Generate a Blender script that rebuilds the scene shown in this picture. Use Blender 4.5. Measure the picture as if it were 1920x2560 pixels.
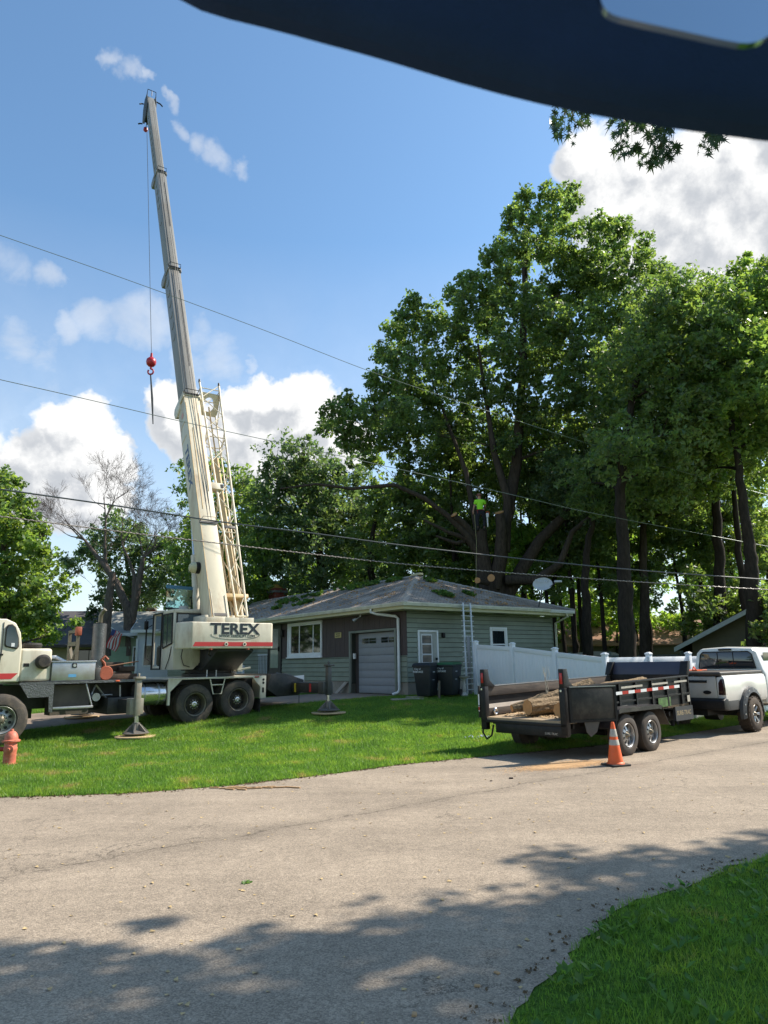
import bpy, bmesh, math, random
import numpy as np
from mathutils import Matrix, Vector
random.seed(7); RNG = np.random.default_rng(11)
for o in list(bpy.data.objects): bpy.data.objects.remove(o)
S = bpy.context.scene; COL = S.collection
R = math.radians
# ------------------------------------------------------------------ camera, sky, sun, exposure
FPX, PITCH, ROLL, EYE = 1740.0, R(12.2), R(-0.97), 1.8
cd = bpy.data.cameras.new('camera'); cam = bpy.data.objects.new('camera', cd); COL.objects.link(cam)
cd.sensor_fit = 'VERTICAL'; cd.sensor_height = 36; cd.sensor_width = 27
cd.lens = 36 * FPX / 2560; cd.clip_start = 0.05; cd.clip_end = 3000
CR = Matrix.Rotation(R(90) + PITCH, 3, 'X') @ Matrix.Rotation(ROLL, 3, 'Z')
cam.matrix_world = Matrix.Translation((0, 0, EYE)) @ CR.to_4x4()
cd.dof.use_dof = True; cd.dof.focus_distance = 20; cd.dof.aperture_fstop = 8.5
S.camera = cam
SUN_AZ, SUN_EL = R(70), R(44)          # azimuth from +Y towards +X
EXPOSURE = 0.72
S.view_settings.view_transform = 'Standard'; S.view_settings.look = 'None'
S.view_settings.exposure = EXPOSURE; S.view_settings.gamma = 1
S.view_settings.use_curve_mapping = False
S.render.engine = 'CYCLES'
S.cycles.use_denoising = True
S.cycles.max_bounces = 6; S.cycles.diffuse_bounces = 3; S.cycles.glossy_bounces = 3
S.cycles.transmission_bounces = 4; S.cycles.transparent_max_bounces = 8

def ray(px, py):
    d = CR @ Vector((px - 960, 1280 - py, -FPX)); return d / d.y
def at(px, py, Y):
    d = ray(px, py); return Vector((0, 0, EYE)) + d * Y

W = bpy.data.worlds.new('World'); S.world = W; W.use_nodes = True
def build_sky():
    nt = W.node_tree; nt.nodes.clear(); N = nt.nodes.new; L = nt.links.new
    out = N('ShaderNodeOutputWorld'); bg = N('ShaderNodeBackground'); L(bg.outputs[0], out.inputs[0])
    sky = N('ShaderNodeTexSky'); sky.sky_type = 'NISHITA'; sky.sun_disc = False
    sky.sun_elevation = SUN_EL; sky.sun_rotation = SUN_AZ; sky.altitude = 200
    sky.air_density = 1.0; sky.dust_density = 0.6; sky.ozone_density = 2.0
    bg.inputs['Strength'].default_value = 0.095
    tc = N('ShaderNodeTexCoord')
    def math_(op, a, b=None, clamp=False):
        n = N('ShaderNodeMath'); n.operation = op; n.use_clamp = clamp
        for i, v in enumerate((a, b)):
            if v is None: continue
            if isinstance(v, (int, float)): n.inputs[i].default_value = v
            else: L(v, n.inputs[i])
        return n.outputs[0]
    def noise(scale, detail, rough, vec, dist=0.0):
        n = N('ShaderNodeTexNoise'); n.inputs['Scale'].default_value = scale; n.inputs['Detail'].default_value = detail
        n.inputs['Roughness'].default_value = rough; n.inputs['Distortion'].default_value = dist; L(vec, n.inputs['Vector']); return n
    dirv = tc.outputs['Generated']
    def warp(vec, off):
        o = N('ShaderNodeVectorMath'); o.operation = 'ADD'; L(vec, o.inputs[0]); o.inputs[1].default_value = off
        wob = noise(7, 5, .6, o.outputs[0]); wob2 = noise(22, 5, .65, o.outputs[0])
        wv = N('ShaderNodeVectorMath'); wv.operation = 'MULTIPLY_ADD'; L(wob.outputs['Color'], wv.inputs[0]); wv.inputs[1].default_value = (.10,) * 3
        wb = N('ShaderNodeVectorMath'); wb.operation = 'SUBTRACT'; L(o.outputs[0], wb.inputs[0]); wb.inputs[1].default_value = (.067,) * 3
        L(wb.outputs[0], wv.inputs[2])
        w2 = N('ShaderNodeVectorMath'); w2.operation = 'MULTIPLY_ADD'; L(wob2.outputs['Color'], w2.inputs[0]); w2.inputs[1].default_value = (.034,) * 3; L(wv.outputs[0], w2.inputs[2])
        nv = N('ShaderNodeVectorMath'); nv.operation = 'NORMALIZE'; L(w2.outputs[0], nv.inputs[0]); return nv, o.outputs[0]
    def blobs(lst, nv):
        acc = None
        for (px, py, rad) in lst:
            d = ray(px, py).normalized(); r = rad / 1740.0
            vm = N('ShaderNodeVectorMath'); vm.operation = 'DOT_PRODUCT'; L(nv.outputs[0], vm.inputs[0]); vm.inputs[1].default_value = d
            mr = N('ShaderNodeMapRange'); L(vm.outputs['Value'], mr.inputs['Value'])
            mr.inputs['From Min'].default_value = math.cos(r * 1.55); mr.inputs['From Max'].default_value = math.cos(r * .1)
            acc = mr.outputs[0] if acc is None else math_('MAXIMUM', acc, mr.outputs[0])
        return acc
    CUM = [(165, 1075, 72), (215, 1060, 70), (255, 1115, 66), (120, 1140, 80), (200, 1140, 95), (250, 1180, 70), (110, 1200, 85), (180, 1240, 95), (60, 1230, 70), (250, 1250, 70),
                 (700, 975, 66), (745, 990, 80), (640, 985, 66), (590, 1010, 60), (800, 1045, 72), (735, 1060, 95), (650, 1080, 95), (560, 1100, 80), (440, 1010, 66), (470, 1080, 80), (850, 1120, 70), (760, 1150, 90), (640, 1170, 90),
                 (1480, 400, 70), (1530, 420, 85), (1600, 400, 80), (1500, 480, 75), (1570, 500, 110), (1660, 520, 120), (1540, 570, 90), (1760, 440, 110), (1850, 400, 90), (1900, 470, 130), (1760, 560, 130), (1680, 640, 120), (1850, 620, 140), (1590, 650, 90),
                 (1780, 700, 130), (2050, 520, 200), (2300, 700, 240), (2000, 300, 90), (-150, 1180, 140), (-330, 1240, 180)]
    def field(off):
        nv, v = warp(dirv, off); c = blobs([(x_, y_, r_ * .84) for x_, y_, r_ in CUM], nv); f = noise(17, 9, .66, v); return math_('ADD', math_('MULTIPLY', c, 1.3), math_('MULTIPLY', math_('SUBTRACT', f.outputs['Fac'], .5), .9))
    d1 = field((0, 0, 0)); d1b = field((.024, .006, .030))
    m1 = N('ShaderNodeMapRange'); m1.interpolation_type = 'SMOOTHSTEP'; L(d1, m1.inputs['Value']); m1.inputs['From Min'].default_value = .24; m1.inputs['From Max'].default_value = .80
    nv0 = warp(dirv, (0, 0, 0))[0]
    # thin wisps
    WIS = [(300, 165, 34), (345, 195, 40), (378, 215, 24), (428, 265, 26), (440, 330, 36), (490, 365, 50), (540, 385, 48), (590, 405, 30), (180, 815, 50), (250, 800, 62), (330, 800, 70), (390, 815, 60), (110, 880, 60), (40, 860, 70),
                 (90, 960, 100), (500, 830, 55), (545, 880, 70), (470, 900, 60), (620, 890, 22), (30, 680, 55), (120, 690, 40), (320, 1390, 90), (240, 1460, 100), (900, 1040, 60), (140, 1330, 70)]
    wis = blobs([(x_, y_, r_ * (.55 if y_ < 500 else .8)) for x_, y_, r_ in WIS], nv0)
    n2 = noise(9, 7, .6, dirv, .6)
    d2 = math_('MULTIPLY', wis, n2.outputs['Fac'])
    m2 = N('ShaderNodeMapRange'); m2.interpolation_type = 'SMOOTHSTEP'; L(d2, m2.inputs['Value']); m2.inputs['From Min'].default_value = .10; m2.inputs['From Max'].default_value = .62
    m2b = math_('MULTIPLY', m2.outputs[0], .48)
    # general scattered veil, stronger near the horizon
    sep = N('ShaderNodeSeparateXYZ'); L(dirv, sep.inputs[0])
    hz = N('ShaderNodeMapRange'); L(sep.outputs['Z'], hz.inputs['Value']); hz.inputs['From Min'].default_value = .55; hz.inputs['From Max'].default_value = .0
    n3 = noise(3.2, 6, .6, dirv, .4)
    veil = math_('MULTIPLY', math_('MULTIPLY', hz.outputs[0], n3.outputs['Fac']), 1.15, True)
    cover = math_('MAXIMUM', math_('MAXIMUM', m1.outputs[0], m2b), veil)
    # cloud tone: bright rims, grey bellies
    lit = N('ShaderNodeMapRange'); lit.interpolation_type = 'SMOOTHSTEP'; L(math_('SUBTRACT', d1b, d1), lit.inputs['Value']); lit.inputs['From Min'].default_value = -.30; lit.inputs['From Max'].default_value = .22
    core = N('ShaderNodeMapRange'); L(d1, core.inputs['Value']); core.inputs['From Min'].default_value = .35; core.inputs['From Max'].default_value = 1.1; core.inputs['To Min'].default_value = .35
    tm = math_('MULTIPLY', core.outputs[0], lit.outputs[0], True)
    cc = N('ShaderNodeMix'); cc.data_type = 'RGBA'; L(tm, cc.inputs['Factor'])
    cc.inputs['A'].default_value = (6.9, 6.9, 6.85, 1); cc.inputs['B'].default_value = (3.9, 4.1, 4.4, 1)
    # sky tint towards the camera's colour rendering
    tint = N('ShaderNodeMix'); tint.data_type = 'RGBA'; tint.blend_type = 'MULTIPLY'; tint.inputs['Factor'].default_value = 1
    L(sky.outputs[0], tint.inputs['A']); tint.inputs['B'].default_value = (1.20, 1.44, 1.46, 1)
    mx = N('ShaderNodeMix'); mx.data_type = 'RGBA'; L(cover, mx.inputs['Factor']); L(tint.outputs['Result'], mx.inputs['A']); L(cc.outputs['Result'], mx.inputs['B'])
    L(mx.outputs['Result'], bg.inputs['Color'])
build_sky()
sd = bpy.data.lights.new('sun', 'SUN'); sd.energy = 5.0; sd.angle = R(.53); sd.color = (1, .92, .80)
sun = bpy.data.objects.new('sun', sd); COL.objects.link(sun)
sdir = Vector((math.sin(SUN_AZ) * math.cos(SUN_EL), math.cos(SUN_AZ) * math.cos(SUN_EL), math.sin(SUN_EL)))
sun.rotation_euler = sdir.to_track_quat('Z', 'Y').to_euler(); sun.location = (30, 20, 40)

# ------------------------------------------------------------------ materials
def mat(name, rgb, rough=.6, metal=0.0, var=.12, scale=2.5, bump=0.0, bscale=60, dirt=None, damt=.45, dscale=1.5, spec=.5, stretch=None, coat=0.0):
    m = bpy.data.materials.new(name); m.use_nodes = True; nt = m.node_tree; N = nt.nodes.new; L = nt.links.new
    b = nt.nodes['Principled BSDF']; b.inputs['Roughness'].default_value = rough; b.inputs['Metallic'].default_value = metal
    b.inputs['Specular IOR Level'].default_value = spec; b.inputs['Coat Weight'].default_value = coat
    tc = N('ShaderNodeTexCoord'); vec = tc.outputs['Object']
    if stretch:
        mp = N('ShaderNodeMapping'); mp.inputs['Scale'].default_value = stretch; L(vec, mp.inputs[0]); vec = mp.outputs[0]
    n = N('ShaderNodeTexNoise'); n.inputs['Scale'].default_value = scale; n.inputs['Detail'].default_value = 6; n.inputs['Roughness'].default_value = .65; L(vec, n.inputs['Vector'])
    r = N('ShaderNodeMapRange'); L(n.outputs['Fac'], r.inputs['Value']); r.inputs['From Min'].default_value = .3; r.inputs['From Max'].default_value = .7
    r.inputs['To Min'].default_value = 1 - var; r.inputs['To Max'].default_value = 1 + var
    mul = N('ShaderNodeVectorMath'); mul.operation = 'SCALE'; mul.inputs[0].default_value = rgb; L(r.outputs[0], mul.inputs['Scale'])
    colr = mul.outputs[0]
    if dirt:
        n2 = N('ShaderNodeTexNoise'); n2.inputs['Scale'].default_value = dscale; n2.inputs['Detail'].default_value = 8; n2.inputs['Roughness'].default_value = .7; L(vec, n2.inputs['Vector'])
        r2 = N('ShaderNodeMapRange'); L(n2.outputs['Fac'], r2.inputs['Value']); r2.inputs['From Min'].default_value = .47; r2.inputs['From Max'].default_value = .72; r2.inputs['To Max'].default_value = damt
        mx = N('ShaderNodeMix'); mx.data_type = 'RGBA'; L(r2.outputs[0], mx.inputs['Factor']); L(colr, mx.inputs['A']); mx.inputs['B'].default_value = (*dirt, 1)
        colr = mx.outputs['Result']
    L(colr, b.inputs['Base Color'])
    if bump:
        n3 = N('ShaderNodeTexNoise'); n3.inputs['Scale'].default_value = bscale; n3.inputs['Detail'].default_value = 4; L(vec, n3.inputs['Vector'])
        bp = N('ShaderNodeBump'); bp.inputs['Strength'].default_value = bump; bp.inputs['Distance'].default_value = .02; L(n3.outputs['Fac'], bp.inputs['Height']); L(bp.outputs[0], b.inputs['Normal'])
    return m
def leaf_mat(name, rgb, trans, rough=.45, var=.35, scale=.9):
    m = bpy.data.materials.new(name); m.use_nodes = True; nt = m.node_tree; N = nt.nodes.new; L = nt.links.new
    b = nt.nodes['Principled BSDF']; b.inputs['Roughness'].default_value = rough; b.inputs['Specular IOR Level'].default_value = .45
    t = N('ShaderNodeBsdfTranslucent'); mix = N('ShaderNodeMixShader'); mix.inputs[0].default_value = .46
    tc = N('ShaderNodeTexCoord'); n = N('ShaderNodeTexNoise'); n.inputs['Scale'].default_value = scale; n.inputs['Detail'].default_value = 2
    n2 = N('ShaderNodeTexNoise'); n2.inputs['Scale'].default_value = 9; n2.inputs['Detail'].default_value = 1
    L(tc.outputs['Object'], n.inputs['Vector']); L(tc.outputs['Object'], n2.inputs['Vector'])
    ad = N('ShaderNodeMath'); ad.operation = 'ADD'; L(n.outputs['Fac'], ad.inputs[0]); L(n2.outputs['Fac'], ad.inputs[1])
    r = N('ShaderNodeMapRange'); L(ad.outputs[0], r.inputs['Value']); r.inputs['From Min'].default_value = .7; r.inputs['From Max'].default_value = 1.3
    r.inputs['To Min'].default_value = 1 - var; r.inputs['To Max'].default_value = 1 + var
    n3 = N('ShaderNodeTexNoise'); n3.inputs['Scale'].default_value = 2.7; n3.inputs['Detail'].default_value = 4; n3.inputs['Roughness'].default_value = .7; L(tc.outputs['Object'], n3.inputs['Vector'])
    r3 = N('ShaderNodeMapRange'); L(n3.outputs['Fac'], r3.inputs['Value']); r3.inputs['From Min'].default_value = .38; r3.inputs['From Max'].default_value = .64
    for col, tgt in ((rgb, b.inputs['Base Color']), (trans, t.inputs['Color'])):
        hx = N('ShaderNodeMix'); hx.data_type = 'RGBA'; L(r3.outputs[0], hx.inputs['Factor']); hx.inputs['A'].default_value = (col[0] * .82, col[1] * .92, col[2] * 1.15, 1); hx.inputs['B'].default_value = (col[0] * 1.32, col[1] * 1.10, col[2] * .70, 1)
        v = N('ShaderNodeVectorMath'); v.operation = 'SCALE'; L(hx.outputs['Result'], v.inputs[0]); L(r.outputs[0], v.inputs['Scale']); L(v.outputs[0], tgt)
    L(b.outputs[0], mix.inputs[1]); L(t.outputs[0], mix.inputs[2]); L(mix.outputs[0], nt.nodes['Material Output'].inputs[0])
    return m
def glass_mat(name, rgb, rough=.06, alpha=None):
    m = mat(name, rgb, rough, 0, .3, 1.5, spec=.9)
    return m
def clear_glass(name, rgb, gloss=.12):
    m = bpy.data.materials.new(name); m.use_nodes = True; nt = m.node_tree; nt.nodes.clear(); N = nt.nodes.new; L = nt.links.new
    o = N('ShaderNodeOutputMaterial'); t = N('ShaderNodeBsdfTransparent'); t.inputs[0].default_value = (*rgb, 1)
    g = N('ShaderNodeBsdfGlossy'); g.inputs['Roughness'].default_value = .03; g.inputs[0].default_value = (.9, 1, 1, 1)
    mx = N('ShaderNodeMixShader'); mx.inputs[0].default_value = gloss; L(t.outputs[0], mx.inputs[1]); L(g.outputs[0], mx.inputs[2]); L(mx.outputs[0], o.inputs[0])
    return m
M_CREAM = mat('cream_paint', (.62, .575, .46), .45, var=.10, dirt=(.26, .16, .08), damt=.55, dscale=2.6, stretch=(1, 1, .35))
M_CREAM2 = mat('cream_boom_paint', (.64, .575, .43), .5, var=.10, scale=1.2, dirt=(.30, .16, .07), damt=.6, dscale=2.2, stretch=(1, 1, .22))
M_GREYB = mat('grey_boom_paint', (.20, .195, .18), .5, var=.14, scale=1.5, dirt=(.15, .12, .09), damt=.5, dscale=1.6, stretch=(1, 1, .2))
M_RUSTC = mat('rusty_cream', (.58, .42, .20), .55, var=.15, dirt=(.30, .12, .04), damt=.8, dscale=2.5)
M_RED = mat('red_stripe_paint', (.48, .035, .035), .45, var=.06)
M_BLUE = mat('blue_lettering', (.035, .07, .17), .5)
M_BLACKT = mat('black_lettering', (.012, .02, .03), .5)
M_BLACK = mat('black_paint', (.008, .008, .009), .5, var=.3, scale=4, dirt=(.045, .038, .03), damt=.45, dscale=5, spec=.3)
M_BLACKR = mat('black_rubber', (.022, .020, .019), .8, var=.2, dirt=(.16, .125, .09), damt=.5, dscale=4, bump=.3, bscale=60)
M_TYRE = mat('dusty_tyre', (.055, .047, .040), .85, var=.25, dirt=(.19, .145, .10), damt=.7, dscale=3.5, bump=.4, bscale=50)
M_STEEL = mat('dark_steel', (.07, .07, .068), .5, .3, var=.25, dirt=(.16, .11, .07), damt=.4, dscale=4)
M_CHASSIS = mat('chassis_grey', (.030, .030, .030), .55, .2, var=.3, dirt=(.10, .085, .07), damt=.5, dscale=4)
M_RIMG = mat('worn_rim_metal', (.20, .175, .13), .42, .5, var=.3, scale=6, dirt=(.07, .05, .035), damt=.7, dscale=6)
M_CHROME = mat('bright_metal', (.55, .55, .56), .22, .9, var=.1)
M_ALU = mat('aluminium', (.42, .43, .44), .36, .75, var=.12, scale=5, dirt=(.30, .22, .13), damt=.45, dscale=3)
M_TREAD = mat('chequer_plate', (.15, .15, .15), .38, .7, var=.2, scale=9, bump=.7, bscale=38)
M_GLASSD = glass_mat('dark_glass', (.012, .018, .022))
M_GLASSB = glass_mat('blue_dark_glass', (.03, .05, .065), .08)
M_TEAL = clear_glass('teal_glass', (.72, .95, .93), .30)
M_CLEAR = clear_glass('clear_glass', (.62, .72, .72), .10)
M_WHITE = mat('white_paint', (.72, .73, .74), .5, var=.05, dirt=(.45, .43, .38), damt=.3, dscale=2)
M_TRUCKW = mat('white_vehicle_paint', (.72, .71, .67), .28, var=.03, dirt=(.42, .37, .30), damt=.35, dscale=1.4, coat=.5)
M_VINYL = mat('white_vinyl', (.76, .77, .79), .42, var=.03, scale=.7)
M_SIDING = mat('green_siding', (.205, .235, .185), .65, var=.13, scale=1.2, dirt=(.20, .22, .15), damt=.35, dscale=.9)
M_SIDING2 = mat('green_siding_weathered', (.185, .212, .166), .65, var=.16, scale=2.0, dirt=(.19, .21, .15), damt=.4, dscale=1.6)
M_BROWN = mat('brown_panelling', (.068, .048, .046), .7, var=.16, scale=3, stretch=(4, 4, .6))
M_SOFFIT = mat('cream_soffit', (.50, .47, .30), .6, var=.06)
M_GUTTER = mat('cream_gutter', (.62, .60, .50), .5, var=.1, dirt=(.25, .22, .17), damt=.5, dscale=3)
M_BRICKT = mat('foundation_block', (.27, .24, .20), .9, var=.2, bump=.3, bscale=30, dirt=(.12, .10, .08))
M_GDOOR = mat('grey_garage_door', (.25, .26, .285), .5, var=.06, scale=1.5, dirt=(.12, .12, .13), damt=.4)
M_GRAYT = mat('grey_trim', (.18, .20, .17), .6, var=.1)
M_CHIM = mat('red_brick', (.26, .065, .045), .85, var=.25, scale=9, bump=.4, bscale=30)
M_CONC = mat('concrete', (.36, .31, .26), .9, var=.15, dirt=(.22, .14, .09), damt=.5, bump=.2)
M_WOODP = mat('plywood', (.50, .35, .19), .75, var=.15, scale=6)
M_WOODK = mat('oily_timber', (.05, .032, .022), .8, var=.4, scale=5, dirt=(.15, .08, .04), bump=.4, bscale=20)
M_DECKW = mat('worn_steel_floor', (.36, .27, .17), .7, var=.25, scale=5, dirt=(.13, .08, .05), damt=.6, dscale=5)
M_CUT = mat('fresh_cut_wood', (.52, .26, .10), .75, var=.15, scale=9)
M_ORANGE = mat('orange_plastic', (.80, .12, .02), .5, var=.08, dirt=(.35, .10, .04), damt=.3, dscale=8)
M_REFL = mat('reflective_band', (.42, .39, .33), .5, var=.2, scale=20)
M_HYD = mat('faded_red_hydrant', (.50, .13, .08), .6, var=.2, scale=9, dirt=(.62, .32, .2), damt=.5, dscale=12)
M_REDL = mat('red_lens', (.40, .02, .02), .25, var=.1)
M_ORGH = mat('orange_red_steel', (.36, .085, .04), .6, var=.25, dirt=(.12, .05, .03), damt=.6, dscale=6)
M_BALL = mat('red_ball_paint', (.42, .02, .03), .35, var=.1)
M_BIN = mat('dark_bin_plastic', (.012, .016, .020), .5, var=.2)
M_BINL = mat('green_bin_lid', (.02, .10, .035), .4, var=.15)
M_SKIN = mat('skin', (.42, .22, .14), .55)
M_HIVIS = mat('lime_shirt', (.35, .85, .03), .75, var=.06)
M_CLOTHK = mat('dark_trousers', (.015, .016, .022), .9)
M_NAVY = mat('navy_headliner', (.012, .030, .085), .9, var=.08, scale=20, bump=.2, bscale=400, spec=.2)
M_STONE = mat('pale_stone', (.48, .46, .42), .8, var=.1)
M_ORG2 = mat('orange_roof', (.26, .14, .085), .9, var=.15)

def bark_mat(name, rgb, sc=(5, 5, 1.2)):
    m = mat(name, rgb, .95, var=.4, scale=2.0, stretch=sc, bump=1.0, bscale=3.5, dirt=tuple(c * .35 for c in rgb), damt=.8, dscale=2.5, spec=.2)
    return m
M_BARK = bark_mat('grey_brown_bark', (.062, .048, .037))
M_BARKD = bark_mat('dark_bark', (.036, .028, .022))
M_BARKG = bark_mat('pale_dead_bark', (.155, .12, .10))
M_BARKL = bark_mat('log_bark', (.26, .185, .11), (9, 9, 9))
M_LEAF = leaf_mat('oak_leaf', (.092, .135, .062), (.30, .47, .085))
M_LEAF2 = leaf_mat('bright_maple_leaf', (.095, .155, .048), (.34, .53, .08))
M_LEAF3 = leaf_mat('blue_green_leaf', (.080, .122, .068), (.21, .34, .09))
M_LEAF4 = leaf_mat('dark_leaf', (.09, .132, .058), (.30, .46, .08))
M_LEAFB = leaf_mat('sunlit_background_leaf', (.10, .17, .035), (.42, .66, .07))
M_LEAFF = leaf_mat('fallen_leaf_green', (.09, .17, .03), (.16, .30, .04))
def grass_mat():
    m = bpy.data.materials.new('grass_blade'); m.use_nodes = True; nt = m.node_tree; N = nt.nodes.new; L = nt.links.new
    b = nt.nodes['Principled BSDF']; b.inputs['Roughness'].default_value = .48; b.inputs['Specular IOR Level'].default_value = .4
    t = N('ShaderNodeBsdfTranslucent'); mix = N('ShaderNodeMixShader'); mix.inputs[0].default_value = .42
    tc = N('ShaderNodeTexCoord'); n = N('ShaderNodeTexNoise'); n.inputs['Scale'].default_value = 1.15; n.inputs['Detail'].default_value = 7; n.inputs['Roughness'].default_value = .62; L(tc.outputs['Object'], n.inputs['Vector'])
    cr = N('ShaderNodeValToRGB'); L(n.outputs['Fac'], cr.inputs[0]); e = cr.color_ramp.elements
    e[0].position = .30; e[0].color = (.062, .135, .022, 1); e[1].position = .50; e[1].color = (.102, .188, .028, 1)
    for p_, c_ in ((.60, (.150, .225, .03, 1)), (.66, (.24, .20, .08, 1))): x = cr.color_ramp.elements.new(p_); x.color = c_
    n2 = N('ShaderNodeTexNoise'); n2.inputs['Scale'].default_value = 22; n2.inputs['Detail'].default_value = 3; L(tc.outputs['Object'], n2.inputs['Vector'])
    r = N('ShaderNodeMapRange'); L(n2.outputs['Fac'], r.inputs['Value']); r.inputs['From Min'].default_value = .3; r.inputs['From Max'].default_value = .7; r.inputs['To Min'].default_value = .6; r.inputs['To Max'].default_value = 1.45
    v = N('ShaderNodeVectorMath'); v.operation = 'SCALE'; L(cr.outputs[0], v.inputs[0]); L(r.outputs[0], v.inputs['Scale']); L(v.outputs[0], b.inputs['Base Color'])
    w = N('ShaderNodeVectorMath'); w.operation = 'MULTIPLY'; L(v.outputs[0], w.inputs[0]); w.inputs[1].default_value = (3.0, 2.9, 2.2); L(w.outputs[0], t.inputs['Color'])
    L(b.outputs[0], mix.inputs[1]); L(t.outputs[0], mix.inputs[2]); L(mix.outputs[0], nt.nodes['Material Output'].inputs[0]); return m
M_GRASSB = grass_mat()
M_DRYL = mat('dry_leaf', (.45, .27, .12), .8, var=.3, scale=15)

# ------------------------------------------------------------------ mesh tools
class MB:
    def __init__(s, M=None): s.v = []; s.f = []; s.M = M
    def add(s, vs, fs):
        n = len(s.v)
        s.v += [(s.M @ Vector(v)) if s.M else Vector(v) for v in vs]
        s.f += [tuple(i + n for i in f) for f in fs]; return s
    def box(s, x0, x1, y0, y1, z0, z1):
        return s.add([(x0, y0, z0), (x1, y0, z0), (x1, y1, z0), (x0, y1, z0), (x0, y0, z1), (x1, y0, z1), (x1, y1, z1), (x0, y1, z1)],
                     [(0, 3, 2, 1), (4, 5, 6, 7), (0, 1, 5, 4), (1, 2, 6, 5), (2, 3, 7, 6), (3, 0, 4, 7)])
    def hexa(s, b, t):
        return s.add(list(b) + list(t), [(0, 3, 2, 1), (4, 5, 6, 7), (0, 1, 5, 4), (1, 2, 6, 5), (2, 3, 7, 6), (3, 0, 4, 7)])
    def prism(s, poly, axis, a, b):
        # poly: 2D points in the two remaining axes (order x,y,z without axis), counter-clockwise any
        def P(p, t):
            return {'x': (t, p[0], p[1]), 'y': (p[0], t, p[1]), 'z': (p[0], p[1], t)}[axis]
        n = len(poly)
        return s.add([P(p, a) for p in poly] + [P(p, b) for p in poly],
                     [tuple(range(n))[::-1], tuple(range(n, 2 * n))] + [(i, (i + 1) % n, n + (i + 1) % n, n + i) for i in range(n)])
    def tube(s, pts, r, n=8, cap=True):
        pts = [Vector(p) for p in pts]; m = len(pts)
        rs = r if isinstance(r, (list, tuple)) else [r] * m
        vs = []; up = None
        for i, p in enumerate(pts):
            d = (pts[min(i + 1, m - 1)] - pts[max(i - 1, 0)])
            d = d.normalized() if d.length > 1e-9 else Vector((0, 0, 1))
            if up is None:
                up = Vector((0, 0, 1)) if abs(d.z) < .9 else Vector((1, 0, 0))
            a = d.cross(up)
            if a.length < 1e-6: a = d.cross(Vector((1, 0, 0)))
            a.normalize(); b = a.cross(d).normalized(); up = b
            vs += [p + (a * math.cos(2 * math.pi * k / n) + b * math.sin(2 * math.pi * k / n)) * rs[i] for k in range(n)]
        fs = [(i * n + k, i * n + (k + 1) % n, (i + 1) * n + (k + 1) % n, (i + 1) * n + k) for i in range(m - 1) for k in range(n)]
        if cap: fs += [tuple(range(n))[::-1], tuple(range((m - 1) * n, m * n))]
        return s.add(vs, fs)
    def cyl(s, c, axis, r, h0, h1, n=20, r2=None):
        ax = {'x': Vector((1, 0, 0)), 'y': Vector((0, 1, 0)), 'z': Vector((0, 0, 1))}[axis]; c = Vector(c)
        return s.tube([c + ax * h0, c + ax * h1], [r, r if r2 is None else r2], n)
    def lathe(s, prof, c, axis='z', n=24):
        # prof: (radius, height) list
        c = Vector(c); vs = []
        for (r, h) in prof:
            for k in range(n):
                a = 2 * math.pi * k / n; u, w = r * math.cos(a), r * math.sin(a)
                vs.append(c + Vector({'z': (u, w, h), 'y': (u, h, w), 'x': (h, u, w)}[axis]))
        m = len(prof)
        fs = [(i * n + k, i * n + (k + 1) % n, (i + 1) * n + (k + 1) % n, (i + 1) * n + k) for i in range(m - 1) for k in range(n)]
        fs += [tuple(range(n))[::-1], tuple(range((m - 1) * n, m * n))]
        return s.add(vs, fs)
    def quad(s, a, b, c, d): return s.add([a, b, c, d], [(0, 1, 2, 3)])
    def grid(s, fn, nu, nv):
        vs = [fn(i / nu, j / nv) for j in range(nv + 1) for i in range(nu + 1)]
        return s.add(vs, [(j * (nu + 1) + i, j * (nu + 1) + i + 1, (j + 1) * (nu + 1) + i + 1, (j + 1) * (nu + 1) + i) for j in range(nv) for i in range(nu)])
    def build(s, name, m, parent=None, smooth=False, bevel=0, seg=2, **tags):
        me = bpy.data.meshes.new(name); me.from_pydata([tuple(v) for v in s.v], [], s.f)
        bm = bmesh.new(); bm.from_mesh(me)
        bmesh.ops.recalc_face_normals(bm, faces=bm.faces)
        if bevel:
            ed = [e for e in bm.edges if len(e.link_faces) == 2 and e.calc_face_angle(0) > .6]
            bmesh.ops.bevel(bm, geom=ed, offset=bevel, segments=seg, affect='EDGES', profile=.5, clamp_overlap=True)
        bm.to_mesh(me); bm.free()
        return obj(name, me, m, parent, smooth or bevel > 0, **tags)
def obj(name, me, m, parent=None, smooth=False, **tags):
    if smooth:
        me.polygons.foreach_set('use_smooth', [True] * len(me.polygons))
        try: me.set_sharp_from_angle(angle=R(38))
        except Exception: pass
    if m is not None and not me.materials: me.materials.append(m)
    o = bpy.data.objects.new(name, me); COL.objects.link(o)
    if parent is not None: o.parent = parent
    for k, v in tags.items(): o[k] = v
    return o
def thing(name, label, cat, M=None, group=None):
    o = bpy.data.objects.new(name, None); COL.objects.link(o); o.empty_display_size = .2
    if M is not None: o.matrix_world = M
    o['label'] = label; o['category'] = cat
    if group: o['group'] = group
    return o
def dup(root, M, label, group=None):
    r = root.copy(); COL.objects.link(r); r.matrix_world = M; r['label'] = label
    if group: r['group'] = group
    for ch in list(root.children):
        c = ch.copy(); COL.objects.link(c); c.parent = r
        for g in list(ch.children):
            d = g.copy(); COL.objects.link(d); d.parent = c
    return r
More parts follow.
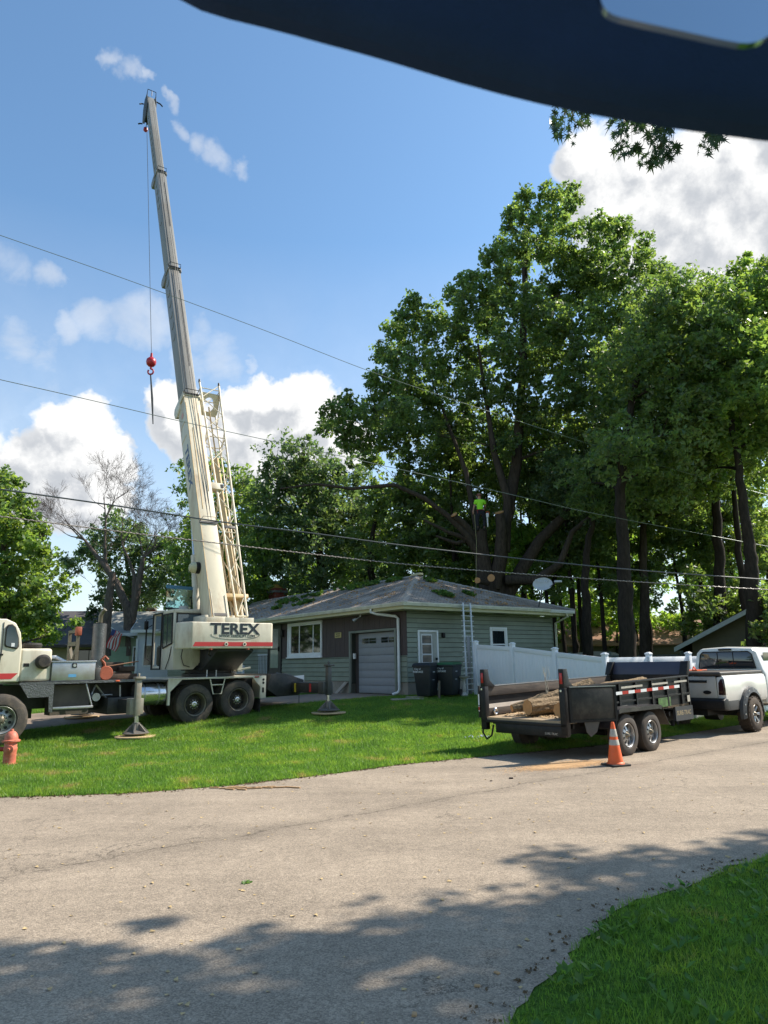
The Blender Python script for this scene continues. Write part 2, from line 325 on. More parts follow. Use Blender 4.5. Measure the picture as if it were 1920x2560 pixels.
def np_mesh(name, V, F, m, parent=None, **tags):
    """V (n,3), F (k,3|4) int arrays -> object"""
    me = bpy.data.meshes.new(name); k = F.shape[1]
    me.vertices.add(len(V)); me.vertices.foreach_set('co', V.astype(np.float32).ravel())
    me.loops.add(F.size); me.loops.foreach_set('vertex_index', F.astype(np.int32).ravel())
    me.polygons.add(len(F)); me.polygons.foreach_set('loop_start', np.arange(0, F.size, k, dtype=np.int32))
    me.update(calc_edges=True); me.validate()
    return obj(name, me, m, parent, **tags)
def frame(x, y, z, ang): return Matrix.Translation((x, y, z)) @ Matrix.Rotation(ang, 4, 'Z')
def text(body, size, m, M, parent, name='lettering', bold=0.0, sx=1.0, depth=.004, **tags):
    cu = bpy.data.curves.new(name, 'FONT'); cu.body = body; cu.size = size; cu.align_x = 'CENTER'; cu.align_y = 'CENTER'
    cu.extrude = depth; cu.offset = bold; cu.resolution_u = 3
    t = bpy.data.objects.new('tmp_text', cu); COL.objects.link(t)
    bpy.context.view_layer.update()
    me = bpy.data.meshes.new_from_object(t.evaluated_get(bpy.context.evaluated_depsgraph_get()))
    bpy.data.objects.remove(t); bpy.data.curves.remove(cu)
    me.transform(M @ Matrix.Diagonal((sx, 1, 1, 1))); me.materials.clear()
    return obj(name, me, m, parent, **tags)
FACE = Matrix.Rotation(R(90), 4, 'X')         # text lying in x,z facing -y

# ------------------------------------------------------------------ ground, road, driveway
FAR = np.array([(-60, 11.6), (-30, 11.0), (-12, 10.6), (-8, 10.5), (-5.55, 10.56), (-3.87, 10.68), (-2.49, 11.18), (-1.12, 12.06), (.21, 13.12), (2.16, 14.2), (4.2, 15.3),
                (6.04, 16.5), (7.6, 17.9), (10.6, 20.5), (18, 27), (40, 46), (90, 90)], float)
NEAR = np.array([(150, 139), (30, 29.5), (12, 14.0), (6.5, 9.35), (3.55, 7.0), (3.01, 6.62), (2.33, 6.08), (1.75, 5.72), (1.47, 5.35), (1.16, 4.95), (1.02, 4.6), (.70, 4.25), (.52, 3.9), (.45, 3.3), (.4, 2), (.4, -3), (0, -20)], float)
def sstep(a, b, v):
    u = np.clip((np.asarray(v, float) - a) / (b - a), 0, 1); return u * u * (3 - 2 * u)
def dist_poly(x, y, P):
    best = np.full(np.shape(x), 1e9)
    for a, b in zip(P[:-1], P[1:]):
        d = b - a; t = np.clip(((x - a[0]) * d[0] + (y - a[1]) * d[1]) / (d @ d), 0, 1)
        best = np.minimum(best, np.hypot(x - a[0] - t * d[0], y - a[1] - t * d[1]))
    return best
def far_y(x): return np.interp(x, FAR[:, 0], FAR[:, 1])
def gz(x, y):
    x = np.asarray(x, float); y = np.asarray(y, float)
    z = .68 * sstep(14.2, 24, y) * (1 - sstep(4.5, 9, x) * (1 - sstep(24, 34, y))) * (.84 + .16 * sstep(-6, -1, x))
    inside = y < far_y(x)
    d = dist_poly(x, y, FAR)
    return np.where(inside, 0, z * sstep(0, 1.6, d)) + np.where(inside, 0, .02 * sstep(0, .3, d))
def gzf(x, y): return float(gz(x, y))
def inpoly(x, y, P):
    c = np.zeros(np.shape(x), bool); n = len(P); j = n - 1
    for i in range(n):
        xi, yi = P[i]; xj, yj = P[j]
        c ^= ((yi > y) != (yj > y)) & (x < (xj - xi) * (y - yi) / (yj - yi + 1e-12) + xi); j = i
    return c
def ground_mat():
    m = bpy.data.materials.new('lawn_soil'); m.use_nodes = True; nt = m.node_tree; N = nt.nodes.new; L = nt.links.new
    b = nt.nodes['Principled BSDF']; b.inputs['Roughness'].default_value = .95; b.inputs['Specular IOR Level'].default_value = .1
    tc = N('ShaderNodeTexCoord'); n = N('ShaderNodeTexNoise'); n.inputs['Scale'].default_value = 1.1; n.inputs['Detail'].default_value = 8; L(tc.outputs['Object'], n.inputs['Vector'])
    n2 = N('ShaderNodeTexNoise'); n2.inputs['Scale'].default_value = 30; n2.inputs['Detail'].default_value = 4; L(tc.outputs['Object'], n2.inputs['Vector'])
    cr = N('ShaderNodeValToRGB'); L(n.outputs['Fac'], cr.inputs[0])
    e = cr.color_ramp.elements; e[0].position = .35; e[0].color = (.05, .11, .015, 1); e[1].position = .62; e[1].color = (.09, .18, .022, 1)
    x = cr.color_ramp.elements.new(.75); x.color = (.11, .12, .035, 1)
    mx = N('ShaderNodeMix'); mx.data_type = 'RGBA'; mx.blend_type = 'MULTIPLY'; mx.inputs['Factor'].default_value = .6
    L(cr.outputs[0], mx.inputs['A']); r = N('ShaderNodeMapRange'); L(n2.outputs['Fac'], r.inputs['Value']); r.inputs['From Min'].default_value = .3; r.inputs['From Max'].default_value = .7; r.inputs['To Min'].default_value = .4; r.inputs['To Max'].default_value = 1.4
    L(r.outputs[0], mx.inputs['B']); L(mx.outputs['Result'], b.inputs['Base Color'])
    bp = N('ShaderNodeBump'); bp.inputs['Strength'].default_value = .8; bp.inputs['Distance'].default_value = .05; L(n2.outputs['Fac'], bp.inputs['Height']); L(bp.outputs[0], b.inputs['Normal'])
    return m
def road_mat():
    m = bpy.data.materials.new('worn_asphalt'); m.use_nodes = True; nt = m.node_tree; N = nt.nodes.new; L = nt.links.new
    b = nt.nodes['Principled BSDF']; b.inputs['Roughness'].default_value = .88; b.inputs['Specular IOR Level'].default_value = .3
    tc = N('ShaderNodeTexCoord'); P = tc.outputs['Object']
    def noise(s, d=4, r=.5, v=P, dist=0):
        n = N('ShaderNodeTexNoise'); n.inputs['Scale'].default_value = s; n.inputs['Detail'].default_value = d; n.inputs['Roughness'].default_value = r; n.inputs['Distortion'].default_value = dist; L(v, n.inputs['Vector']); return n.outputs['Fac']
    def rng(v, a, b_, c, d):
        r = N('ShaderNodeMapRange'); L(v, r.inputs['Value']); r.inputs['From Min'].default_value = a; r.inputs['From Max'].default_value = b_; r.inputs['To Min'].default_value = c; r.inputs['To Max'].default_value = d; return r.outputs[0]
    def mul(a, b_):
        n = N('ShaderNodeMath'); n.operation = 'MULTIPLY'; L(a, n.inputs[0]); L(b_, n.inputs[1]); return n.outputs[0]
    vo = N('ShaderNodeTexVoronoi'); vo.inputs['Scale'].default_value = 95; L(P, vo.inputs['Vector'])
    sep = N('ShaderNodeSeparateColor'); L(vo.outputs['Color'], sep.inputs[0])
    stones = rng(sep.outputs[0], 0, 1, .70, 1.32)
    pits = rng(vo.outputs['Distance'], .0, .75, 1.10, .74)
    mpl = N('ShaderNodeMapping'); mpl.inputs['Rotation'].default_value = (0, 0, R(-38)); mpl.inputs['Scale'].default_value = (.12, 1.5, 1); L(P, mpl.inputs[0])
    lanes = rng(noise(.9, 6, .6, mpl.outputs[0]), .3, .7, .86, 1.12)
    patch = mul(rng(noise(.55, 8, .65), .32, .68, .80, 1.16), lanes)
    mott = rng(noise(9, 5, .6), .3, .7, .88, 1.12)
    # cracks: voronoi edges, warped, only in places
    wn = N('ShaderNodeTexNoise'); wn.inputs['Scale'].default_value = 1.6; wn.inputs['Detail'].default_value = 7; wn.inputs['Roughness'].default_value = .7; L(P, wn.inputs['Vector'])
    wa = N('ShaderNodeVectorMath'); wa.operation = 'MULTIPLY_ADD'; L(wn.outputs['Color'], wa.inputs[0]); wa.inputs[1].default_value = (1.1, 1.1, 0); L(P, wa.inputs[2])
    v2 = N('ShaderNodeTexVoronoi'); v2.feature = 'DISTANCE_TO_EDGE'; v2.inputs['Scale'].default_value = .75; L(wa.outputs[0], v2.inputs['Vector'])
    ck = rng(v2.outputs['Distance'], .0, .007, .8, 0)
    cmask = rng(noise(.33, 3), .50, .58, 0, 1)
    v3 = N('ShaderNodeTexVoronoi'); v3.feature = 'DISTANCE_TO_EDGE'; v3.inputs['Scale'].default_value = 3.2; L(wa.outputs[0], v3.inputs['Vector'])
    ck3 = rng(v3.outputs['Distance'], .0, .016, .8, 0); cm3 = rng(noise(.45, 4, .6), .58, .66, 0, .8)
    ad = N('ShaderNodeMath'); ad.operation = 'MAXIMUM'; L(mul(ck, cmask), ad.inputs[0]); L(mul(ck3, cm3), ad.inputs[1])
    # one long seam down the carriageway
    rot = N('ShaderNodeMapping'); rot.inputs['Rotation'].default_value = (0, 0, R(-38)); L(P, rot.inputs[0])
    sp = N('ShaderNodeSeparateXYZ'); L(rot.outputs[0], sp.inputs[0])
    s1 = N('ShaderNodeMath'); s1.operation = 'ADD'; L(sp.outputs['Y'], s1.inputs[0])
    L(rng(noise(.7, 7, .7), 0, 1, -.35, .35), s1.inputs[1])
    s2 = N('ShaderNodeMath'); s2.operation = 'SUBTRACT'; L(s1.outputs[0], s2.inputs[0]); s2.inputs[1].default_value = 7.35
    s3 = N('ShaderNodeMath'); s3.operation = 'ABSOLUTE'; L(s2.outputs[0], s3.inputs[0])
    seam = rng(s3.outputs[0], .006, .022, .55, 0); halo = rng(s3.outputs[0], 0, .35, .80, 1)
    ad2 = N('ShaderNodeMath'); ad2.operation = 'MAXIMUM'; L(ad.outputs[0], ad2.inputs[0]); L(mul(seam, rng(noise(5, 3), .35, .5, 0, 1)), ad2.inputs[1])
    tone = mul(mul(mul(stones, pits), mul(patch, mott)), halo)
    cr = N('ShaderNodeVectorMath'); cr.operation = 'SCALE'; cr.inputs[0].default_value = (.335, .272, .205); L(tone, cr.inputs['Scale'])
    mx = N('ShaderNodeMix'); mx.data_type = 'RGBA'; L(ad2.outputs[0], mx.inputs['Factor']); L(cr.outputs[0], mx.inputs['A']); mx.inputs['B'].default_value = (.035, .028, .022, 1)
    L(mx.outputs['Result'], b.inputs['Base Color'])
    bp = N('ShaderNodeBump'); bp.inputs['Strength'].default_value = .55; bp.inputs['Distance'].default_value = .008; L(tone, bp.inputs['Height']); L(bp.outputs[0], b.inputs['Normal'])
    return m
def build_ground():
    xs = np.concatenate([[-900, -300, -120, -70], np.arange(-40, 40.1, .4), [60, 100, 250, 900]]); ys = np.concatenate([[-300, -60, -20], np.arange(-6, 60.1, .4), [80, 120, 300, 1500]])
    X, Y = np.meshgrid(xs, ys); Z = gz(X, Y); nx = len(xs); V = np.stack([X, Y, Z], -1).reshape(-1, 3)
    I = (np.arange(len(ys) - 1)[:, None] * nx + np.arange(nx - 1)[None, :]).ravel()
    np_mesh('ground', V, np.stack([I, I + 1, I + nx + 1, I + nx], 1), ground_mat(), kind='structure')
    pts = []
    P = [tuple(p) for p in FAR] + [tuple(p) for p in NEAR] + [(-60, -20)]
    # resample and roughen the edges a little
    rnd = random.Random(3); Q = []
    for i, (a, b) in enumerate(zip(P, P[1:] + P[:1])):
        a = Vector(a); b = Vector(b); L = (b - a).length; n = int(L / .12) if (abs(a.x) < 14 and -3 < a.y < 24 and L < 8) else 1
        for k in range(max(1, n)):
            p = a.lerp(b, k / max(1, n))
            if n > 1: p = p + Vector((rnd.uniform(-.035, .035), rnd.uniform(-.035, .035)))
            Q.append((p.x, p.y, .006))
    me = bpy.data.meshes.new('road'); bm = bmesh.new(); f = bm.faces.new([bm.verts.new(q) for q in Q]); bmesh.ops.triangulate(bm, faces=[f]); bm.normal_update(); bm.to_mesh(me); bm.free()
    if me.polygons[0].normal.z < 0: me.flip_normals()
    obj('road', me, road_mat(), kind='structure')
build_ground()
HF = frame(.70, 24.05, 0, R(-51.9))         # house frame: x along the front, y into the house
def build_drive():
    mt = mat('sandy_driveway', (.27, .20, .145), .95, var=.2, scale=1.5, dirt=(.10, .085, .07), damt=.8, dscale=.7, bump=.3)
    V = []; F = []; nx, ny = 12, 90
    for j in range(ny + 1):
        for i in range(nx + 1):
            yl = .0 - 21.5 * j / ny; xr = -.35 - 1.5 * float(sstep(-3, -10, yl) if False else np.clip((-3 - yl) / 5, 0, 1)); x = -4.7 + (xr + 4.7) * i / nx
            p = HF @ Vector((x, yl + (.0), 0)); V.append((p.x, p.y, gzf(p.x, p.y) + .012))
    for j in range(ny):
        for i in range(nx): F.append((j * (nx + 1) + i, j * (nx + 1) + i + 1, (j + 1) * (nx + 1) + i + 1, (j + 1) * (nx + 1) + i))
    me = bpy.data.meshes.new('driveway'); me.from_pydata(V, [], F); obj('driveway', me, mt, kind='structure')
build_drive()

# ------------------------------------------------------------------ grass
DRIVE_POLY = [tuple((HF @ Vector(p))[:2]) for p in ((-4.75, 0, 0), (-.35, 0, 0), (-.35, -3, 0), (-1.85, -8, 0), (-1.85, -21.5, 0), (-4.75, -21.5, 0))]
def blades(name, n, region, h, w, seed, reject=()):
    g = np.random.default_rng(seed); xs, ys = region(g, n)
    keep = np.ones(len(xs), bool)
    for P in reject: keep &= ~inpoly(xs, ys, P)
    xs, ys = xs[keep], ys[keep]; n = len(xs); z = gz(xs, ys)
    pn = .5 + .5 * np.sin(xs * 1.9 + 1.3 * np.sin(ys * 1.4)) * np.sin(ys * 2.3 + np.sin(xs * 2.7))
    hh = h * (.35 + .9 * g.random(n) + .9 * (g.random(n) > .975)) * (.55 + .75 * pn); a = g.random(n) * 2 * np.pi; ww = w * (.6 + .8 * g.random(n))
    lean = hh * (.2 + .8 * g.random(n)); la = g.random(n) * 2 * np.pi
    b0 = np.stack([xs - np.cos(a) * ww / 2, ys - np.sin(a) * ww / 2, z - .01], 1); b1 = np.stack([xs + np.cos(a) * ww / 2, ys + np.sin(a) * ww / 2, z - .01], 1)
    t = np.stack([xs + np.cos(la) * lean, ys + np.sin(la) * lean, z + hh], 1)
    V = np.stack([b0, b1, t], 1).reshape(-1, 3); F = np.arange(3 * n).reshape(-1, 3)
    return np_mesh(name, V, F, M_GRASSB, kind='stuff', label='short green lawn grass', category='grass') if False else np_mesh(name, V, F, M_GRASSB, kind='stuff')
LAWN = [tuple(p) for p in FAR[2:14]] + [(11.5, 21.5), (9, 22.5), (6, 20), (5.2, 17.5), (4.0, 20.5), (3.1, 24.2), (1.3, 24.0), (.3, 24.5), (-12, 40), (-30, 40), (-22, 11)]
def reg_lawn(g, n):
    d = g.random(n) ** 1.3 * 17 + 10.3; u = g.random(n) * 1.25 - .60; x = u * d; y = d
    k = inpoly(x, y, LAWN) & (x > -14); return x[k], y[k]
def reg_near(g, n):
    x = g.random(n) ** .9 * 7 + .4; y = 3.0 + g.random(n) * 9; P = [tuple(p) for p in NEAR[2:]][::-1] + [(12, 14), (14, 2)]
    k = inpoly(x, y, [tuple(q) for q in NEAR[2:-2]] + [(.45, 2), (12, 2)]) & (np.abs(x / y) < .68); return x[k], y[k]
def reg_right(g, n):
    t = g.random(n); w = g.random(n) * 2.2; x = 6 + t * 9; y = far_y(x) + w + .02; return x, y
blades('lawn_grass', 900000, reg_lawn, .062, .012, 1, [DRIVE_POLY])
blades('verge_grass', 210000, reg_near, .05, .009, 2)
blades('roadside_grass', 40000, reg_right, .09, .016, 5)

# ------------------------------------------------------------------ the green house
def siding(h, rows, z0, dz, segs, face, m, thick=.032):
    """one object per clapboard; face='front' (along x at y=0) or 'side' (along y at x=0)"""
    for i in range(rows):
        a = z0 + i * dz; b = a + dz
        for (u0, u1, lo, hi) in segs:
            if b <= lo + .01 or a >= hi - .01: continue
            zz0, zz1 = max(a, lo), min(b, hi)
            mb = MB()
            zz0 += .013; p = [(0, zz0), (0, zz1), (.006, zz1), (thick, zz0 + .008), (thick, zz0)]  # slot under each board bares the dark core as a shadow line
            if face == 'front': mb.add([(u0, -q[0], q[1]) for q in p] + [(u1, -q[0], q[1]) for q in p], [(4, 3, 2, 1, 0), (5, 6, 7, 8, 9)] + [(k, (k + 1) % 5, 5 + (k + 1) % 5, 5 + k) for k in range(5)])
            else: mb.add([(q[0], u0, q[1]) for q in p] + [(q[0], u1, q[1]) for q in p], [(4, 3, 2, 1, 0), (5, 6, 7, 8, 9)] + [(k, (k + 1) % 5, 5 + (k + 1) % 5, 5 + k) for k in range(5)])
            mb.build('siding_board', m if (i * 7 + int(u0 * 3)) % 3 else M_SIDING2, h)
def window_frame(mb, x0, x1, z0, z1, w, y0, y1, sill=True):
    mb.box(x0, x0 + w, y0, y1, z0, z1); mb.box(x1 - w, x1, y0, y1, z0, z1)
    mb.box(x0 + w, x1 - w, y0, y1, z1 - w, z1); mb.box(x0 + w, x1 - w, y0, y1, z0, z0 + w)
def build_house():
    h = thing('bungalow', 'single storey green and brown bungalow with hip roof and grey garage door', 'house', HF)
    XL, YD, ZW = -21.5, 7.72, 3.52
    b = MB(); b.box(XL, -.03, .32, YD - .02, .3, ZW)
    b.box(XL, -3.24, .02, .32, 1.05, ZW); b.box(-.65, -.03, .02, .32, 1.05, ZW); b.box(-3.24, -.65, .02, .32, 2.90, ZW)
    b.build('wall', mat('wall_core', (.035, .04, .032), .9), h)  # core kept dark so the board slots read as shadow lines
    b = MB(); b.box(XL, -3.26, -.0, .32, .2, 1.13); b.box(-.63, -.002, 0, .32, .2, 1.13); b.box(-.30, -.002, .32, YD, .2, 1.13)
    b.build('foundation', M_BRICKT, h)
    siding(h, 6, 1.13, .17, [(XL, -9.62, 0, 9), (-8.42, -3.36, 0, 2.03), (-.53, .0, 0, 2.03)], 'front', M_SIDING)
    siding(h, 10, 1.13 + 6 * .17, .17, [(XL, -9.62, 0, 3.52)], 'front', M_SIDING)
    siding(h, 15, 1.13, .165, [(.0, .47, 0, ZW), (.47, 1.41, 2.88, ZW), (1.41, 4.04, 0, ZW), (4.04, 4.98, 3.04, ZW), (4.04, 4.98, 0, 1.98), (4.98, YD, 0, ZW)], 'side', M_SIDING)
    # vertical brown panelling, one batten strip after another
    def panel(x0, x1, z0, z1):
        n = max(1, round((x1 - x0) / .105)); d = (x1 - x0) / n; mb = MB()
        for i in range(n): mb.box(x0 + i * d + .004, x0 + (i + 1) * d - .004, -.024 - .002 * (i % 3), .0, z0, z1)
        mb.box(x0, x1, -.017, 0, z0, z1); mb.build('brown_panelling', M_BROWN, h)
    panel(-8.42, -7.93, 2.05, ZW); panel(-5.22, -3.36, 2.05, ZW); panel(-3.36, -.53, 2.99, ZW); panel(-.53, .022, 2.05, ZW)
    MB().box(-8.42, -3.36, -.035, 0, 2.03, 2.05).box(-.53, .03, -.035, 0, 2.03, 2.05).build('trim', M_BROWN, h)
    MB().box(.0, .024, -.024, .0, 1.13, 2.03).build('corner_trim', M_SIDING2, h)
    MB().box(-.01, .03, YD, YD + .03, 1.1, ZW).build('corner_trim', M_SIDING2, h)
    # big front window
    w = MB(); window_frame(w, -7.92, -5.23, 2.06, 3.50, .10, -.06, .0); w.box(-7.95, -5.20, -.10, 0, 2.03, 2.075)
    win = w.build('window', M_WHITE, h, bevel=.006)
    mb = MB(); mb.box(-7.82, -5.33, -.03, -.005, 2.16, 2.24); mb.box(-7.82, -5.33, -.03, -.005, 3.36, 3.40); mb.box(-7.82, -7.66, -.03, -.005, 2.24, 3.36)
    mb.box(-7.01, -6.96, -.028, -.006, 2.24, 3.36); mb.box(-5.93, -5.88, -.028, -.006, 2.24, 3.36); mb.box(-5.36, -5.33, -.028, -.006, 2.24, 3.36); mb.build('sash', M_WHITE, win)
    gm = mat('window_glass', (.008, .010, .012), .04, spec=1.0)
    for a, c in ((-7.66, -7.01), (-6.96, -5.93), (-5.88, -5.36)): MB().box(a, c, -.012, 0, 2.24, 3.36).build('pane', gm, win)
    MB().box(-7.66, -5.36, .0, .012, 3.40, 3.41).build('sash', M_WHITE, win)
    # entrance
    d = MB(); window_frame(d, -9.62, -8.44, 1.38, 3.50, .09, -.07, 0)
    dr = d.build('entrance_door', mat('dark_door_frame', (.03, .03, .03), .5), h)
    MB().box(-9.53, -8.53, -.05, -.02, 1.45, 3.40).build('storm_door', mat('storm_door_frame', (.022, .022, .022), .4), dr)
    MB().box(-9.38, -8.70, -.056, -.050, 1.65, 2.42).build('pane', mat('pale_door_glass', (.20, .25, .20), .15), dr)
    MB().box(-9.38, -8.70, -.056, -.050, 2.48, 3.32).build('pane', mat('grey_door_glass', (.11, .13, .13), .12), dr)
    MB().box(-8.66, -8.62, -.10, -.05, 2.35, 2.55).build('handle', M_BLACK, dr)
    lt = MB(); lt.box(-8.40, -8.20, -.16, -.03, 2.95, 3.25); lt.build('porch_lamp', M_BLACK, h, bevel=.02)
    # garage opening
    b = MB(); b.box(-3.36, -3.26, -.05, .30, .70, 2.97); b.box(-.63, -.53, -.05, .30, .70, 2.97); b.box(-3.26, -.63, -.05, .30, 2.89, 2.97)
    b.build('garage_trim', M_GRAYT, h, bevel=.004)
    g = MB(); g.box(-3.26, -.63, .18, .26, .70, 2.89); gd = g.build('garage_door', mat('garage_door_track', (.05, .04, .035), .7), h)
    for i in range(8):
        z0 = .73 + i * .2675; MB().box(-2.97, -.66, .13, .18, z0, z0 + .262).build('door_panel', M_GDOOR, gd, bevel=.008)
    for (a, c) in ((-2.76, -1.86), (-1.60, -.72)):
        fr = MB(); window_frame(fr, a, c, 2.47, 2.70, .02, .118, .132); fr.box(a + .02, c - .02, .12, .131, 2.58, 2.59); fr.box((a + c) / 2 - .012, (a + c) / 2 + .012, .12, .131, 2.49, 2.68)
        fr.build('window_frame', M_GDOOR, gd)
        for (u, v) in ((a + .02, (a + c) / 2 - .012), ((a + c) / 2 + .012, c - .02)):
            for (p, q) in ((2.49, 2.58), (2.59, 2.68)): MB().box(u, v, .124, .1275, p, q).build('pane', M_GLASSD, gd)
    MB().box(-3.20, -3.10, .03, .10, 1.95, 2.15).build('keypad', M_WHITE, h)
    # house number
    pl = MB().box(-4.29, -3.87, -.055, -.026, 2.76, 2.96).build('house_number_plate', mat('cream_plate', (.45, .38, .16), .6), h, bevel=.004)
    text('2557', .19, mat('olive_digits', (.07, .06, .02), .6), Matrix.Translation((-4.08, -.057, 2.86)) @ FACE, pl, 'house_number', bold=.004, sx=.85, depth=.002)
    # security lamp under the eave
    s = MB(); s.cyl((-2.25, -.30, 3.44), 'z', .03, 0, .1); s.tube([(-2.25, -.3, 3.46), (-2.33, -.42, 3.36)], .025); s.tube([(-2.33, -.42, 3.38), (-2.41, -.52, 3.30)], [.045, .075], 14)
    s.build('security_lamp', M_ALU, h, smooth=True)
    # side door
    d = MB(); window_frame(d, .47, 1.41, .70, 2.88, .07, -.0, .05)
    rotm = Matrix.Rotation(R(90), 4, 'Z')   # local (x,y) -> side wall (y along wall)
    def side(mb): # map x->y, y(out)-> x out
        mb.v = [Vector((v.y, v.x, v.z)) for v in mb.v]; return mb
    sdo = side(d).build('side_door', M_WHITE, h, bevel=.004)
    pk = mat('dull_door_paint', (.36, .37, .34), .6, dirt=(.2, .2, .17))
    side(MB().box(.54, 1.34, .005, .02, .75, 2.81)).build('door_leaf', pk, sdo)
    for k, (z0, z1) in enumerate(((2.42, 2.70), (2.07, 2.38), (1.78, 2.03))):
        fr = MB(); window_frame(fr, .62, 1.12, z0 - .03, z1 + .03, .035, .02, .04); side(fr).build('glazing_bar', M_WHITE, sdo)
        side(MB().box(.655, 1.085, .02, .027, z0 + .005, z1 - .005)).build('pane', mat('dusty_glass_%d' % k, (.05 + .02 * k, .055 + .015 * k, .06 + .01 * k), .15), sdo)
    side(MB().box(.60, 1.15, .02, .035, 1.25, 1.62)).build('door_panel', M_WHITE, sdo, bevel=.01)
    side(MB().box(.54, 1.34, .02, .05, 1.66, 1.71)).build('rail', M_WHITE, sdo)
    side(MB().box(1.27, 1.31, .02, .10, 1.85, 1.93)).build('handle', M_BLACK, sdo)
    # side window
    fr = MB(); window_frame(fr, 4.04, 4.98, 1.98, 3.04, .09, 0, .05); sw = side(fr).build('window', M_WHITE, h, bevel=.005)
    fr = MB(); window_frame(fr, 4.13, 4.89, 2.07, 2.95, .05, .01, .03); fr.box(4.18, 4.84, .01, .035, 2.37, 2.42); side(fr).build('sash', M_WHITE, sw)
    side(MB().box(4.18, 4.84, .012, .018, 2.42, 2.90)).build('pane', M_GLASSD, sw); side(MB().box(4.18, 4.84, .012, .018, 2.12, 2.37)).build('pane', M_GLASSD, sw)
    side(MB().box(1.56, 1.68, .03, .14, 2.62, 2.80)).build('wall_lamp', M_BLACK, h, bevel=.03)
    # soffit, fascia, gutters
    O = .62
    b = MB(); b.box(XL - O, O, -O, .0, 3.53, 3.56); b.box(.0, O, 0, YD + O, 3.53, 3.56); b.box(XL - O, -.03, YD, YD + O, 3.53, 3.56); b.box(XL - O, XL, 0, YD, 3.53, 3.56)
    b.box(XL - O, O, -O, -O + .03, 3.56, 3.74); b.box(O - .03, O, -O + .03, YD + O, 3.56, 3.74); b.build('soffit', M_SOFFIT, h)
    for (yy, xx) in ((1.35, .30), (4.35, .30)): MB().box(xx - .12, xx + .12, yy - .22, yy + .22, 3.522, 3.529).build('soffit_vent', mat('dark_vent', (.03, .028, .025), .8), h)
    prof = [(0, 0), (.09, 0), (.12, .09), (.12, .12), (.105, .12), (.08, .02), (.015, .02), (.015, .12), (0, .12)]
    g = MB(); g.prism([(-O - p[0], 3.64 + p[1]) for p in prof], 'x', XL - O, O + .1); g.build('gutter', M_GUTTER, h)
    g = MB(); g.prism([(O + p[0], 3.64 + p[1]) for p in prof], 'y', -O - .1, YD - .9); g.build('gutter', M_GUTTER, h)
    g = MB(); g.prism([(O + p[0], 3.62 + p[1]) for p in prof], 'y', YD - .88, YD + O); g.build('gutter', M_WHITE, h)
    dp = MB(); dp.tube([(-1.12, -O - .05, 3.64), (-1.12, -O - .05, 3.52), (-1.0, -.50, 3.46), (-.42, -.14, 3.36), (-.34, -.09, 3.28), (-.34, -.09, .90), (-.36, -.14, .80), (-.46, -.30, .74)], .05, 10)
    dp.build('downspout', M_WHITE, h, smooth=True)
    dp = MB(); dp.tube([(O + .05, YD + .1, 3.62), (O + .05, YD + .2, 3.5), (.1, YD + .12, 3.25), (.08, YD + .1, .8)], .045, 10); dp.build('downspout', M_GUTTER, h, smooth=True)
    # roof
    E0 = O + .06; ze = 3.765; yr = YD / 2; zr = 5.38; k = yr + E0; X1 = E0; X0 = XL - E0; ra = X1 - k; rb = X0 + k
    c = [(X0, -E0, ze), (X1, -E0, ze), (X1, YD + E0, ze), (X0, YD + E0, ze), (ra, yr, zr), (rb, yr, zr)]
    lo = [(p[0], p[1], p[2] - .035) for p in c[:4]]
    rf = MB(); rf.add(c + lo, [(0, 1, 4, 5), (1, 2, 4), (2, 3, 5, 4), (3, 0, 5), (0, 6, 7, 1), (1, 7, 8, 2), (2, 8, 9, 3), (3, 9, 6, 0), (9, 8, 7, 6)])
    rm = shingle_mat()
    roof = rf.build('roof', rm, h)
    cp = MB()
    def cap(a, b_, n):
        a = Vector(a); b_ = Vector(b_); d = (b_ - a) / n
        for i in range(n):
            p = a + d * i; q = a + d * (i + 1.05); sd_ = d.cross(Vector((0, 0, 1))).normalized() * .14
            cp.add([p + sd_ + Vector((0, 0, -.03)), p + Vector((0, 0, .045)), p - sd_ + Vector((0, 0, -.03)), q + sd_ + Vector((0, 0, -.045)), q + Vector((0, 0, .028)), q - sd_ + Vector((0, 0, -.045))], [(0, 1, 4, 3), (1, 2, 5, 4), (0, 2, 1), (0, 3, 5, 2)])
    cap(c[1], c[4], 24); cap(c[2], c[4], 24); cap(c[4], c[5], 44); cap(c[0], c[5], 24); cap(c[3], c[5], 24)
    cp.build('ridge_cap', mat('ridge_shingle', (.38, .34, .30), .95, var=.2, scale=8, bump=.4, bscale=40), roof, kind='stuff')
    # chimney
    ch = MB(); cx, cy = -18.2, 5.2
    bw = .20; z = 4.55; row = 0
    ch.box(cx - .38, cx + .38, cy - .38, cy + .38, 4.2, 5.95)
    chim = ch.build('chimney', mat('mortar', (.30, .25, .22), .95), h)
    bms = [MB(), MB(), MB()]
    for r in range(7):
        z0 = 5.22 + r * .105
        for side_ in range(4):
            for i in range(4):
                u0 = -.39 + i * .195 + (.05 if r % 2 else 0); u1 = min(u0 + .185, .395)
                t = bms[(i + r + side_) % 3]
                if side_ == 0: t.box(cx + u0, cx + u1, cy - .40, cy - .385, z0, z0 + .095)
                if side_ == 1: t.box(cx + .385, cx + .40, cy + u0, cy + u1, z0, z0 + .095)
                if side_ == 2: t.box(cx + u0, cx + u1, cy + .385, cy + .40, z0, z0 + .095)
                if side_ == 3: t.box(cx - .40, cx - .385, cy + u0, cy + u1, z0, z0 + .095)
    for t in bms: t.build('brickwork', M_CHIM, chim)
    MB().box(cx - .47, cx + .47, cy - .47, cy + .47, 5.95, 6.07).build('chimney_cap', mat('grey_cap', (.22, .22, .23), .8), chim)
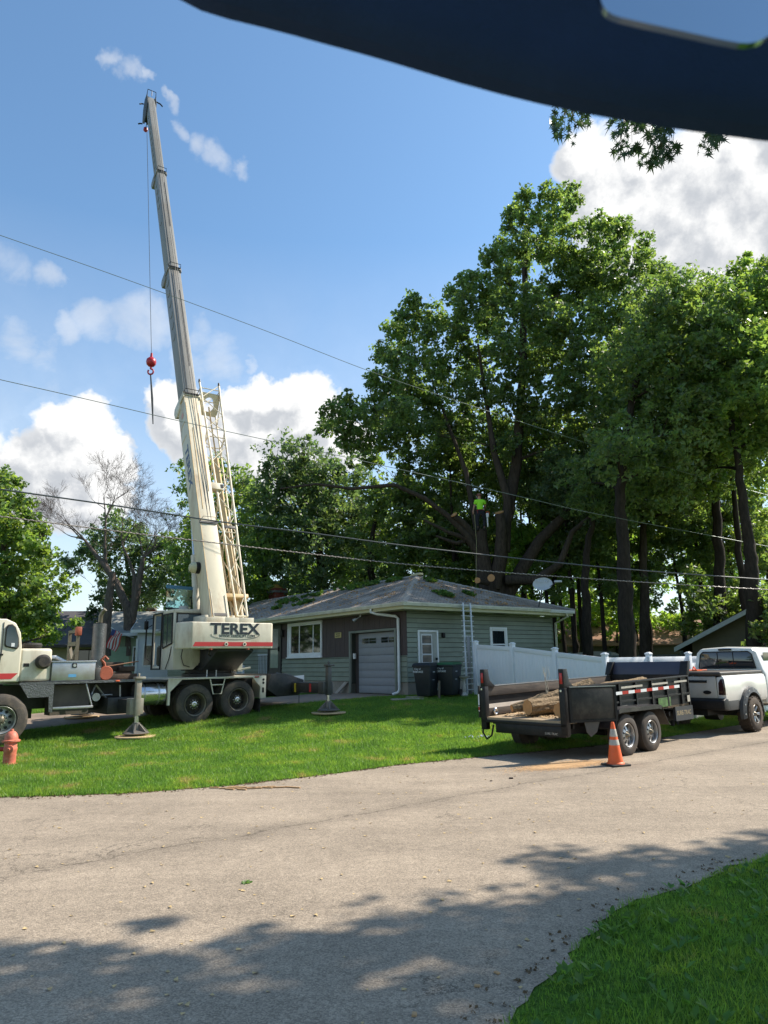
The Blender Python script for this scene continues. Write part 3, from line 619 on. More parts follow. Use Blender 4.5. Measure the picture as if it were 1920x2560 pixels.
    MB().box(cx - .36, cx + .36, cy - .36, cy + .36, 6.07, 6.22).build('chimney_cap', M_CHIM, chim)
    MB().box(cx - .20, cx + .20, cy - .20, cy + .20, 6.22, 6.45).build('flue_liner', mat('yellow_clay', (.50, .33, .08), .8), chim)
    MB().box(ra - .28, ra + .28, yr - .12, yr + .12, zr + .0, zr + .10).build('ridge_vent', M_SOFFIT, roof, bevel=.03)
    return h
def shingle_mat():
    m = bpy.data.materials.new('weathered_shingles'); m.use_nodes = True; nt = m.node_tree; N = nt.nodes.new; L = nt.links.new
    b = nt.nodes['Principled BSDF']; b.inputs['Roughness'].default_value = .95; b.inputs['Specular IOR Level'].default_value = .2
    tc = N('ShaderNodeTexCoord'); br = N('ShaderNodeTexBrick'); mp = N('ShaderNodeMapping'); L(tc.outputs['Object'], mp.inputs[0])
    # course lines follow height: use (x+y, z*3)
    sp = N('ShaderNodeSeparateXYZ'); L(tc.outputs['Object'], sp.inputs[0]); ad = N('ShaderNodeMath'); L(sp.outputs['X'], ad.inputs[0]); L(sp.outputs['Y'], ad.inputs[1])
    mz = N('ShaderNodeMath'); mz.operation = 'MULTIPLY'; L(sp.outputs['Z'], mz.inputs[0]); mz.inputs[1].default_value = 2.9
    cb = N('ShaderNodeCombineXYZ'); L(ad.outputs[0], cb.inputs['X']); L(mz.outputs[0], cb.inputs['Y']); L(cb.outputs[0], br.inputs['Vector'])
    br.inputs['Scale'].default_value = 1; br.inputs['Brick Width'].default_value = .3; br.inputs['Row Height'].default_value = .14; br.inputs['Mortar Size'].default_value = .012
    br.inputs['Color1'].default_value = (.32, .262, .212, 1); br.inputs['Color2'].default_value = (.38, .315, .258, 1); br.inputs['Mortar'].default_value = (.13, .11, .095, 1)
    n = N('ShaderNodeTexNoise'); n.inputs['Scale'].default_value = .9; n.inputs['Detail'].default_value = 9; n.inputs['Roughness'].default_value = .7; L(tc.outputs['Object'], n.inputs['Vector'])
    r = N('ShaderNodeMapRange'); L(n.outputs['Fac'], r.inputs['Value']); r.inputs['From Min'].default_value = .35; r.inputs['From Max'].default_value = .7; r.inputs['To Min'].default_value = .55; r.inputs['To Max'].default_value = 1.5
    mx = N('ShaderNodeMix'); mx.data_type = 'RGBA'; mx.blend_type = 'MULTIPLY'; mx.inputs['Factor'].default_value = 1; L(br.outputs[0], mx.inputs['A']); L(r.outputs[0], mx.inputs['B'])
    n2 = N('ShaderNodeTexNoise'); n2.inputs['Scale'].default_value = 2.6; n2.inputs['Detail'].default_value = 9; n2.inputs['Roughness'].default_value = .75; L(tc.outputs['Object'], n2.inputs['Vector'])
    r2 = N('ShaderNodeMapRange'); L(n2.outputs['Fac'], r2.inputs['Value']); r2.inputs['From Min'].default_value = .58; r2.inputs['From Max'].default_value = .68; r2.inputs['To Max'].default_value = .6
    m2 = N('ShaderNodeMix'); m2.data_type = 'RGBA'; L(r2.outputs[0], m2.inputs['Factor']); L(mx.outputs['Result'], m2.inputs['A']); m2.inputs['B'].default_value = (.17, .10, .06, 1)
    L(m2.outputs['Result'], b.inputs['Base Color'])
    bp = N('ShaderNodeBump'); bp.inputs['Strength'].default_value = .6; bp.inputs['Distance'].default_value = .02; L(br.outputs['Fac'], bp.inputs['Height']); bp.invert = True; L(bp.outputs[0], b.inputs['Normal'])
    return m
HOUSE = build_house()

# ------------------------------------------------------------------ wheels
M_DISC = mat('shaded_wheel_disc', (.05, .04, .03), .7, .2, var=.4, scale=6)  # dark colour paints in the shade of the deep wheel recess
def wheel(parent, c, rad, rimr, width, side, name='wheel', rm=None, tm=None, holes=8, dual=False, treadn=0, hubm=None, flat=False):
    """axis along local y; side=-1: outer face towards -y"""
    c = Vector(c); rm = rm or M_RIMG; tm = tm or M_TYRE; s = side
    def P(l): return [(r, s * h) for r, h in l]
    w = width
    t = MB(); t.lathe(P([(rimr, -w), (rad * .90, -w), (rad * .985, -w * .93), (rad, -w * .8), (rad, -w * .2), (rad * .985, -w * .07), (rad * .93, .0), (rad * .84, .022), (rimr * 1.12, .018), (rimr * 1.02, -.01), (rimr * .97, -.05), (rimr * .97, -w)]), c, 'y', 40)
    tyre = t.build(name, tm, parent, smooth=True)
    if treadn:
        tb = MB()
        for i in range(treadn):
            a = 2 * math.pi * i / treadn
            for (h0, h1, da) in ((-w * .98, -w * .6, 0), (-w * .56, -w * .28, .5), (-w * .24, w * .01, 0)):
                aa = a + da * 2 * math.pi / treadn; ca, sa = math.cos(aa), math.sin(aa); q = math.pi / treadn * .62
                bp_ = [(rad * .97 * math.cos(aa - q), s * h0, rad * .97 * math.sin(aa - q)), (rad * .97 * math.cos(aa + q), s * h0, rad * .97 * math.sin(aa + q)), (rad * .97 * math.cos(aa + q), s * h1, rad * .97 * math.sin(aa + q)), (rad * .97 * math.cos(aa - q), s * h1, rad * .97 * math.sin(aa - q))]
                tp = [(p[0] * 1.058, p[1], p[2] * 1.058) for p in bp_]
                tb.hexa([c + Vector(p) for p in bp_], [c + Vector(p) for p in tp])
        tb.build('tread', tm, tyre, kind='stuff')
    r = MB(); depth = .10 if not dual else .17
    r.lathe(P([(rimr * .99, -.012), (rimr * 1.03, .004), (rimr * 1.0, .012), (rimr * .93, .0), (rimr * .90, -.03), (rimr * .86, -depth), (rimr * .855, -depth - .002)]), c, 'y', 40)
    r.v = r.v; r.f = r.f[:-2]
    r.build('rim', rm, tyre, smooth=True)
    r = MB(); r.lathe(P([(rimr * .86, -depth), (rimr * .55, -depth * .8), (rimr * .42, -depth * .55), (rimr * .40, -depth * .75), (.02, -depth * .75)]), c, 'y', 40)
    r.build('wheel_disc', M_DISC if dual else rm, tyre, smooth=True)
    hb = MB(); hh = -depth * .25 if dual else depth * .2
    hb.lathe(P([(rimr * .30, -depth * .85), (rimr * .30, -depth * .45), (rimr * .24, -depth * .3), (rimr * .12, hh), (.01, hh * 1.15)]), c, 'y', 20); hb.build('hub', hubm or M_RIMG, tyre, smooth=True)
    hl = MB()
    for i in range(holes):
        a = 2 * math.pi * (i + .5) / holes; p = c + Vector((rimr * .70 * math.cos(a), s * (-depth * .86), rimr * .70 * math.sin(a)))
        hl.cyl(p, 'y', rimr * .115, s * 0, s * .02, 10)
    hl.build('rim_hole', M_BLACK, tyre, kind='stuff')
    nt_ = MB()
    for i in range(10):
        a = 2 * math.pi * i / 10; p = c + Vector((rimr * .36 * math.cos(a), s * (-depth * .6), rimr * .36 * math.sin(a))); nt_.cyl(p, 'y', .016, 0, s * .03, 6)
    nt_.build('wheel_nut', M_CHROME, tyre, kind='stuff')
    return tyre

# ------------------------------------------------------------------ the truck crane
KF = frame(-5.38, 20.63, 0, R(40))     # x to the rear of the carrier, y away from the viewer
SF = frame(-5.10, 20.80, 0, R(36))     # superstructure: y = direction of the boom
REL = KF.inverted() @ SF
KI = KF.inverted()
def build_crane():
    k = thing('truck_crane', 'cream truck crane with telescopic boom raised and red striped counterweight', 'crane', KF)
    B = lambda: MB(); U = lambda: MB(REL)
    # --- carrier
    cab = B().prism([(-7.4, 1.50), (-5.05, 1.50), (-5.05, 2.30), (-5.10, 2.62), (-5.22, 2.84), (-5.42, 2.93), (-7.0, 2.93), (-7.3, 2.6)], 'y', -1.22, 1.2).build('carrier_cab', M_CREAM, k, bevel=.035, seg=3)
    wp = [(-5.40, 2.29), (-5.16, 2.24), (-5.12, 2.30), (-5.14, 2.50), (-5.22, 2.74), (-5.30, 2.81), (-5.39, 2.80), (-5.43, 2.72), (-5.43, 2.34)]
    B().prism(wp, 'y', -1.245, -1.215).build('window_seal', M_BLACKR, cab, bevel=.01)
    ctr = (-5.29, 2.52); B().prism([((x - ctr[0]) * .84 + ctr[0], (z - ctr[1]) * .88 + ctr[1]) for x, z in wp], 'y', -1.252, -1.24).build('window', M_GLASSB, cab)
    B().box(-5.29, -5.22, -1.256, -1.2525, 2.30, 2.38).build('sticker', M_WHITE, cab)
    B().box(-6.55, -5.60, -1.24, -1.21, 2.25, 2.80).build('window', M_GLASSD, cab, bevel=.03)
    B().box(-7.42, -7.37, -1.0, 1.0, 2.15, 2.8).build('windscreen', M_GLASSD, cab)
    B().prism([(-7.0, 1.57), (-5.22, 1.57), (-5.09, 1.70), (-7.0, 1.70)], 'y', -1.2235, -1.215).build('stripe', M_RED, cab)
    s = B(); s.tube([(-5.475, -1.226, 2.85), (-5.47, -1.226, 2.2), (-5.51, -1.226, 1.6), (-5.5, -1.226, 1.50)], .008, 6); s.build('door_seam', M_BLACKR, cab)
    B().box(-5.56, -5.44, -1.26, -1.22, 2.10, 2.14).build('door_handle', M_BLACK, cab)
    B().box(-5.06, -4.36, -1.18, .9, 1.50, 2.26).build('engine_cover', M_CREAM, k, bevel=.07, seg=3)
    en = B(); en.box(-5.01, -4.70, -1.1835, -1.178, 1.60, 1.98); en.build('access_panel', M_CREAM, k, bevel=.0)
    B().box(-4.98, -4.86, -1.19, -1.18, 1.84, 1.92).build('vent', M_BLACK, k)
    a = B(); a.lathe([(.0, .12), (.15, .12), (.165, .05), (.17, -.06), (.13, -.10), (.12, -.13), (.03, -.135)][::-1], (-4.58, -1.24, 1.95), 'y', 28); a.build('air_cleaner', M_BLACKR, k, smooth=True)
    a = B(); a.lathe([(.05, -.09), (.20, -.06), (.22, .0), (.19, .045), (.02, .055)], (-4.72, -.75, 2.35), 'z', 28); a.build('intake_cap', M_BLACKR, k, smooth=True)
    a = B(); a.tube([(-4.5, -.5, 1.95), (-4.35, -.5, 2.07), (-4.1, -.5, 2.06), (-3.85, -.5, 1.93)], .045, 10); a.build('white_hose', M_WHITE, k, smooth=True)
    tb = B().box(-4.36, -3.36, -1.22, -.62, 1.505, 1.93).build('tool_box', M_ALU, k, bevel=.008)
    B().box(-4.38, -3.34, -1.235, -.60, 1.93, 1.965).build('lid', M_ALU, tb, bevel=.006)
    B().box(-3.91, -3.80, -1.232, -1.221, 1.80, 1.91).build('latch', M_BLACK, tb, bevel=.01)
    B().cyl((-3.855, -1.236, 1.855), 'y', .035, 0, .006, 12).build('latch_plate', M_CHROME, tb)
    B().box(-3.98, -3.80, -1.224, -1.2205, 1.58, 1.65).build('sticker', mat('blue_sticker', (.10, .32, .55), .5), tb)
    # exhaust with chequer shield, boom rest, timbers are things of their own
    ex = B().cyl((-3.22, -.92, 0), 'z', .165, 1.55, 2.88, 26).build('exhaust_shield', M_TREAD, k, smooth=True)
    B().tube([(-3.22, -.92, 2.80), (-3.22, -.92, 3.08), (-3.19, -.97, 3.18), (-3.15, -1.02, 3.24)], .055, 14).build('exhaust_pipe', M_RIMG, ex, smooth=True)
    B().cyl((-3.22, -.92, 0), 'z', .12, 2.885, 2.90, 20).build('shield_opening', M_BLACK, ex)
    br = B(); br.box(-3.62, -3.55, -.45, -.38, 1.5, 2.75); br.box(-3.62, -3.55, .25, .32, 1.5, 2.75); br.box(-3.625, -3.545, -.38, .25, 2.35, 2.45); br.box(-3.625, -3.545, -.38, .25, 2.68, 2.75)
    br.hexa([(-3.62, -.40, 1.60), (-3.55, -.40, 1.60), (-3.55, -.32, 1.56), (-3.62, -.32, 1.56)], [(-3.62, .20, 2.35), (-3.55, .20, 2.35), (-3.55, .28, 2.31), (-3.62, .28, 2.31)])
    br.hexa([(-3.60, .20, 1.56), (-3.54, .20, 1.56), (-3.54, .28, 1.60), (-3.60, .28, 1.60)], [(-3.60, -.40, 2.31), (-3.54, -.40, 2.31), (-3.54, -.32, 2.35), (-3.60, -.32, 2.35)])
    br.build('boom_rest', M_RIMG, k)
    B().box(-3.66, -3.52, -.50, -.36, 2.60, 2.82).build('marker_lamp', M_ORGH, k, bevel=.02)
    # decks and side plates
    B().box(-5.04, -2.20, -1.25, 1.25, 1.43, 1.485).build('deck', M_TREAD, k)
    B().box(-2.20, -1.45, -1.2, 1.25, 1.41, 1.45).build('deck', M_CHASSIS, k)
    B().box(-1.48, 1.26, -1.25, 1.25, 1.445, 1.49).build('deck', M_CREAM, k, bevel=.008)
    B().prism([(-5.02, 1.425), (-4.84, 1.14), (-4.39, 1.14), (-4.37, .80), (-4.29, .78), (-4.29, 1.425)], 'y', -1.255, -1.245).build('side_plate', M_TREAD, k)
    B().box(-4.285, -3.36, -1.25, -1.14, .84, .90).build('step', M_ALU, k, bevel=.01)
    s = B(); s.tube([(-3.38, -1.2, .88), (-3.55, -1.2, 1.42)], .02, 8); s.build('step_bracket', M_ALU, k)
    B().box(-4.28, -3.40, -1.02, -.55, .70, 1.40).build('battery_box', mat('grubby_brown_steel', (.075, .062, .05), .7, var=.3, dirt=(.14, .11, .08)), k)
    fr = B(); fr.box(-7.2, 2.0, -.48, -.36, .85, 1.40); fr.box(-7.2, 2.0, .36, .48, .85, 1.40); fr.box(-3.3, -2.85, -.36, .36, .75, 1.3); fr.box(-6.6, -4.5, -.30, .30, .62, 1.30); fr.box(-2.7, -1.8, -.3, .3, .7, 1.2)
    for xx in (-5.35, -.69, .59): fr.cyl((xx, 0, .74 if xx > -2 else .64), 'y', .09, -.95, .95, 12)
    for xx in (-.69, .59): fr.cyl((xx, 0, .80), 'y', .24, -.25, .25, 16)
    for yy in (-.42, .42): fr.box(-1.3, 1.2, yy - .05, yy + .05, .78, .92)
    fr.build('chassis', M_CHASSIS, k)
    lk = B()
    for (p, q) in (((-3.35, -.9, 1.05), (-3.2, -.8, 1.35)), ((-3.1, -1.0, 1.12), (-2.8, -.9, 1.12)), ((-2.95, -.9, 1.05), (-3.25, -1.0, 1.38)), ((-2.6, -.9, 1.05), (-2.62, -.9, 1.35))): lk.tube([p, q], .022, 8)
    lk.cyl((-3.22, -.95, 1.08), 'y', .10, -.05, .1, 16); lk.build('valve_linkage', M_ALU, k)
    # outriggers
    def outrigger(x, yj, zg, ztop, z0, z1, colr, sgn):
        bm_ = B().box(x - .15, x + .15, min(yj, -sgn * .9), max(yj, -sgn * .9), z0, z1).build('outrigger_beam', M_CHASSIS if sgn < 0 else M_CHASSIS, k, bevel=.012)
        B().box(x - .165, x + .165, yj - .03 if sgn < 0 else yj - .22, yj + .22 if sgn < 0 else yj + .03, z0 - .02, z1 + .03).build('beam_end_box', colr, bm_, bevel=.01)
        j = B(); j.box(x - .065, x + .065, yj + sgn * .05 - .065, yj + sgn * .05 + .065, z0 - .05, ztop - .06); j.box(x - .10, x + .14, yj + sgn * .05 - .1, yj + sgn * .05 + .1, ztop - .06, ztop)
        j.cyl((x, yj + sgn * .05, 0), 'z', .03, ztop, ztop + .08, 8)
        jj = j.build('outrigger_jack', colr, k, bevel=.01)
        B().cyl((x, yj + sgn * .05, 0), 'z', .055, zg + .2, z0, 16).build('piston', M_CHROME, jj, smooth=True)
        p = B(); cx, cy = x, yj + sgn * .05
        p.lathe([(.30, zg + .045), (.315, zg + .065), (.28, zg + .085), (.10, zg + .13), (.085, zg + .30), (.06, zg + .30)], (cx, cy, 0), 'z', 24)
        for i in range(6):
            a_ = i * math.pi / 3; dx, dy = math.cos(a_), math.sin(a_); n_ = Vector((-dy, dx, 0)) * .012
            q = [Vector((cx + dx * .06, cy + dy * .06, zg + .07)), Vector((cx + dx * .29, cy + dy * .29, zg + .07)), Vector((cx + dx * .29, cy + dy * .29, zg + .10)), Vector((cx + dx * .11, cy + dy * .11, zg + .27)), Vector((cx + dx * .06, cy + dy * .06, zg + .27))]
            p.add([v + n_ for v in q] + [v - n_ for v in q], [(0, 1, 2, 3, 4), (9, 8, 7, 6, 5)] + [(i2, (i2 + 1) % 5, 5 + (i2 + 1) % 5, 5 + i2) for i2 in range(5)])
        p.build('float_pad', mat('scuffed_float', (.17, .155, .135), .5, .4, var=.4, dirt=(.08, .05, .035)), jj)
        return Vector((cx, cy, zg))
    cr = mat('outrigger_cream', (.25, .235, .19), .5, var=.15, dirt=(.2, .12, .07), damt=.6, dscale=4)
    PADS = []
    for (x, yj, sg, zt, z0, z1, m_) in ((-2.60, -2.05, -1, 1.56, .70, 1.02, cr), (-2.60, 1.95, 1, 1.56, .70, 1.02, cr), (2.47, -2.84, -1, 1.78, .99, 1.27, M_STEEL), (2.47, 2.6, 1, 1.78, .99, 1.27, M_STEEL)):
        wpt = KF @ Vector((x, yj + sg * .05, 0)); PADS.append(outrigger(x, yj, gzf(wpt.x, wpt.y) + .03, zt, z0, z1, m_, sg))
    for zz, m_ in ((1.06, None),):
        B().box(-3.0, -2.2, -1.2, 1.2, .66, 1.06).build('outrigger_box', M_CHASSIS, k, bevel=.01)
    # rear outrigger housing
    B().prism([(1.50, 1.10), (1.62, 1.53), (2.10, 1.53), (2.75, 1.34), (2.78, 1.05), (2.55, .90), (1.85, .88)], 'y', -1.22, 1.22).build('rear_outrigger_housing', M_CHASSIS, k, bevel=.012)
    b2 = B(); b2.box(1.40, 2.05, -1.0, 1.0, 1.40, 1.53); b2.tube([(2.2, -.9, 1.52), (2.5, -.9, 1.46), (2.72, -.9, 1.36)], .03, 8); b2.tube([(2.2, -.5, 1.54), (2.5, -.5, 1.48), (2.72, -.5, 1.36)], .03, 8); b2.build('housing_top', M_STEEL, k)
    B().box(2.27, 2.31, -1.48, -1.44, 1.0, 1.25).build('yellow_mark', mat('yellow_paint', (.55, .40, .03), .5), k)
    B().box(2.316, 2.318, -2.25, -2.15, 1.02, 1.25).build('red_mark', M_RED, k)
    # fuel tank, frames, ladder, tail plate
    ft = B().cyl((0, -.94, 1.10), 'x', .285, -2.27, -1.50, 28).build('fuel_tank', M_CHROME, k, bevel=.03)
    B().cyl((-2.0, -1.0, 1.38), 'z', .06, 0, .07, 14).build('filler_cap', M_BLACK, ft)
    for xx in (-2.1, -1.72): B().cyl((0, -.94, 1.10), 'x', .292, xx, xx + .04, 28).build('strap', M_ALU, ft)
    g = B(); g.box(-1.48, -1.42, -1.24, -1.16, .80, 1.45); g.prism([(-1.42, 1.445), (-1.10, 1.445), (-1.42, 1.14)], 'y', -1.24, -1.23); g.build('fender_bracket', M_CREAM, k)
    g = B(); g.tube([(-.30, -1.24, 1.44), (-.20, -1.24, 1.04), (.04, -1.24, 1.04), (.14, -1.24, 1.44)], .018, 8); g.tube([(-.25, -1.24, 1.28), (.10, -1.24, 1.28)], .018, 8); g.build('step_ladder', M_CREAM, k)
    g = B(); g.box(1.25, 1.44, -1.25, -1.19, .86, 1.49); g.prism([(1.25, 1.47), (.98, 1.47), (1.25, 1.18)], 'y', -1.25, -1.235); g.box(1.425, 1.44, -1.19, 1.2, .86, 1.49); g.build('tail_plate', M_CREAM, k, bevel=.006)
    for (x, z, r_) in ((1.35, 1.38, .035), (1.35, 1.29, .035)): B().cyl((x, -1.25, z), 'y', r_, -.006, 0, 14).build('plate_hole', M_BLACK, k)
    B().box(1.31, 1.37, -1.256, -1.25, 1.02, 1.16).build('plate_hole', M_BLACK, k, bevel=.0)
    B().box(1.06, 1.20, -1.275, -1.25, 1.44, 1.48).build('marker_lamp', M_REDL, k, bevel=.008)
    B().box(-2.86, -2.76, -1.275, -1.25, 1.445, 1.48).build('marker_lamp', M_ORANGE, k, bevel=.008)
    B().box(1.27, 1.29, -1.2, -.62, .40, .86).build('mud_flap', M_BLACKR, k)
    for (x, y0) in ((-.05, -.8), (.70, .6), (.98, .6)):
        pp = [(x + .14 * math.cos(t_), y0, 1.62 + .10 + .14 * math.sin(t_)) for t_ in np.linspace(0, math.pi, 9)]
        B().tube([(x + .14, y0, 1.46)] + pp + [(x - .14, y0, 1.46)], .016, 8).build('grab_hoop', M_WHITE, k, smooth=True)
    # wheels
    gw = lambda x, y: gzf(*(KF @ Vector((x, y, 0)))[:2])
    fm = mat('alloy_front_rim', (.33, .33, .31), .35, .6, var=.2, dirt=(.10, .08, .05), damt=.6, dscale=6)
    for s_ in (-1, 1):
        wheel(k, (-5.35, s_ * 1.23, .585 + gw(-5.35, s_ * 1.1)), .57, .30, .40, s_, rm=fm, holes=10)
        for x in (-.69, .59):
            zc = {-.69: .79, .59: .855}[x]
            wheel(k, (x, s_ * 1.20, zc), .525, .30, .27, s_, dual=True, holes=8, hubm=M_CHROME)
            wheel(k, (x, s_ * .88, zc), .525, .30, .27, s_, dual=True, holes=8)
    # --- superstructure
    U().lathe([(.75, 1.50), (.75, 1.58), (.66, 1.60), (.66, 1.70)], (-.1, 0, 0), 'z', 36).build('slewing_ring', M_CHASSIS, k, smooth=True)
    U().prism([(-.75, 1.66), (-1.85, 2.16), (-1.85, 2.24), (1.0, 2.24), (.85, 1.66)], 'x', -.62, .42).build('turntable_frame', mat('black_frame_steel', (.02, .02, .02), .6, var=.3), k, bevel=.01)  # frame in black steel with random tone variation
    U().prism([(-.60, 1.63), (-1.40, 2.10), (-1.40, 2.23), (.4, 2.23), (.4, 1.63)], 'x', .42, .50).build('frame_side_plate', M_CREAM, k)
    hz_ = U()
    for (a_, b_) in ((-.45, -.9), (-.2, -1.2), (.1, -.8), (.3, -1.3)): hz_.tube([(a_, b_, 2.22), (a_ + .06, b_ - .05, 2.02), (a_ + .15, b_ + .2, 1.88), (a_ + .05, b_ + .5, 1.72)], .02, 6)
    hz_.tube([(-.65, -1.5, 2.24), (-.7, -1.45, 2.1), (-.55, -1.3, 2.0), (-.3, -1.35, 2.1), (-.1, -1.5, 2.22)], .018, 6); hz_.build('hydraulic_hose', M_BLACKR, k, kind='stuff')
    v_ = U(); v_.box(.48, .62, -.75, -.4, 1.62, 1.95); v_.tube([(.3, -1.1, 1.66), (.7, -1.1, 1.72)], .03); v_.cyl((.55, -.8, 1.95), 'z', .05, 0, .12, 12); v_.build('swing_motor', M_CREAM, k)
    cw = U().prism([(-1.40, -2.00), (.90, -2.00), (.96, -1.94), (.96, -1.30), (-1.60, -1.30), (-1.60, -1.62)], 'z', 2.235, 2.93).build('counterweight', M_CREAM, k, bevel=.03, seg=3)
    U().prism([(-1.36, 2.295), (.935, 2.295), (.935, 2.405), (-1.30, 2.405)], 'y', -2.005, -1.99).build('stripe', M_RED, cw)
    U().box(.955, .9655, -1.93, -1.32, 2.295, 2.405).build('stripe', M_RED, cw)
    for a0, a1 in ((-.97, -.43), (-.425, -.02), (-.015, .41)): U().box(a0, a1, -1.88, -1.32, 2.93, 3.07).build('counterweight_slab', M_CREAM, cw, bevel=.008)
    for x in (-.44, .09):
        U().lathe([(.052, 0), (.052, -.018), (.030, -.020), (.026, -.004), (.001, -.004)], (x, -2.0, 2.35), 'y', 18).build('lifting_socket', M_CREAM, cw, smooth=True); U().cyl((x, -2.002, 2.35), 'y', .027, -.006, 0, 14).build('socket_hole', M_BLACK, cw)
    for x in (-.86, .20): U().cyl((x, -1.97, 2.235), 'z', .045, -.03, 0, 12).build('bolt', M_ORGH, cw)
    TF = lambda x, y, z: REL @ Matrix.Translation((x, y, z)) @ FACE
    text('TEREX', .40, M_BLACKT, TF(-.19, -2.004, 2.745), cw, bold=.012, sx=1.20, depth=.003)
    text('WWW.TEREXLIFT.COM', .105, M_BLACKT, TF(-.125, -2.004, 2.565), cw, bold=.0, sx=.93, depth=.003)
    arc = U(); arc.tube([(-.17 + .70 * math.cos(t_), -2.004, 2.60 - .125 * math.sin(t_)) for t_ in np.linspace(-.12, math.pi + .12, 26)], .005, 6); arc.build('emblem_arc', M_BLACKT, cw)
    # winch and plumbing behind the counterweight
    U().cyl((-.42, -1.0, 2.62), 'x', .26, -.3, .3, 20).build('winch_drum', M_STEEL, k, smooth=True)
    U().box(-.86, -.76, -1.5, .7, 2.24, 3.15).box(-.08, .02, -1.5, .7, 2.24, 3.15).build('boom_support', M_CREAM, k, bevel=.02)
    U().cyl((-.98, -.15, 0), 'z', .13, 2.95, 3.48, 18).build('oil_reservoir', mat('pale_grey_steel', (.45, .44, .42), .5), k, smooth=True)
    U().cyl((.32, -1.0, 0), 'z', .12, 2.95, 3.35, 18).build('oil_reservoir', mat('grey_drum', (.36, .38, .42), .5), k, smooth=True)
    # operator cab
    x0, x1, y0, y1 = -1.40, -.58, -.62, 1.12
    c = U(); zb, zt = 1.70, 3.36
    c.prism([(x0 + .03, zb), (x0 - .0, 2.42), (x1, 2.42), (x1, 1.92), (x1 - .22, zb)], 'y', y0, .32)          # lower body
    c.box(x0 + .02, x1, .32, y1, zb, 1.80)
    c.box(x0, x1, y0 - .02, y1, zt - .10, zt); c.box(x0, x0 + .10, y0, y0 + .09, 2.40, zt); c.box(x1 - .07, x1, y0, y0 + .09, 2.40, zt)
    c.box(x0 + .1, x1 - .07, y0, y0 + .05, 3.20, 3.28); c.box(x1 - .06, x1, y1 - .08, y1, 1.8, zt); c.box(x1 - .05, x1, y0 + .09, y1 - .08, 1.8, 2.5)
    c.box(x0 + .0, x0 + .05, .28, .36, zb, zt); c.box(x0 + .0, x0 + .05, y1 - .06, y1, zb, zt)
    oc = c.build('operator_cab', M_CREAM, k, bevel=.018)
    U().box(x0 + .06, x1 - .03, y0 - .012, y0 - .0, 2.44, 3.25).build('window_seal', M_BLACKR, oc, bevel=.0)
    U().box(x0 + .10, x1 - .07, y0 - .016, y0 - .010, 2.48, 3.21).build('rear_window', mat('blue_grey_window', (.04, .075, .10), .06, spec=1), oc)
    dw = [(-.56, 2.42), (.20, 2.30), (.26, 3.24), (-.50, 3.24)]
    U().prism(dw, 'x', x0 - .015, x0 - .002).build('door_window', M_GLASSB, oc)
    sl = U()
    for a_, b_ in zip(dw, dw[1:] + dw[:1]): sl.tube([(x0 - .012, a_[0], a_[1]), (x0 - .012, b_[0], b_[1])], .022, 6)
    sl.tube([(x0 - .012, -.15, 2.38), (x0 - .012, -.12, 3.24)], .014, 6); sl.build('window_seal', M_BLACKR, oc)
    bk = U()
    for yy in (.34, y1 - .02): bk.tube([(x0 - .02, yy, 1.72), (x0 - .02, yy, 3.30)], .022, 8)
    bk.tube([(x0 - .02, .34, 3.30), (x0 - .02, y1 - .02, 3.30)], .022, 8); bk.tube([(x0 - .02, .34, 1.72), (x0 - .02, y1, 1.72)], .022, 8)
    bk.tube([(x0 - .03, y1 + .05, 1.95), (x0 - .16, y1 + .12, 2.05), (x0 - .16, y1 + .12, 2.9), (x0 - .03, y1 + .05, 3.0)], .014, 8)
    bk.build('door_frame', M_BLACK, oc)
    U().box(x0 + .08, x1 - .1, .45, .95, 1.80, 2.05).box(x0 + .1, x1 - .12, .25, .42, 2.0, 2.75).build('seat', mat('black_vinyl', (.012, .012, .014), .6), oc, bevel=.04)
    U().box(x0 + .05, x0 + .13, .46, .9, 1.84, 2.35).build('console', M_BLACK, oc, bevel=.02)
    U().box(x0 - .26, x0 - .14, y1 + .02, y1 + .10, 2.86, 3.12).build('mirror', M_BLACK, oc, bevel=.03)
    U().tube([(x0 - .02, y1, 3.2), (x0 - .2, y1 + .06, 3.15), (x0 - .2, y1 + .06, 2.2)], .012, 6).build('mirror_arm', M_BLACK, oc)
    U().tube([(-1.13, y0 - .03, 2.30), (-1.18, y0 - .06, 2.05), (-1.10, y0 - .05, 1.82), (-.92, y0 - .04, 1.77)], .012, 6).build('hose', M_BLACKR, oc, smooth=True)
    U().tube([(-1.40, -.50, 2.33), (-1.405, -.35, 2.0), (-1.41, -.10, 1.72)], .012, 6).build('door_seam', M_BLACKR, oc)
    # raised roof hatch glass
    hx0, hx1 = -1.42, -.66
    ht = U().hexa([(hx0, .10, 3.42), (hx1, .10, 3.42), (hx1, .115, 3.42), (hx0, .115, 3.42)], [(hx0 - .04, -.03, 4.02), (hx1 - .03, -.03, 4.00), (hx1 - .03, -.015, 4.00), (hx0 - .04, -.015, 4.02)]).build('roof_hatch_glass', M_TEAL, oc)
    hf = U(); hf.tube([(hx0, .09, 3.42), (hx1, .09, 3.42)], .022, 8); hf.tube([(hx1, .09, 3.42), (hx1 - .03, -.03, 4.0)], .010, 6); hf.tube([(hx0, .09, 3.42), (hx0 - .04, -.03, 4.02)], .008, 6)
    for (a_, b_) in ((hx0 + .06, 3.6), (hx1 - .07, 3.72), (hx0 + .06, 3.86)): hf.box(a_, a_ + .03, .0, .08, b_, b_ + .05)
    hf.build('hatch_frame', M_BLACK, oc)
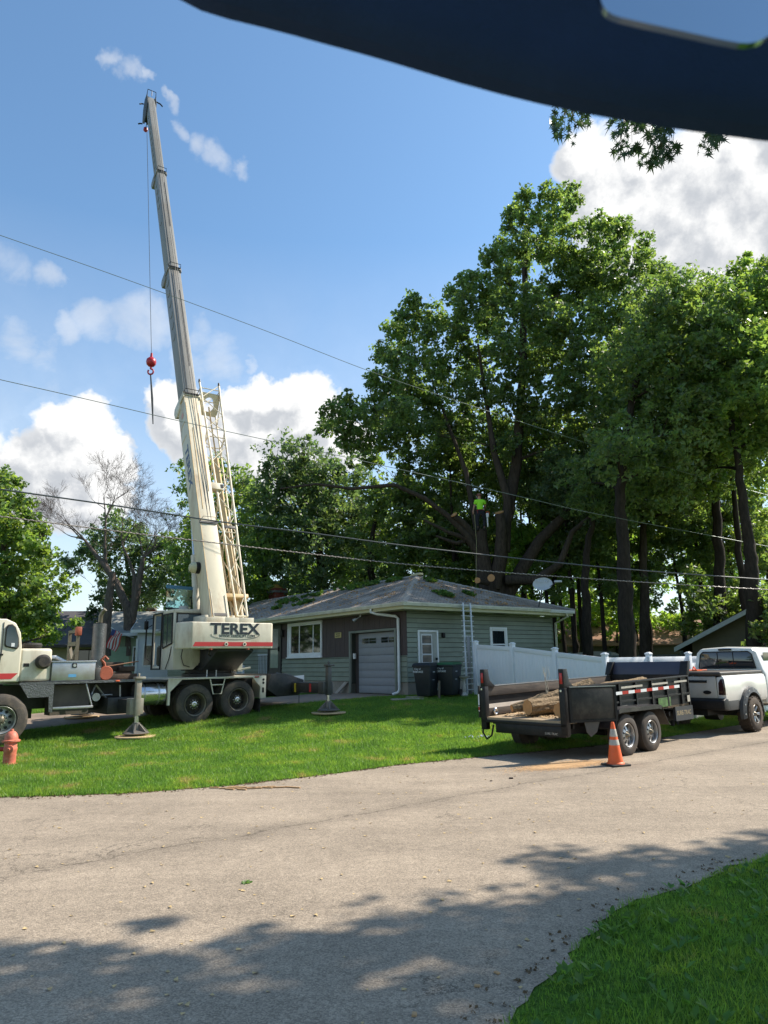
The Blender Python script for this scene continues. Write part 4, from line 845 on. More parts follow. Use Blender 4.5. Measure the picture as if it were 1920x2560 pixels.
    U().hexa([(hx0 - .04, -.035, 3.98), (hx1 - .03, -.035, 3.965), (hx1 - .03, -.01, 3.965), (hx0 - .04, -.01, 3.98)], [(hx0 - .07, -.06, 4.08), (hx1 - .02, -.06, 4.05), (hx1 - .02, -.03, 4.05), (hx0 - .07, -.03, 4.08)]).build('hatch_lip', mat('blue_plastic', (.06, .19, .33), .4), oc)
    # --- boom
    Pf = Vector((-4.676, 19.501, 2.75)); tip = Vector((-11.454, 29.9, 29.69)); e = (tip - Pf).normalized(); Lb = (tip - Pf).length
    uu = e.cross(Vector((0, 0, 1))).normalized(); vv = uu.cross(e).normalized()      # uu right, vv top side (towards the viewer)
    if vv.y > 0: vv = -vv
    BF = Matrix(((uu.x, vv.x, e.x, Pf.x), (uu.y, vv.y, e.y, Pf.y), (uu.z, vv.z, e.z, Pf.z), (0, 0, 0, 1)))
    BR = KI @ BF
    Q = lambda: MB(BR)                       # coordinates: (right, top, along)
    secs = [(.0, 8.75, .27, .36, M_CREAM2), (8.6, 15.75, .235, .31, M_GREYB), (15.6, 22.75, .205, .27, M_GREYB), (22.6, Lb - .1, .175, .225, M_GREYB)]
    bs = []
    for i, (s0, s1, hw, hh, m_) in enumerate(secs):
        q = Q().prism([(-hw, -hh * .92), (-hw * .85, -hh), (hw * .85, -hh), (hw, -hh * .92), (hw, hh), (-hw, hh)], 'z', s0, s1)
        sec = q.build('boom_section', m_, k, bevel=.012); bs.append(sec)
        # collar with rollers and rope guide at the end of the section
        c = Q(); c.box(-hw - .03, hw + .03, hh, hh + .04, s1 - .12, s1); c.box(-hw - .035, -hw, -hh - .06, hh + .04, s1 - .22, s1); c.box(hw, hw + .035, -hh - .06, hh + .04, s1 - .22, s1); c.box(-hw - .03, hw + .03, -hh - .06, -hh, s1 - .22, s1)
        if i < 3:
            c.build('collar', m_, sec, bevel=.006)
            gd = Q(); z1 = s1 - .02; gd.tube([(-hw, hh + .03, z1), (-hw + .02, hh + .18, z1 + .05), (hw - .02, hh + .18, z1 + .05), (hw, hh + .03, z1)], .014, 6); gd.box(-hw + .02, hw - .02, hh + .045, hh + .07, z1 - .06, z1)
            gd.build('rope_guide', M_BLACK, sec)
            lug = Q(); lug.prism([(-hh - .02, s1 - .5), (-hh - .22, s1 - .38), (-hh - .26, s1 - .15), (-hh - .15, s1), (hh * .2, s1), (-hh * .2, s1 - .4)], 'x', -hw - .05, hw + .05); lug.build('section_head', m_ if i else M_CREAM, sec, bevel=.02)
    # holes in the left side plates
    def holes(i, lst, m_=M_BLACK):
        s0, s1, hw, hh, _ = secs[i]
        for (s_, r_, off) in lst:
            Q().tube([(-hw + .004, off, s_), (-hw - .008, off, s_)], r_, 20).build('side_hole', m_, bs[i])
            Q().lathe([(r_, -hw - .004), (r_ * 1.16, -hw - .004), (r_ * 1.16, -hw - .014), (r_, -hw - .014)], (0, off, s_), 'x', 20).build('hole_rim', M_GREYB, bs[i], smooth=False)
    hd = mat('hole_shadow', (.01, .013, .02), .9)
    holes(1, [(15.0 - .62 * j, .13 if j < 6 else .05, .02) for j in range(6)], hd); holes(2, [(21.9 - .55 * j, .11, .01) for j in range(4)] + [(19.0, .07, 0)], hd); holes(3, [(27.9 - .5 * j, .075, 0) for j in range(10)], hd)
    # seams and hydraulic line ridges on the top face
    for (i, a_, b_, x_) in ((0, 3.9, 7.2, -.10), (0, .2, 8.3, -.235), (0, 4.6, 7.9, .16), (1, 9.0, 15.3, -.12), (1, 10.2, 14.4, .10), (2, 16.0, 22.4, -.1), (2, 18.6, 21.9, .08)):
        hh = secs[i][3]; Q().box(x_ - .008, x_ + .008, hh, hh + .012, a_, b_).build('seam', M_RUSTC if i == 0 else M_STEEL, bs[i])
    rp = Q(); rp.tube([(.02, .30, .3), (.02, .44, 8.7), (.0, .40, 15.7), (-.02, .36, 22.7), (-.03, .36, 29.0)], .011, 6); rp.tube([(.12, .30, .3), (.10, .44, 8.7), (.08, .40, 15.7), (.05, .36, 22.7), (.03, .36, 29.0)], .011, 6); rp.build('hoist_rope', M_STEEL, k)
    w = Q(); w.box(-.27, .27, .36, .40, 3.35, 3.42); w.tube([(-.26, .38, 3.40), (-.18, .52, 3.50), (.18, .52, 3.50), (.26, .38, 3.40)], .01, 6); w.build('rope_guide', M_STEEL, bs[0]); Q().box(-.22, .22, .36, .375, .25, .33).build('crossbar', M_STEEL, bs[0])
    w = Q(); w.tube([(-.19, .372, .15), (-.20, .372, 1.1)], .012, 6); w.tube([(.2, .372, .15), (.2, .372, .9)], .012, 6); w.build('frame_rib', M_CREAM, bs[0])
    # blue letters down the left side
    TM = BR @ Matrix(((0, 0, -1, -.272), (0, 1, 0, .06), (0, 0, 0, 5.65), (0, 0, 0, 1)))
    TM = BR @ Matrix.Translation((-.272, .04, 5.75)) @ Matrix(((0, 0, -1, 0), (0, 1, 0, 0), (-1, 0, 0, 0), (0, 0, 0, 1)))
    text('TEREX', .42, M_BLUE, TM, bs[0], bold=.012, sx=1.35, depth=.003)
    Q().box(-.274, -.270, -.30, .20, 7.55, 7.60).box(-.274, -.270, -.30, .20, 6.95, 7.0).build('panel_line', M_RUSTC, bs[0])
    Q().lathe([(.09, -.273), (.10, -.278), (.085, -.278)], (0, .05, 7.95), 'x', 20).build('red_decal', mat('faded_red_decal', (.60, .30, .25), .6), bs[0])
    # floodlight, crossbeam box
    Q().lathe([(.02, -.30), (.10, -.28), (.155, -.20), (.165, -.12), (.02, -.12)], (-.27, -.08, 2.05), 'x', 20).build('floodlight', M_SOFFIT, bs[0], smooth=True)
    Q().lathe([(.15, -.12), (.17, -.10), (.17, .0), (.1, .01)], (-.27, -.08, 2.05), 'x', 20).build('lamp_housing', M_BLACK, bs[0], smooth=True)
    # boom head
    h = Q(); L0 = Lb - .55
    for sx_ in (-.23, .19):
        h.prism([(.28, L0 + .55), (.24, L0 - .1), (-.22, L0 - .7), (-.62, L0 - .75), (-.80, L0 - .35), (-.50, L0 + .35), (-.10, L0 + .68)], 'x', sx_, sx_ + .04)
    h.box(-.22, .22, -.60, -.15, L0 - .6, L0 + .2); hdm = mat('boom_head_steel', (.055, .06, .065), .6, .2, var=.2)
    hd_ = h.build('boom_head', hdm, k, bevel=.01)
    for (a_, b_) in ((-.55, -.45), (-.05, .45), (-.35, .30)): Q().lathe([(.05, -.06), (.20, -.06), (.17, -.0), (.20, .06), (.05, .06)], (0, a_, L0 + b_), 'x', 22).build('sheave', M_STEEL, hd_, smooth=True)
    g = Q(); g.tube([(-.22, .25, L0 + .5), (-.20, .42, L0 + .75), (.20, .42, L0 + .75), (.22, .25, L0 + .5)], .02, 6); g.tube([(.0, .3, L0 + .45), (.0, .42, L0 + .75)], .018, 6)
    for (a_, b_) in ((-.78, -.45), (-.30, .62)): g.tube([(-.23, a_, L0 + b_), (-.34, a_ - .03, L0 + b_), (-.42, a_ - .03, L0 + b_ - .10)], .035, 8)
    g.tube([(.23, .22, L0 + .2), (.42, .24, L0 + .1), (.52, .22, L0 - .02)], .035, 8); g.build('rope_guard', M_BLACK, hd_)
    # lift cylinder under the boom
    lc = KI @ Vector((0, 0, 0)); p0 = SF @ Vector((-.55, -.35, 2.3)); p1 = BF @ Vector((-.12, -.42, 4.6))
    LC = MB(KI); LC.tube([p0, p0.lerp(p1, .62)], .12, 16); LC.build('lift_cylinder', M_CREAM, k, smooth=True)
    LC = MB(KI); LC.tube([p0.lerp(p1, .6), p1], .075, 16); LC.build('piston', M_CHROME, k, smooth=True)
    # --- stowed lattice jib
    s0, s1 = .35, 9.45; uo = .72
    def corner(i, s_):
        t_ = (s_ - s0) / (s1 - s0); hw = .15 + .20 * t_; dv = .15 + .16 * t_
        return (uo + (hw if i in (1, 2) else -hw), .02 + (dv if i in (0, 1) else -dv), s_)
    ch = Q(); 
    for i in range(4): ch.tube([corner(i, s0), corner(i, s1)], .036 if i in (0, 1) else .03, 8)
    jib = ch.build('lattice_jib', M_CREAM2, k, smooth=True)
    N_ = 13; brc = Q()
    for j in range(N_):
        a_ = s0 + (s1 - s0) * j / N_ ; b_ = s0 + (s1 - s0) * (j + 1) / N_
        for (i, l) in ((0, 1), (1, 2), (3, 2), (0, 3)):
            p, q = (i, l) if j % 2 == 0 else (l, i)
            brc.tube([corner(p, a_), corner(q, b_)], .0155, 6)
    for s_ in (s0, s0 + .02, s1 - .25, 7.0, 3.2): 
        for (i, l) in ((0, 1), (1, 2), (2, 3), (3, 0)): brc.tube([corner(i, s_), corner(l, s_)], .018, 6)
    brc.build('lacing', M_CREAM2, jib)
    # butt plate with the round opening
    pl = Q(); n_ = 24; z_ = s1 - .72; cx_, cy_ = uo, .02; outer = []; hwx, hvx = .36, .30
    for i in range(n_):
        a_ = 2 * math.pi * i / n_; ca, sa = math.cos(a_), math.sin(a_); m_ = max(abs(ca) / hwx, abs(sa) / hvx); outer.append((cx_ + ca / m_, cy_ + sa / m_))
    inner = [(cx_ + .20 * math.cos(2 * math.pi * i / n_), cy_ + .20 * math.sin(2 * math.pi * i / n_)) for i in range(n_)]
    for zz in (z_, z_ + .03): pl.add([(p[0], p[1], zz + .25 * ((p[1] - cy_) / hvx)) for p in outer + inner], [(i, (i + 1) % n_, n_ + (i + 1) % n_, n_ + i) for i in range(n_)])
    pl.build('butt_plate', M_CREAM2, jib)
    for i in (0, 1): 
        c_ = corner(i, s1); Q().tube([(c_[0], c_[1], s1), (c_[0], c_[1] + .02, s1 + .12)], [.045, .03], 8).build('pin_lug', M_BLACK, jib)
    Q().box(uo - .12, uo + .06, -.12, .06, .2, 6.3).build('jib_extension', M_RUSTC, jib, bevel=.015)
    Q().box(uo - .04, uo + .0, .03, .06, 6.3, 8.6).build('jib_extension_rod', M_RUSTC, jib)
    Q().box(.27, .66, .12, .34, 4.75, 5.0).build('jib_bracket', M_CREAM2, bs[0], bevel=.01); Q().box(.58, .66, .345, .352, 4.80, 4.95).build('bracket_slot', M_BLACK, bs[0])
    Q().box(.46, .98, .20, .24, 3.35, 3.45).build('jib_bracket', M_STEEL, bs[0], bevel=.01); Q().box(.27, 1.0, -.05, .2, .95, 1.08).build('jib_bracket', M_RUSTC, bs[0], bevel=.02)
    # hanging rope, ball, sling
    sh = BF @ Vector((-.05, -.66, L0 - .5)); ball = at(378, 905, 31.3)
    MB(KI).tube([sh, ball + Vector((0, 0, .28))], .012, 6).build('hanging_rope', M_STEEL, k)
    ab = at(364, 324, 30.3)
    MB(KI).tube([BF @ Vector((-.05, -.8, L0 - .45)), ab], .012, 6).build('switch_cord', M_STEEL, k); MB(KI).lathe([(.02, .13), (.10, .08), (.11, -.05), (.05, -.12)][::-1], ab, 'z', 14).build('switch_weight', M_BALL, k, smooth=True)
    bt = thing('hook_ball', 'round red headache ball with hook hanging on the crane rope', 'hook', Matrix.Translation(ball))
    MB().lathe([(.03, -.25), (.13, -.22), (.215, -.13), (.24, 0), (.215, .13), (.13, .21), (.03, .24)], (0, 0, 0), 'z', 24).build('ball', M_BALL, bt, smooth=True)
    MB().tube([(0, 0, .2), (0, 0, .46)], [.075, .05], 12).build('rope_socket', M_BALL, bt, smooth=True)
    MB().tube([(0, 0, -.22), (0, 0, -.36)], .05, 10).tube([(.13 * math.sin(a_), 0, -.50 + .14 * math.cos(a_)) for a_ in np.linspace(0, 5.4, 14)], .042, 8).build('hook', M_BALL, bt, smooth=True)
    sl = at(382.5, 1060, 31.3) - ball
    sg = MB().tube([(0, 0, -.60), tuple(Vector((0, 0, -.60)).lerp(sl, .5) + Vector((.02, 0, 0))), tuple(sl)], [.03, .055, .025], 6).build('lifting_sling', mat('dark_webbing', (.05, .055, .06), .8), None)
    sg.location = ball; sg['label'] = 'dark lifting sling dangling below the red ball'; sg['category'] = 'sling'
    return k, PADS
CRANE, PADS = build_crane()
def on_deck():
    for i, p in enumerate(PADS):
        w = KF @ p; z = gzf(w.x, w.y); lab = ['round plywood pad under the cream outrigger foot nearest the hydrant', 'round plywood pad under the far outrigger foot behind the crane cab', 'round plywood pad under the dark outrigger foot before the garage', 'round plywood pad under the far rear outrigger beside the porch'][i]
        o = MB().cyl((0, 0, 0), 'z', .48, 0, .035, 28).build('outrigger_pad', M_WOODP, None, bevel=.006)
        o.location = (w.x, w.y, z); n = Vector((0, 0, 1)); o['label'] = lab; o['category'] = 'pad'; o['group'] = 'plywood pads under the outrigger feet'
    def timber(x, y, z, l, w, h, ang, lab):
        o = MB().box(-l / 2, l / 2, -w / 2, w / 2, 0, h).build('timber_block', M_WOODK, None, bevel=.02)
        o.matrix_world = KF @ Matrix.Translation((x, y, z)) @ Matrix.Rotation(ang, 4, 'Z'); o['label'] = lab; o['category'] = 'timber'; o['group'] = 'cribbing timbers stacked on the crane deck'
    timber(-2.62, -.55, 1.487, 1.05, .24, .14, 0, 'long low dark timber lying on the crane deck in front of the stack')
    timber(-2.60, -.25, 1.487, .95, .28, .19, .03, 'lower of the two thick dark timbers piled behind the exhaust shield')
    timber(-2.28, -.28, 1.678, .42, .26, .14, .02, 'short dark timber stub at the right end of the pile on the crane deck')
    timber(-2.72, -.12, 1.69, .82, .24, .24, -.02, 'uppermost thick dark timber of the pile on the crane deck')
    hk = thing('hook_block', 'orange red hook block lying on the crane deck beside the exhaust', 'hook block', KF @ Matrix.Translation((-3.06, -1.08, 1.487)))
    MB().lathe([(.16, -.05), (.175, -.03), (.175, .03), (.16, .05), (.02, .05)], (0, 0, .17), 'y', 22).build('sheave_plate', M_ORGH, hk, smooth=True)
    MB().box(-.26, -.12, -.05, .1, .0, .3).build('cheek', M_STEEL, hk, bevel=.02)
    MB().tube([(-.02, 0, .3), (-.05, 0, .42), (-.12, 0, .5), (-.04, 0, .58), (.04, 0, .50)], .035, 8).build('hook', M_ORGH, hk, smooth=True)
    sb = MB().tube([(0, 0, 0), (.95, .05, .14)], .014, 8).build('steel_bar', mat('rusty_bar', (.22, .11, .06), .8), None); sb.matrix_world = KF @ Matrix.Translation((-3.0, -.62, 1.80)); sb['label'] = 'thin rusty bar lying across the timbers on the crane deck'; sb['category'] = 'bar'
on_deck()

# ------------------------------------------------------------------ dump trailer
TF_ = frame(5.07, 14.6, 0, R(42))        # x forward along the trailer, y to its far (left) side
def build_trailer():
    t = thing('dump_trailer', 'black tandem axle dump trailer with open rear doors carrying logs', 'trailer', TF_)
    x0, x1, y0, y1 = -2.36, 2.52, .12, 2.10
    zf = lambda x: .70 + .020 * (x - x0)         # floor height, nose slightly up
    zt = lambda x: 1.30 + .022 * (x - x0)
    B = MB
    def slab(mb, ya, yb, a, b, lo, hi): mb.hexa([(a, ya, lo(a)), (b, ya, lo(b)), (b, yb, lo(b)), (a, yb, lo(a))], [(a, ya, hi(a)), (b, ya, hi(b)), (b, yb, hi(b)), (a, yb, hi(a))]); return mb
    slab(B(), y0, y1, x0, x1, lambda x: zf(x) - .05, zf).build('floor', M_DECKW, t)
    # right side wall
    sw = slab(B(), y0, y0 + .03, x0 + .06, x1, lambda x: zf(x) - .05, lambda x: zt(x) - .04).build('side_panel', M_BLACK, t)
    r = B(); slab(r, y0 - .035, y0 + .06, x0 + .06, x1, lambda x: zt(x) - .04, zt); r.build('top_rail', M_BLACK, t, bevel=.006)
    r = B(); slab(r, y0 - .03, y0 + .03, x0 + .06, x1, lambda x: zf(x) + .20, lambda x: zf(x) + .235); r.build('side_rib', M_BLACK, t)
    for i in range(7):
        x = x0 + .5 + i * .66; B().hexa([(x, y0 - .04, zf(x)), (x + .06, y0 - .04, zf(x)), (x + .06, y0, zf(x)), (x, y0, zf(x))], [(x, y0 - .04, zt(x) - .04), (x + .06, y0 - .04, zt(x) - .04), (x + .06, y0, zt(x) - .04), (x, y0, zt(x) - .04)]).build('side_rib', M_BLACK, t)
    # far side wall: lumber topped
    lw = slab(B(), y1 - .03, y1, x0, x1, lambda x: zf(x) - .05, lambda x: zt(x) - .02).build('side_panel', M_BLACK, t)
    pl = mat('weathered_plank', (.075, .060, .050), .85, var=.35, scale=3, stretch=(.6, 4, 4), dirt=(.17, .13, .10), damt=.5)
    slab(B(), y1 - .07, y1 - .03, x0 + .05, x1 - .05, lambda x: zf(x) + .40, lambda x: zf(x) + .585).build('plank', pl, t, bevel=.004)
    slab(B(), y1 - .065, y1 - .03, x0 + .05, x1 - .05, lambda x: zf(x) + .02, lambda x: zf(x) + .16).build('plank', pl, t, bevel=.004)
    slab(B(), y1 - .060, y1 - .03, x0 + .05, x0 + 2.6, lambda x: zf(x) + .16, lambda x: zf(x) + .235).build('shiny_strip', mat('pale_strip', (.62, .55, .48), .4), t)
    slab(B(), y1 - .075, y1 + .02, x0, x1, lambda x: zf(x) + .585, lambda x: zf(x) + .60).build('top_rail', M_ALU, t)
    for x in (x0 + .32, x0 + 1.5): 
        B().lathe([(.035, -.0), (.055, -.01), (.07, -.03), (.055, -.045), (.035, -.03)], (x, y1 - .065, zf(x) + .09), 'y', 16).build('tie_ring', M_CHROME, t, smooth=True)
    # front bulkhead
    f = B(); f.box(x1 - .04, x1, y0 - .03, y1 + .03, .75, 1.42); f.build('front_wall', M_BLACK, t)
    fm = mat('slate_steel_sheet', (.05, .05, .075), .45, var=.1)
    f = B(); f.hexa([(x1 - .02, y0 + .0, 1.41), (x1 + .02, y0 + .0, 1.41), (x1 + .02, y1, 1.41), (x1 - .02, y1, 1.41)], [(x1 + .10, y0 + .06, 1.71), (x1 + .14, y0 + .06, 1.71), (x1 + .14, y1 - .05, 1.71), (x1 + .10, y1 - .05, 1.71)]); f.build('headboard', fm, t, bevel=.005)
    for (ya, yb, s_) in ((y0 - .04, y0 + .14, 1), (y1 - .12, y1 + .05, -1)):
        f = B(); f.hexa([(x1 - .20 if s_ < 0 else x1 - .10, ya, 1.41), (x1 + .03, ya, 1.41), (x1 + .03, yb, 1.41), (x1 - .10, yb, 1.41)], [(x1 + .04, ya, 1.72), (x1 + .16, ya, 1.72), (x1 + .16, yb, 1.72), (x1 + .04, yb, 1.72)]); f.build('headboard_bracket', M_BLACK, t, bevel=.008)
    # reflectors
    for i in range(14):
        x = x0 + .95 + .245 * i - .0; x2 = x + .24
        if x > x1 - .45: break
        slab(B(), y0 - .044, y0 - .041, x, x2, lambda q: zf(q) + .36, lambda q: zf(q) + .42).build('reflector', M_REDL if i % 2 == 0 else M_WHITE, t)
    for (a, b) in ((x0 + 1.9, x0 + 2.75), (x0 + 3.15, x0 + 3.85), (x0 + 4.15, x0 + 4.75)):
        slab(B(), y0 - .044, y0 - .041, a, b, lambda q: zf(q) + .47, lambda q: zf(q) + .51).build('pale_strip', M_REFL, t)
    slab(B(), y0 - .033, y0 - .030, x0 + 1.0, x0 + 2.1, lambda q: zf(q) + .10, lambda q: zf(q) + .14).build('pale_strip', M_REFL, t)
    slab(B(), y0 - .035, y0 - .03, x1 - 1.5, x1 - .95, lambda q: zf(q) + .0, lambda q: zf(q) + .19).build('decal_panel', mat('green_picture_decal', (.06, .13, .03), .5, var=.6, scale=9, dirt=(.20, .22, .16), dscale=6), t)
    slab(B(), y0 - .035, y0 - .03, x1 - .16, x1 - .04, lambda q: zf(q) + .03, lambda q: zf(q) + .17).build('decal', M_REFL, t)
    # frame under the box
    fr = B(); fr.box(x0 + .1, x1 + .1, y0 + .28, y0 + .38, .42, .62); fr.box(x0 + .1, x1 + .1, y1 - .38, y1 - .28, .42, .62)
    for x in (-2.1, -1.5, -.2, .8, 1.6, 2.4): fr.box(x, x + .06, y0 + .05, y1 - .05, .55, .645)
    for x in (-.86, .05): fr.cyl((x, 0, .39), 'y', .055, .25, 1.95, 12)
    fr.build('frame', M_BLACK, t)
    bp = B(); bp.box(x0 - .02, x0 + .12, y0 + .02, y1 - .35, .42, .60); bp.box(x0 - .03, x0 + .05, y0, y1, .60, .655); bp.build('rear_bumper', M_BLACK, t, bevel=.006)
    text('SURE-TRAC', .055, M_REFL, Matrix.Translation((x0 - .022, y0 + .33, .47)) @ Matrix.Rotation(R(-90), 4, 'Z') @ FACE, t, depth=.001)
    tp = B(); tp.box(x1 - .75, x1 + .08, y0 - .02, y0 + .04, .44, .74); tp.build('side_plate', mat('dark_grey_plate', (.035, .038, .045), .4), t)
    text('SURE-TRAC', .13, mat('bronze_letters', (.26, .21, .13), .5), Matrix.Translation((x1 - .36, y0 - .022, .60)) @ FACE, t, bold=.004, sx=1.0, depth=.001)
    tl = B(); tl.hexa([(1.0, y0 + .28, .42), (x1, y0 + .28, .42), (x1, y0 + .36, .42), (1.0, y0 + .36, .42)], [(1.0, y0 + .28, .62), (x1, y0 + .28, .62), (x1, y0 + .36, .62), (1.0, y0 + .36, .62)])
    for s_ in (y0 + .32, y1 - .32): tl.tube([(x1 - .1, s_, .50), (x1 + 1.0, (y0 + y1) / 2, .52)], .055, 8)
    tl.box(x1 + .02, x1 + .45, .8, 1.4, .55, .90); tl.cyl((x1 + .75, .95, 0), 'z', .05, .2, 1.0, 10); tl.build('drawbar', M_BLACK, t)
    cn = B()
    for i in range(10): 
        a_ = i / 9; cn.tube([(x1 + .1 + a_ * .9, y0 + .35 + .5 * a_, .48 - .22 * math.sin(math.pi * a_)), (x1 + .18 + a_ * .9, y0 + .39 + .5 * a_, .48 - .22 * math.sin(math.pi * (a_ + .06)))], .018, 6)
    cn.build('safety_chain', M_STEEL, t)
    # fender over both wheels
    fd = B(); P_ = [(-1.42, .52), (-1.22, .84), (-1.14, .865), (.33, .865), (.43, .84), (.66, .50), (.70, .46), (.74, .46)]
    for (a, b) in zip(P_, P_[1:]): fd.hexa([(a[0], -.28, a[1]), (b[0], -.28, b[1]), (b[0], .12, b[1]), (a[0], .12, a[1])], [(a[0], -.28, a[1] + .012), (b[0], -.28, b[1] + .012), (b[0], .12, b[1] + .012), (a[0], .12, a[1] + .012)])
    fd.prism([(-1.22, .78), (-1.14, .80), (.33, .80), (.41, .78), (.43, .84), (.33, .865), (-1.14, .865), (-1.24, .84)], 'y', -.285, -.278); fd.build('fender', mat('scuffed_black_fender', (.02, .02, .022), .35, .2, var=.3, dirt=(.11, .10, .09), damt=.6), t)
    tw = mat('trailer_tyre', (.05, .040, .033), .8, var=.2, dirt=(.15, .105, .07), damt=.5, dscale=3)
    sm = mat('silver_spoke_rim', (.36, .36, .36), .35, .7, var=.15, dirt=(.1, .09, .08))
    for (x, z) in ((-.86, .37), (.05, .37)):
        w = wheel(t, (x, -.22, z), .39, .215, .23, -1, rm=sm, tm=tw, holes=8)
        sp = B()
        for i in range(8):
            a_ = 2 * math.pi * i / 8; ca, sa = math.cos(a_), math.sin(a_); n_ = Vector((-sa, 0, ca)) * .026
            p = Vector((x + .08 * ca, -.20, z + .08 * sa)); q = Vector((x + .19 * ca, -.165, z + .19 * sa)); sp.hexa([p - n_, p + n_, q + n_ * 1.3, q - n_ * 1.3], [v + Vector((0, .02, 0)) for v in (p - n_, p + n_, q + n_ * 1.3, q - n_ * 1.3)])
        sp.build('spoke', sm, w)
        wheel(t, (x, y1 + .20, z), .39, .215, .23, 1, rm=sm, tm=tw, holes=8)
    # rear posts with red lamps
    for (y, lab) in ((y0, 1), (y1 - .10, 0)):
        p = B(); p.box(x0 - .03, x0 + .09, y - .02, y + .11, .46, 1.29); p.prism([(x0 - .02, 1.28), (x0 + .34, 1.28), (x0 + .16, 1.40), (x0 + .11, 1.63), (x0 - .02, 1.63)], 'y', y - .01, y + .10)
        pst = p.build('rear_post', M_BLACK, t, bevel=.008)
        B().box(x0 - .034, x0 - .018, y + .015, y + .075, 1.36, 1.56).build('tail_lamp', M_REDL, pst, bevel=.008)
        B().cyl((x0 - .03, y + .05, 1.24), 'x', .022, -.02, 0, 10).build('hinge_pin', M_CHROME, pst)
    # open doors
    dm = mat('scratched_black_door', (.009, .009, .008), .55, .0, var=.5, scale=5, dirt=(.10, .09, .07), damt=.5, dscale=4)
    d = B(); L_ = 1.0; dr = Matrix.Translation((x0 + .02, y0 - .04, 0)) @ Matrix.Rotation(R(-24), 4, 'Z')
    d = MB(dr); d.box(.04, L_, -.045, -.015, .70, 1.30); right = d.build('rear_door', dm, t, bevel=.005)
    d = MB(dr); d.box(0, L_, -.06, 0, 1.27, 1.30).box(0, L_, -.06, 0, .68, .72).box(L_ - .05, L_, -.06, 0, .72, 1.27).box(0, .05, -.06, 0, .72, 1.27); d.build('door_frame', M_BLACK, right)
    MB(dr).box(0.02, L_, -.062, .002, 1.30, 1.312).build('worn_edge', M_ALU, right)
    bx = MB(dr); bx.prism([(.30, .68), (.62, .68), (.55, .50), (.42, .42), (.34, .50)], 'y', -.03, -.01); bx.build('latch_plate', M_STEEL, right)
    d2 = Matrix.Translation((x0 + .02, y1 + .05, 0)) @ Matrix.Rotation(R(8), 4, 'Z')
    d = MB(d2); d.box(0, L_, .015, .06, .68, 1.30); left = d.build('rear_door', dm, t, bevel=.005)
    MB(d2).box(-.005, .0, .02, .05, .92, 1.14).box(-.005, .0, .02, .05, .80, .90).build('pale_strip', M_WHITE, left)
    MB(d2).box(-.006, -.001, .02, .05, .82, .89).build('reflector', M_REDL, left)
    B().tube([(x0, y1 - .02, .62), (x0 - .02, y1 - .02, .40), (x0 - .03, y1 - .12, .28), (x0 - .03, y1 - .25, .36), (x0, y1 - .28, .56)], .018, 8).build('chain', M_BLACK, t, smooth=True)
    return t
TRAILER = build_trailer()
def log(name, p0, p1, r0, r1, label, seed, cut=True, knot=False):
    rnd = random.Random(seed); p0 = Vector(p0); p1 = Vector(p1); d = p1 - p0; n = 40; m = 26
    a = d.cross(Vector((0, 0, 1))).normalized(); b = a.cross(d).normalized(); mb = MB(); vs = []
    ph = [rnd.uniform(0, 6) for _ in range(8)]
    for i in range(m + 1):
        t = i / m; r = r0 + (r1 - r0) * t
        for k in range(n):
            th = 2 * math.pi * k / n
            rr = r * (1 + .035 * math.sin(2 * th + ph[0] + 2 * t) + .05 * math.sin(3 * t * 3 + th + ph[1])) + r * .055 * (rnd.random() - .5) * 2 * (1 if 0 < i < m else .4) + r * .05 * math.sin(9 * th + ph[2] + 3 * math.sin(5 * t + ph[3]))
            if knot and .28 < t < .5: rr *= 1 + .28 * math.exp(-((t - .38) / .07) ** 2) * max(0, math.cos(th - 1.9)) ** 3
            vs.append(p0 + d * t + (a * math.cos(th) + b * math.sin(th)) * rr)
    mb.add(vs, [(i * n + k, i * n + (k + 1) % n, (i + 1) * n + (k + 1) % n, (i + 1) * n + k) for i in range(m) for k in range(n)])
    e = Matrix.Translation(TF_.translation)
    L_ = thing(name, label, 'log', TF_, 'cut logs lying in the dump trailer')
    mb.build('bark', M_BARKL, L_, smooth=False)
    for (i, pt, sgn) in ((0, p0, -1), (m, p1, 1)):
        ring = vs[i * n:(i + 1) * n]; MB().add([pt + (v - pt) * .97 + d.normalized() * .006 * sgn for v in ring] + [pt + d.normalized() * .008 * sgn], [(k, (k + 1) % n, n) for k in range(n)]).build('cut_face', M_CUT, L_)
    if knot:
        q = p0.lerp(p1, .42) + b * r0 * .95; MB().lathe([(.001, .0), (.055, .0), (.05, -.05)], (0, 0, 0), 'z', 14)
        k_ = MB(Matrix.Translation(q) @ (b * .7 - a * .6).to_track_quat('Z', 'Y').to_matrix().to_4x4()).lathe([(.06, -.08), (.062, .03), (.001, .035)], (0, 0, 0), 'z', 14); k_.build('branch_cut', M_CUT, L_)
    return L_
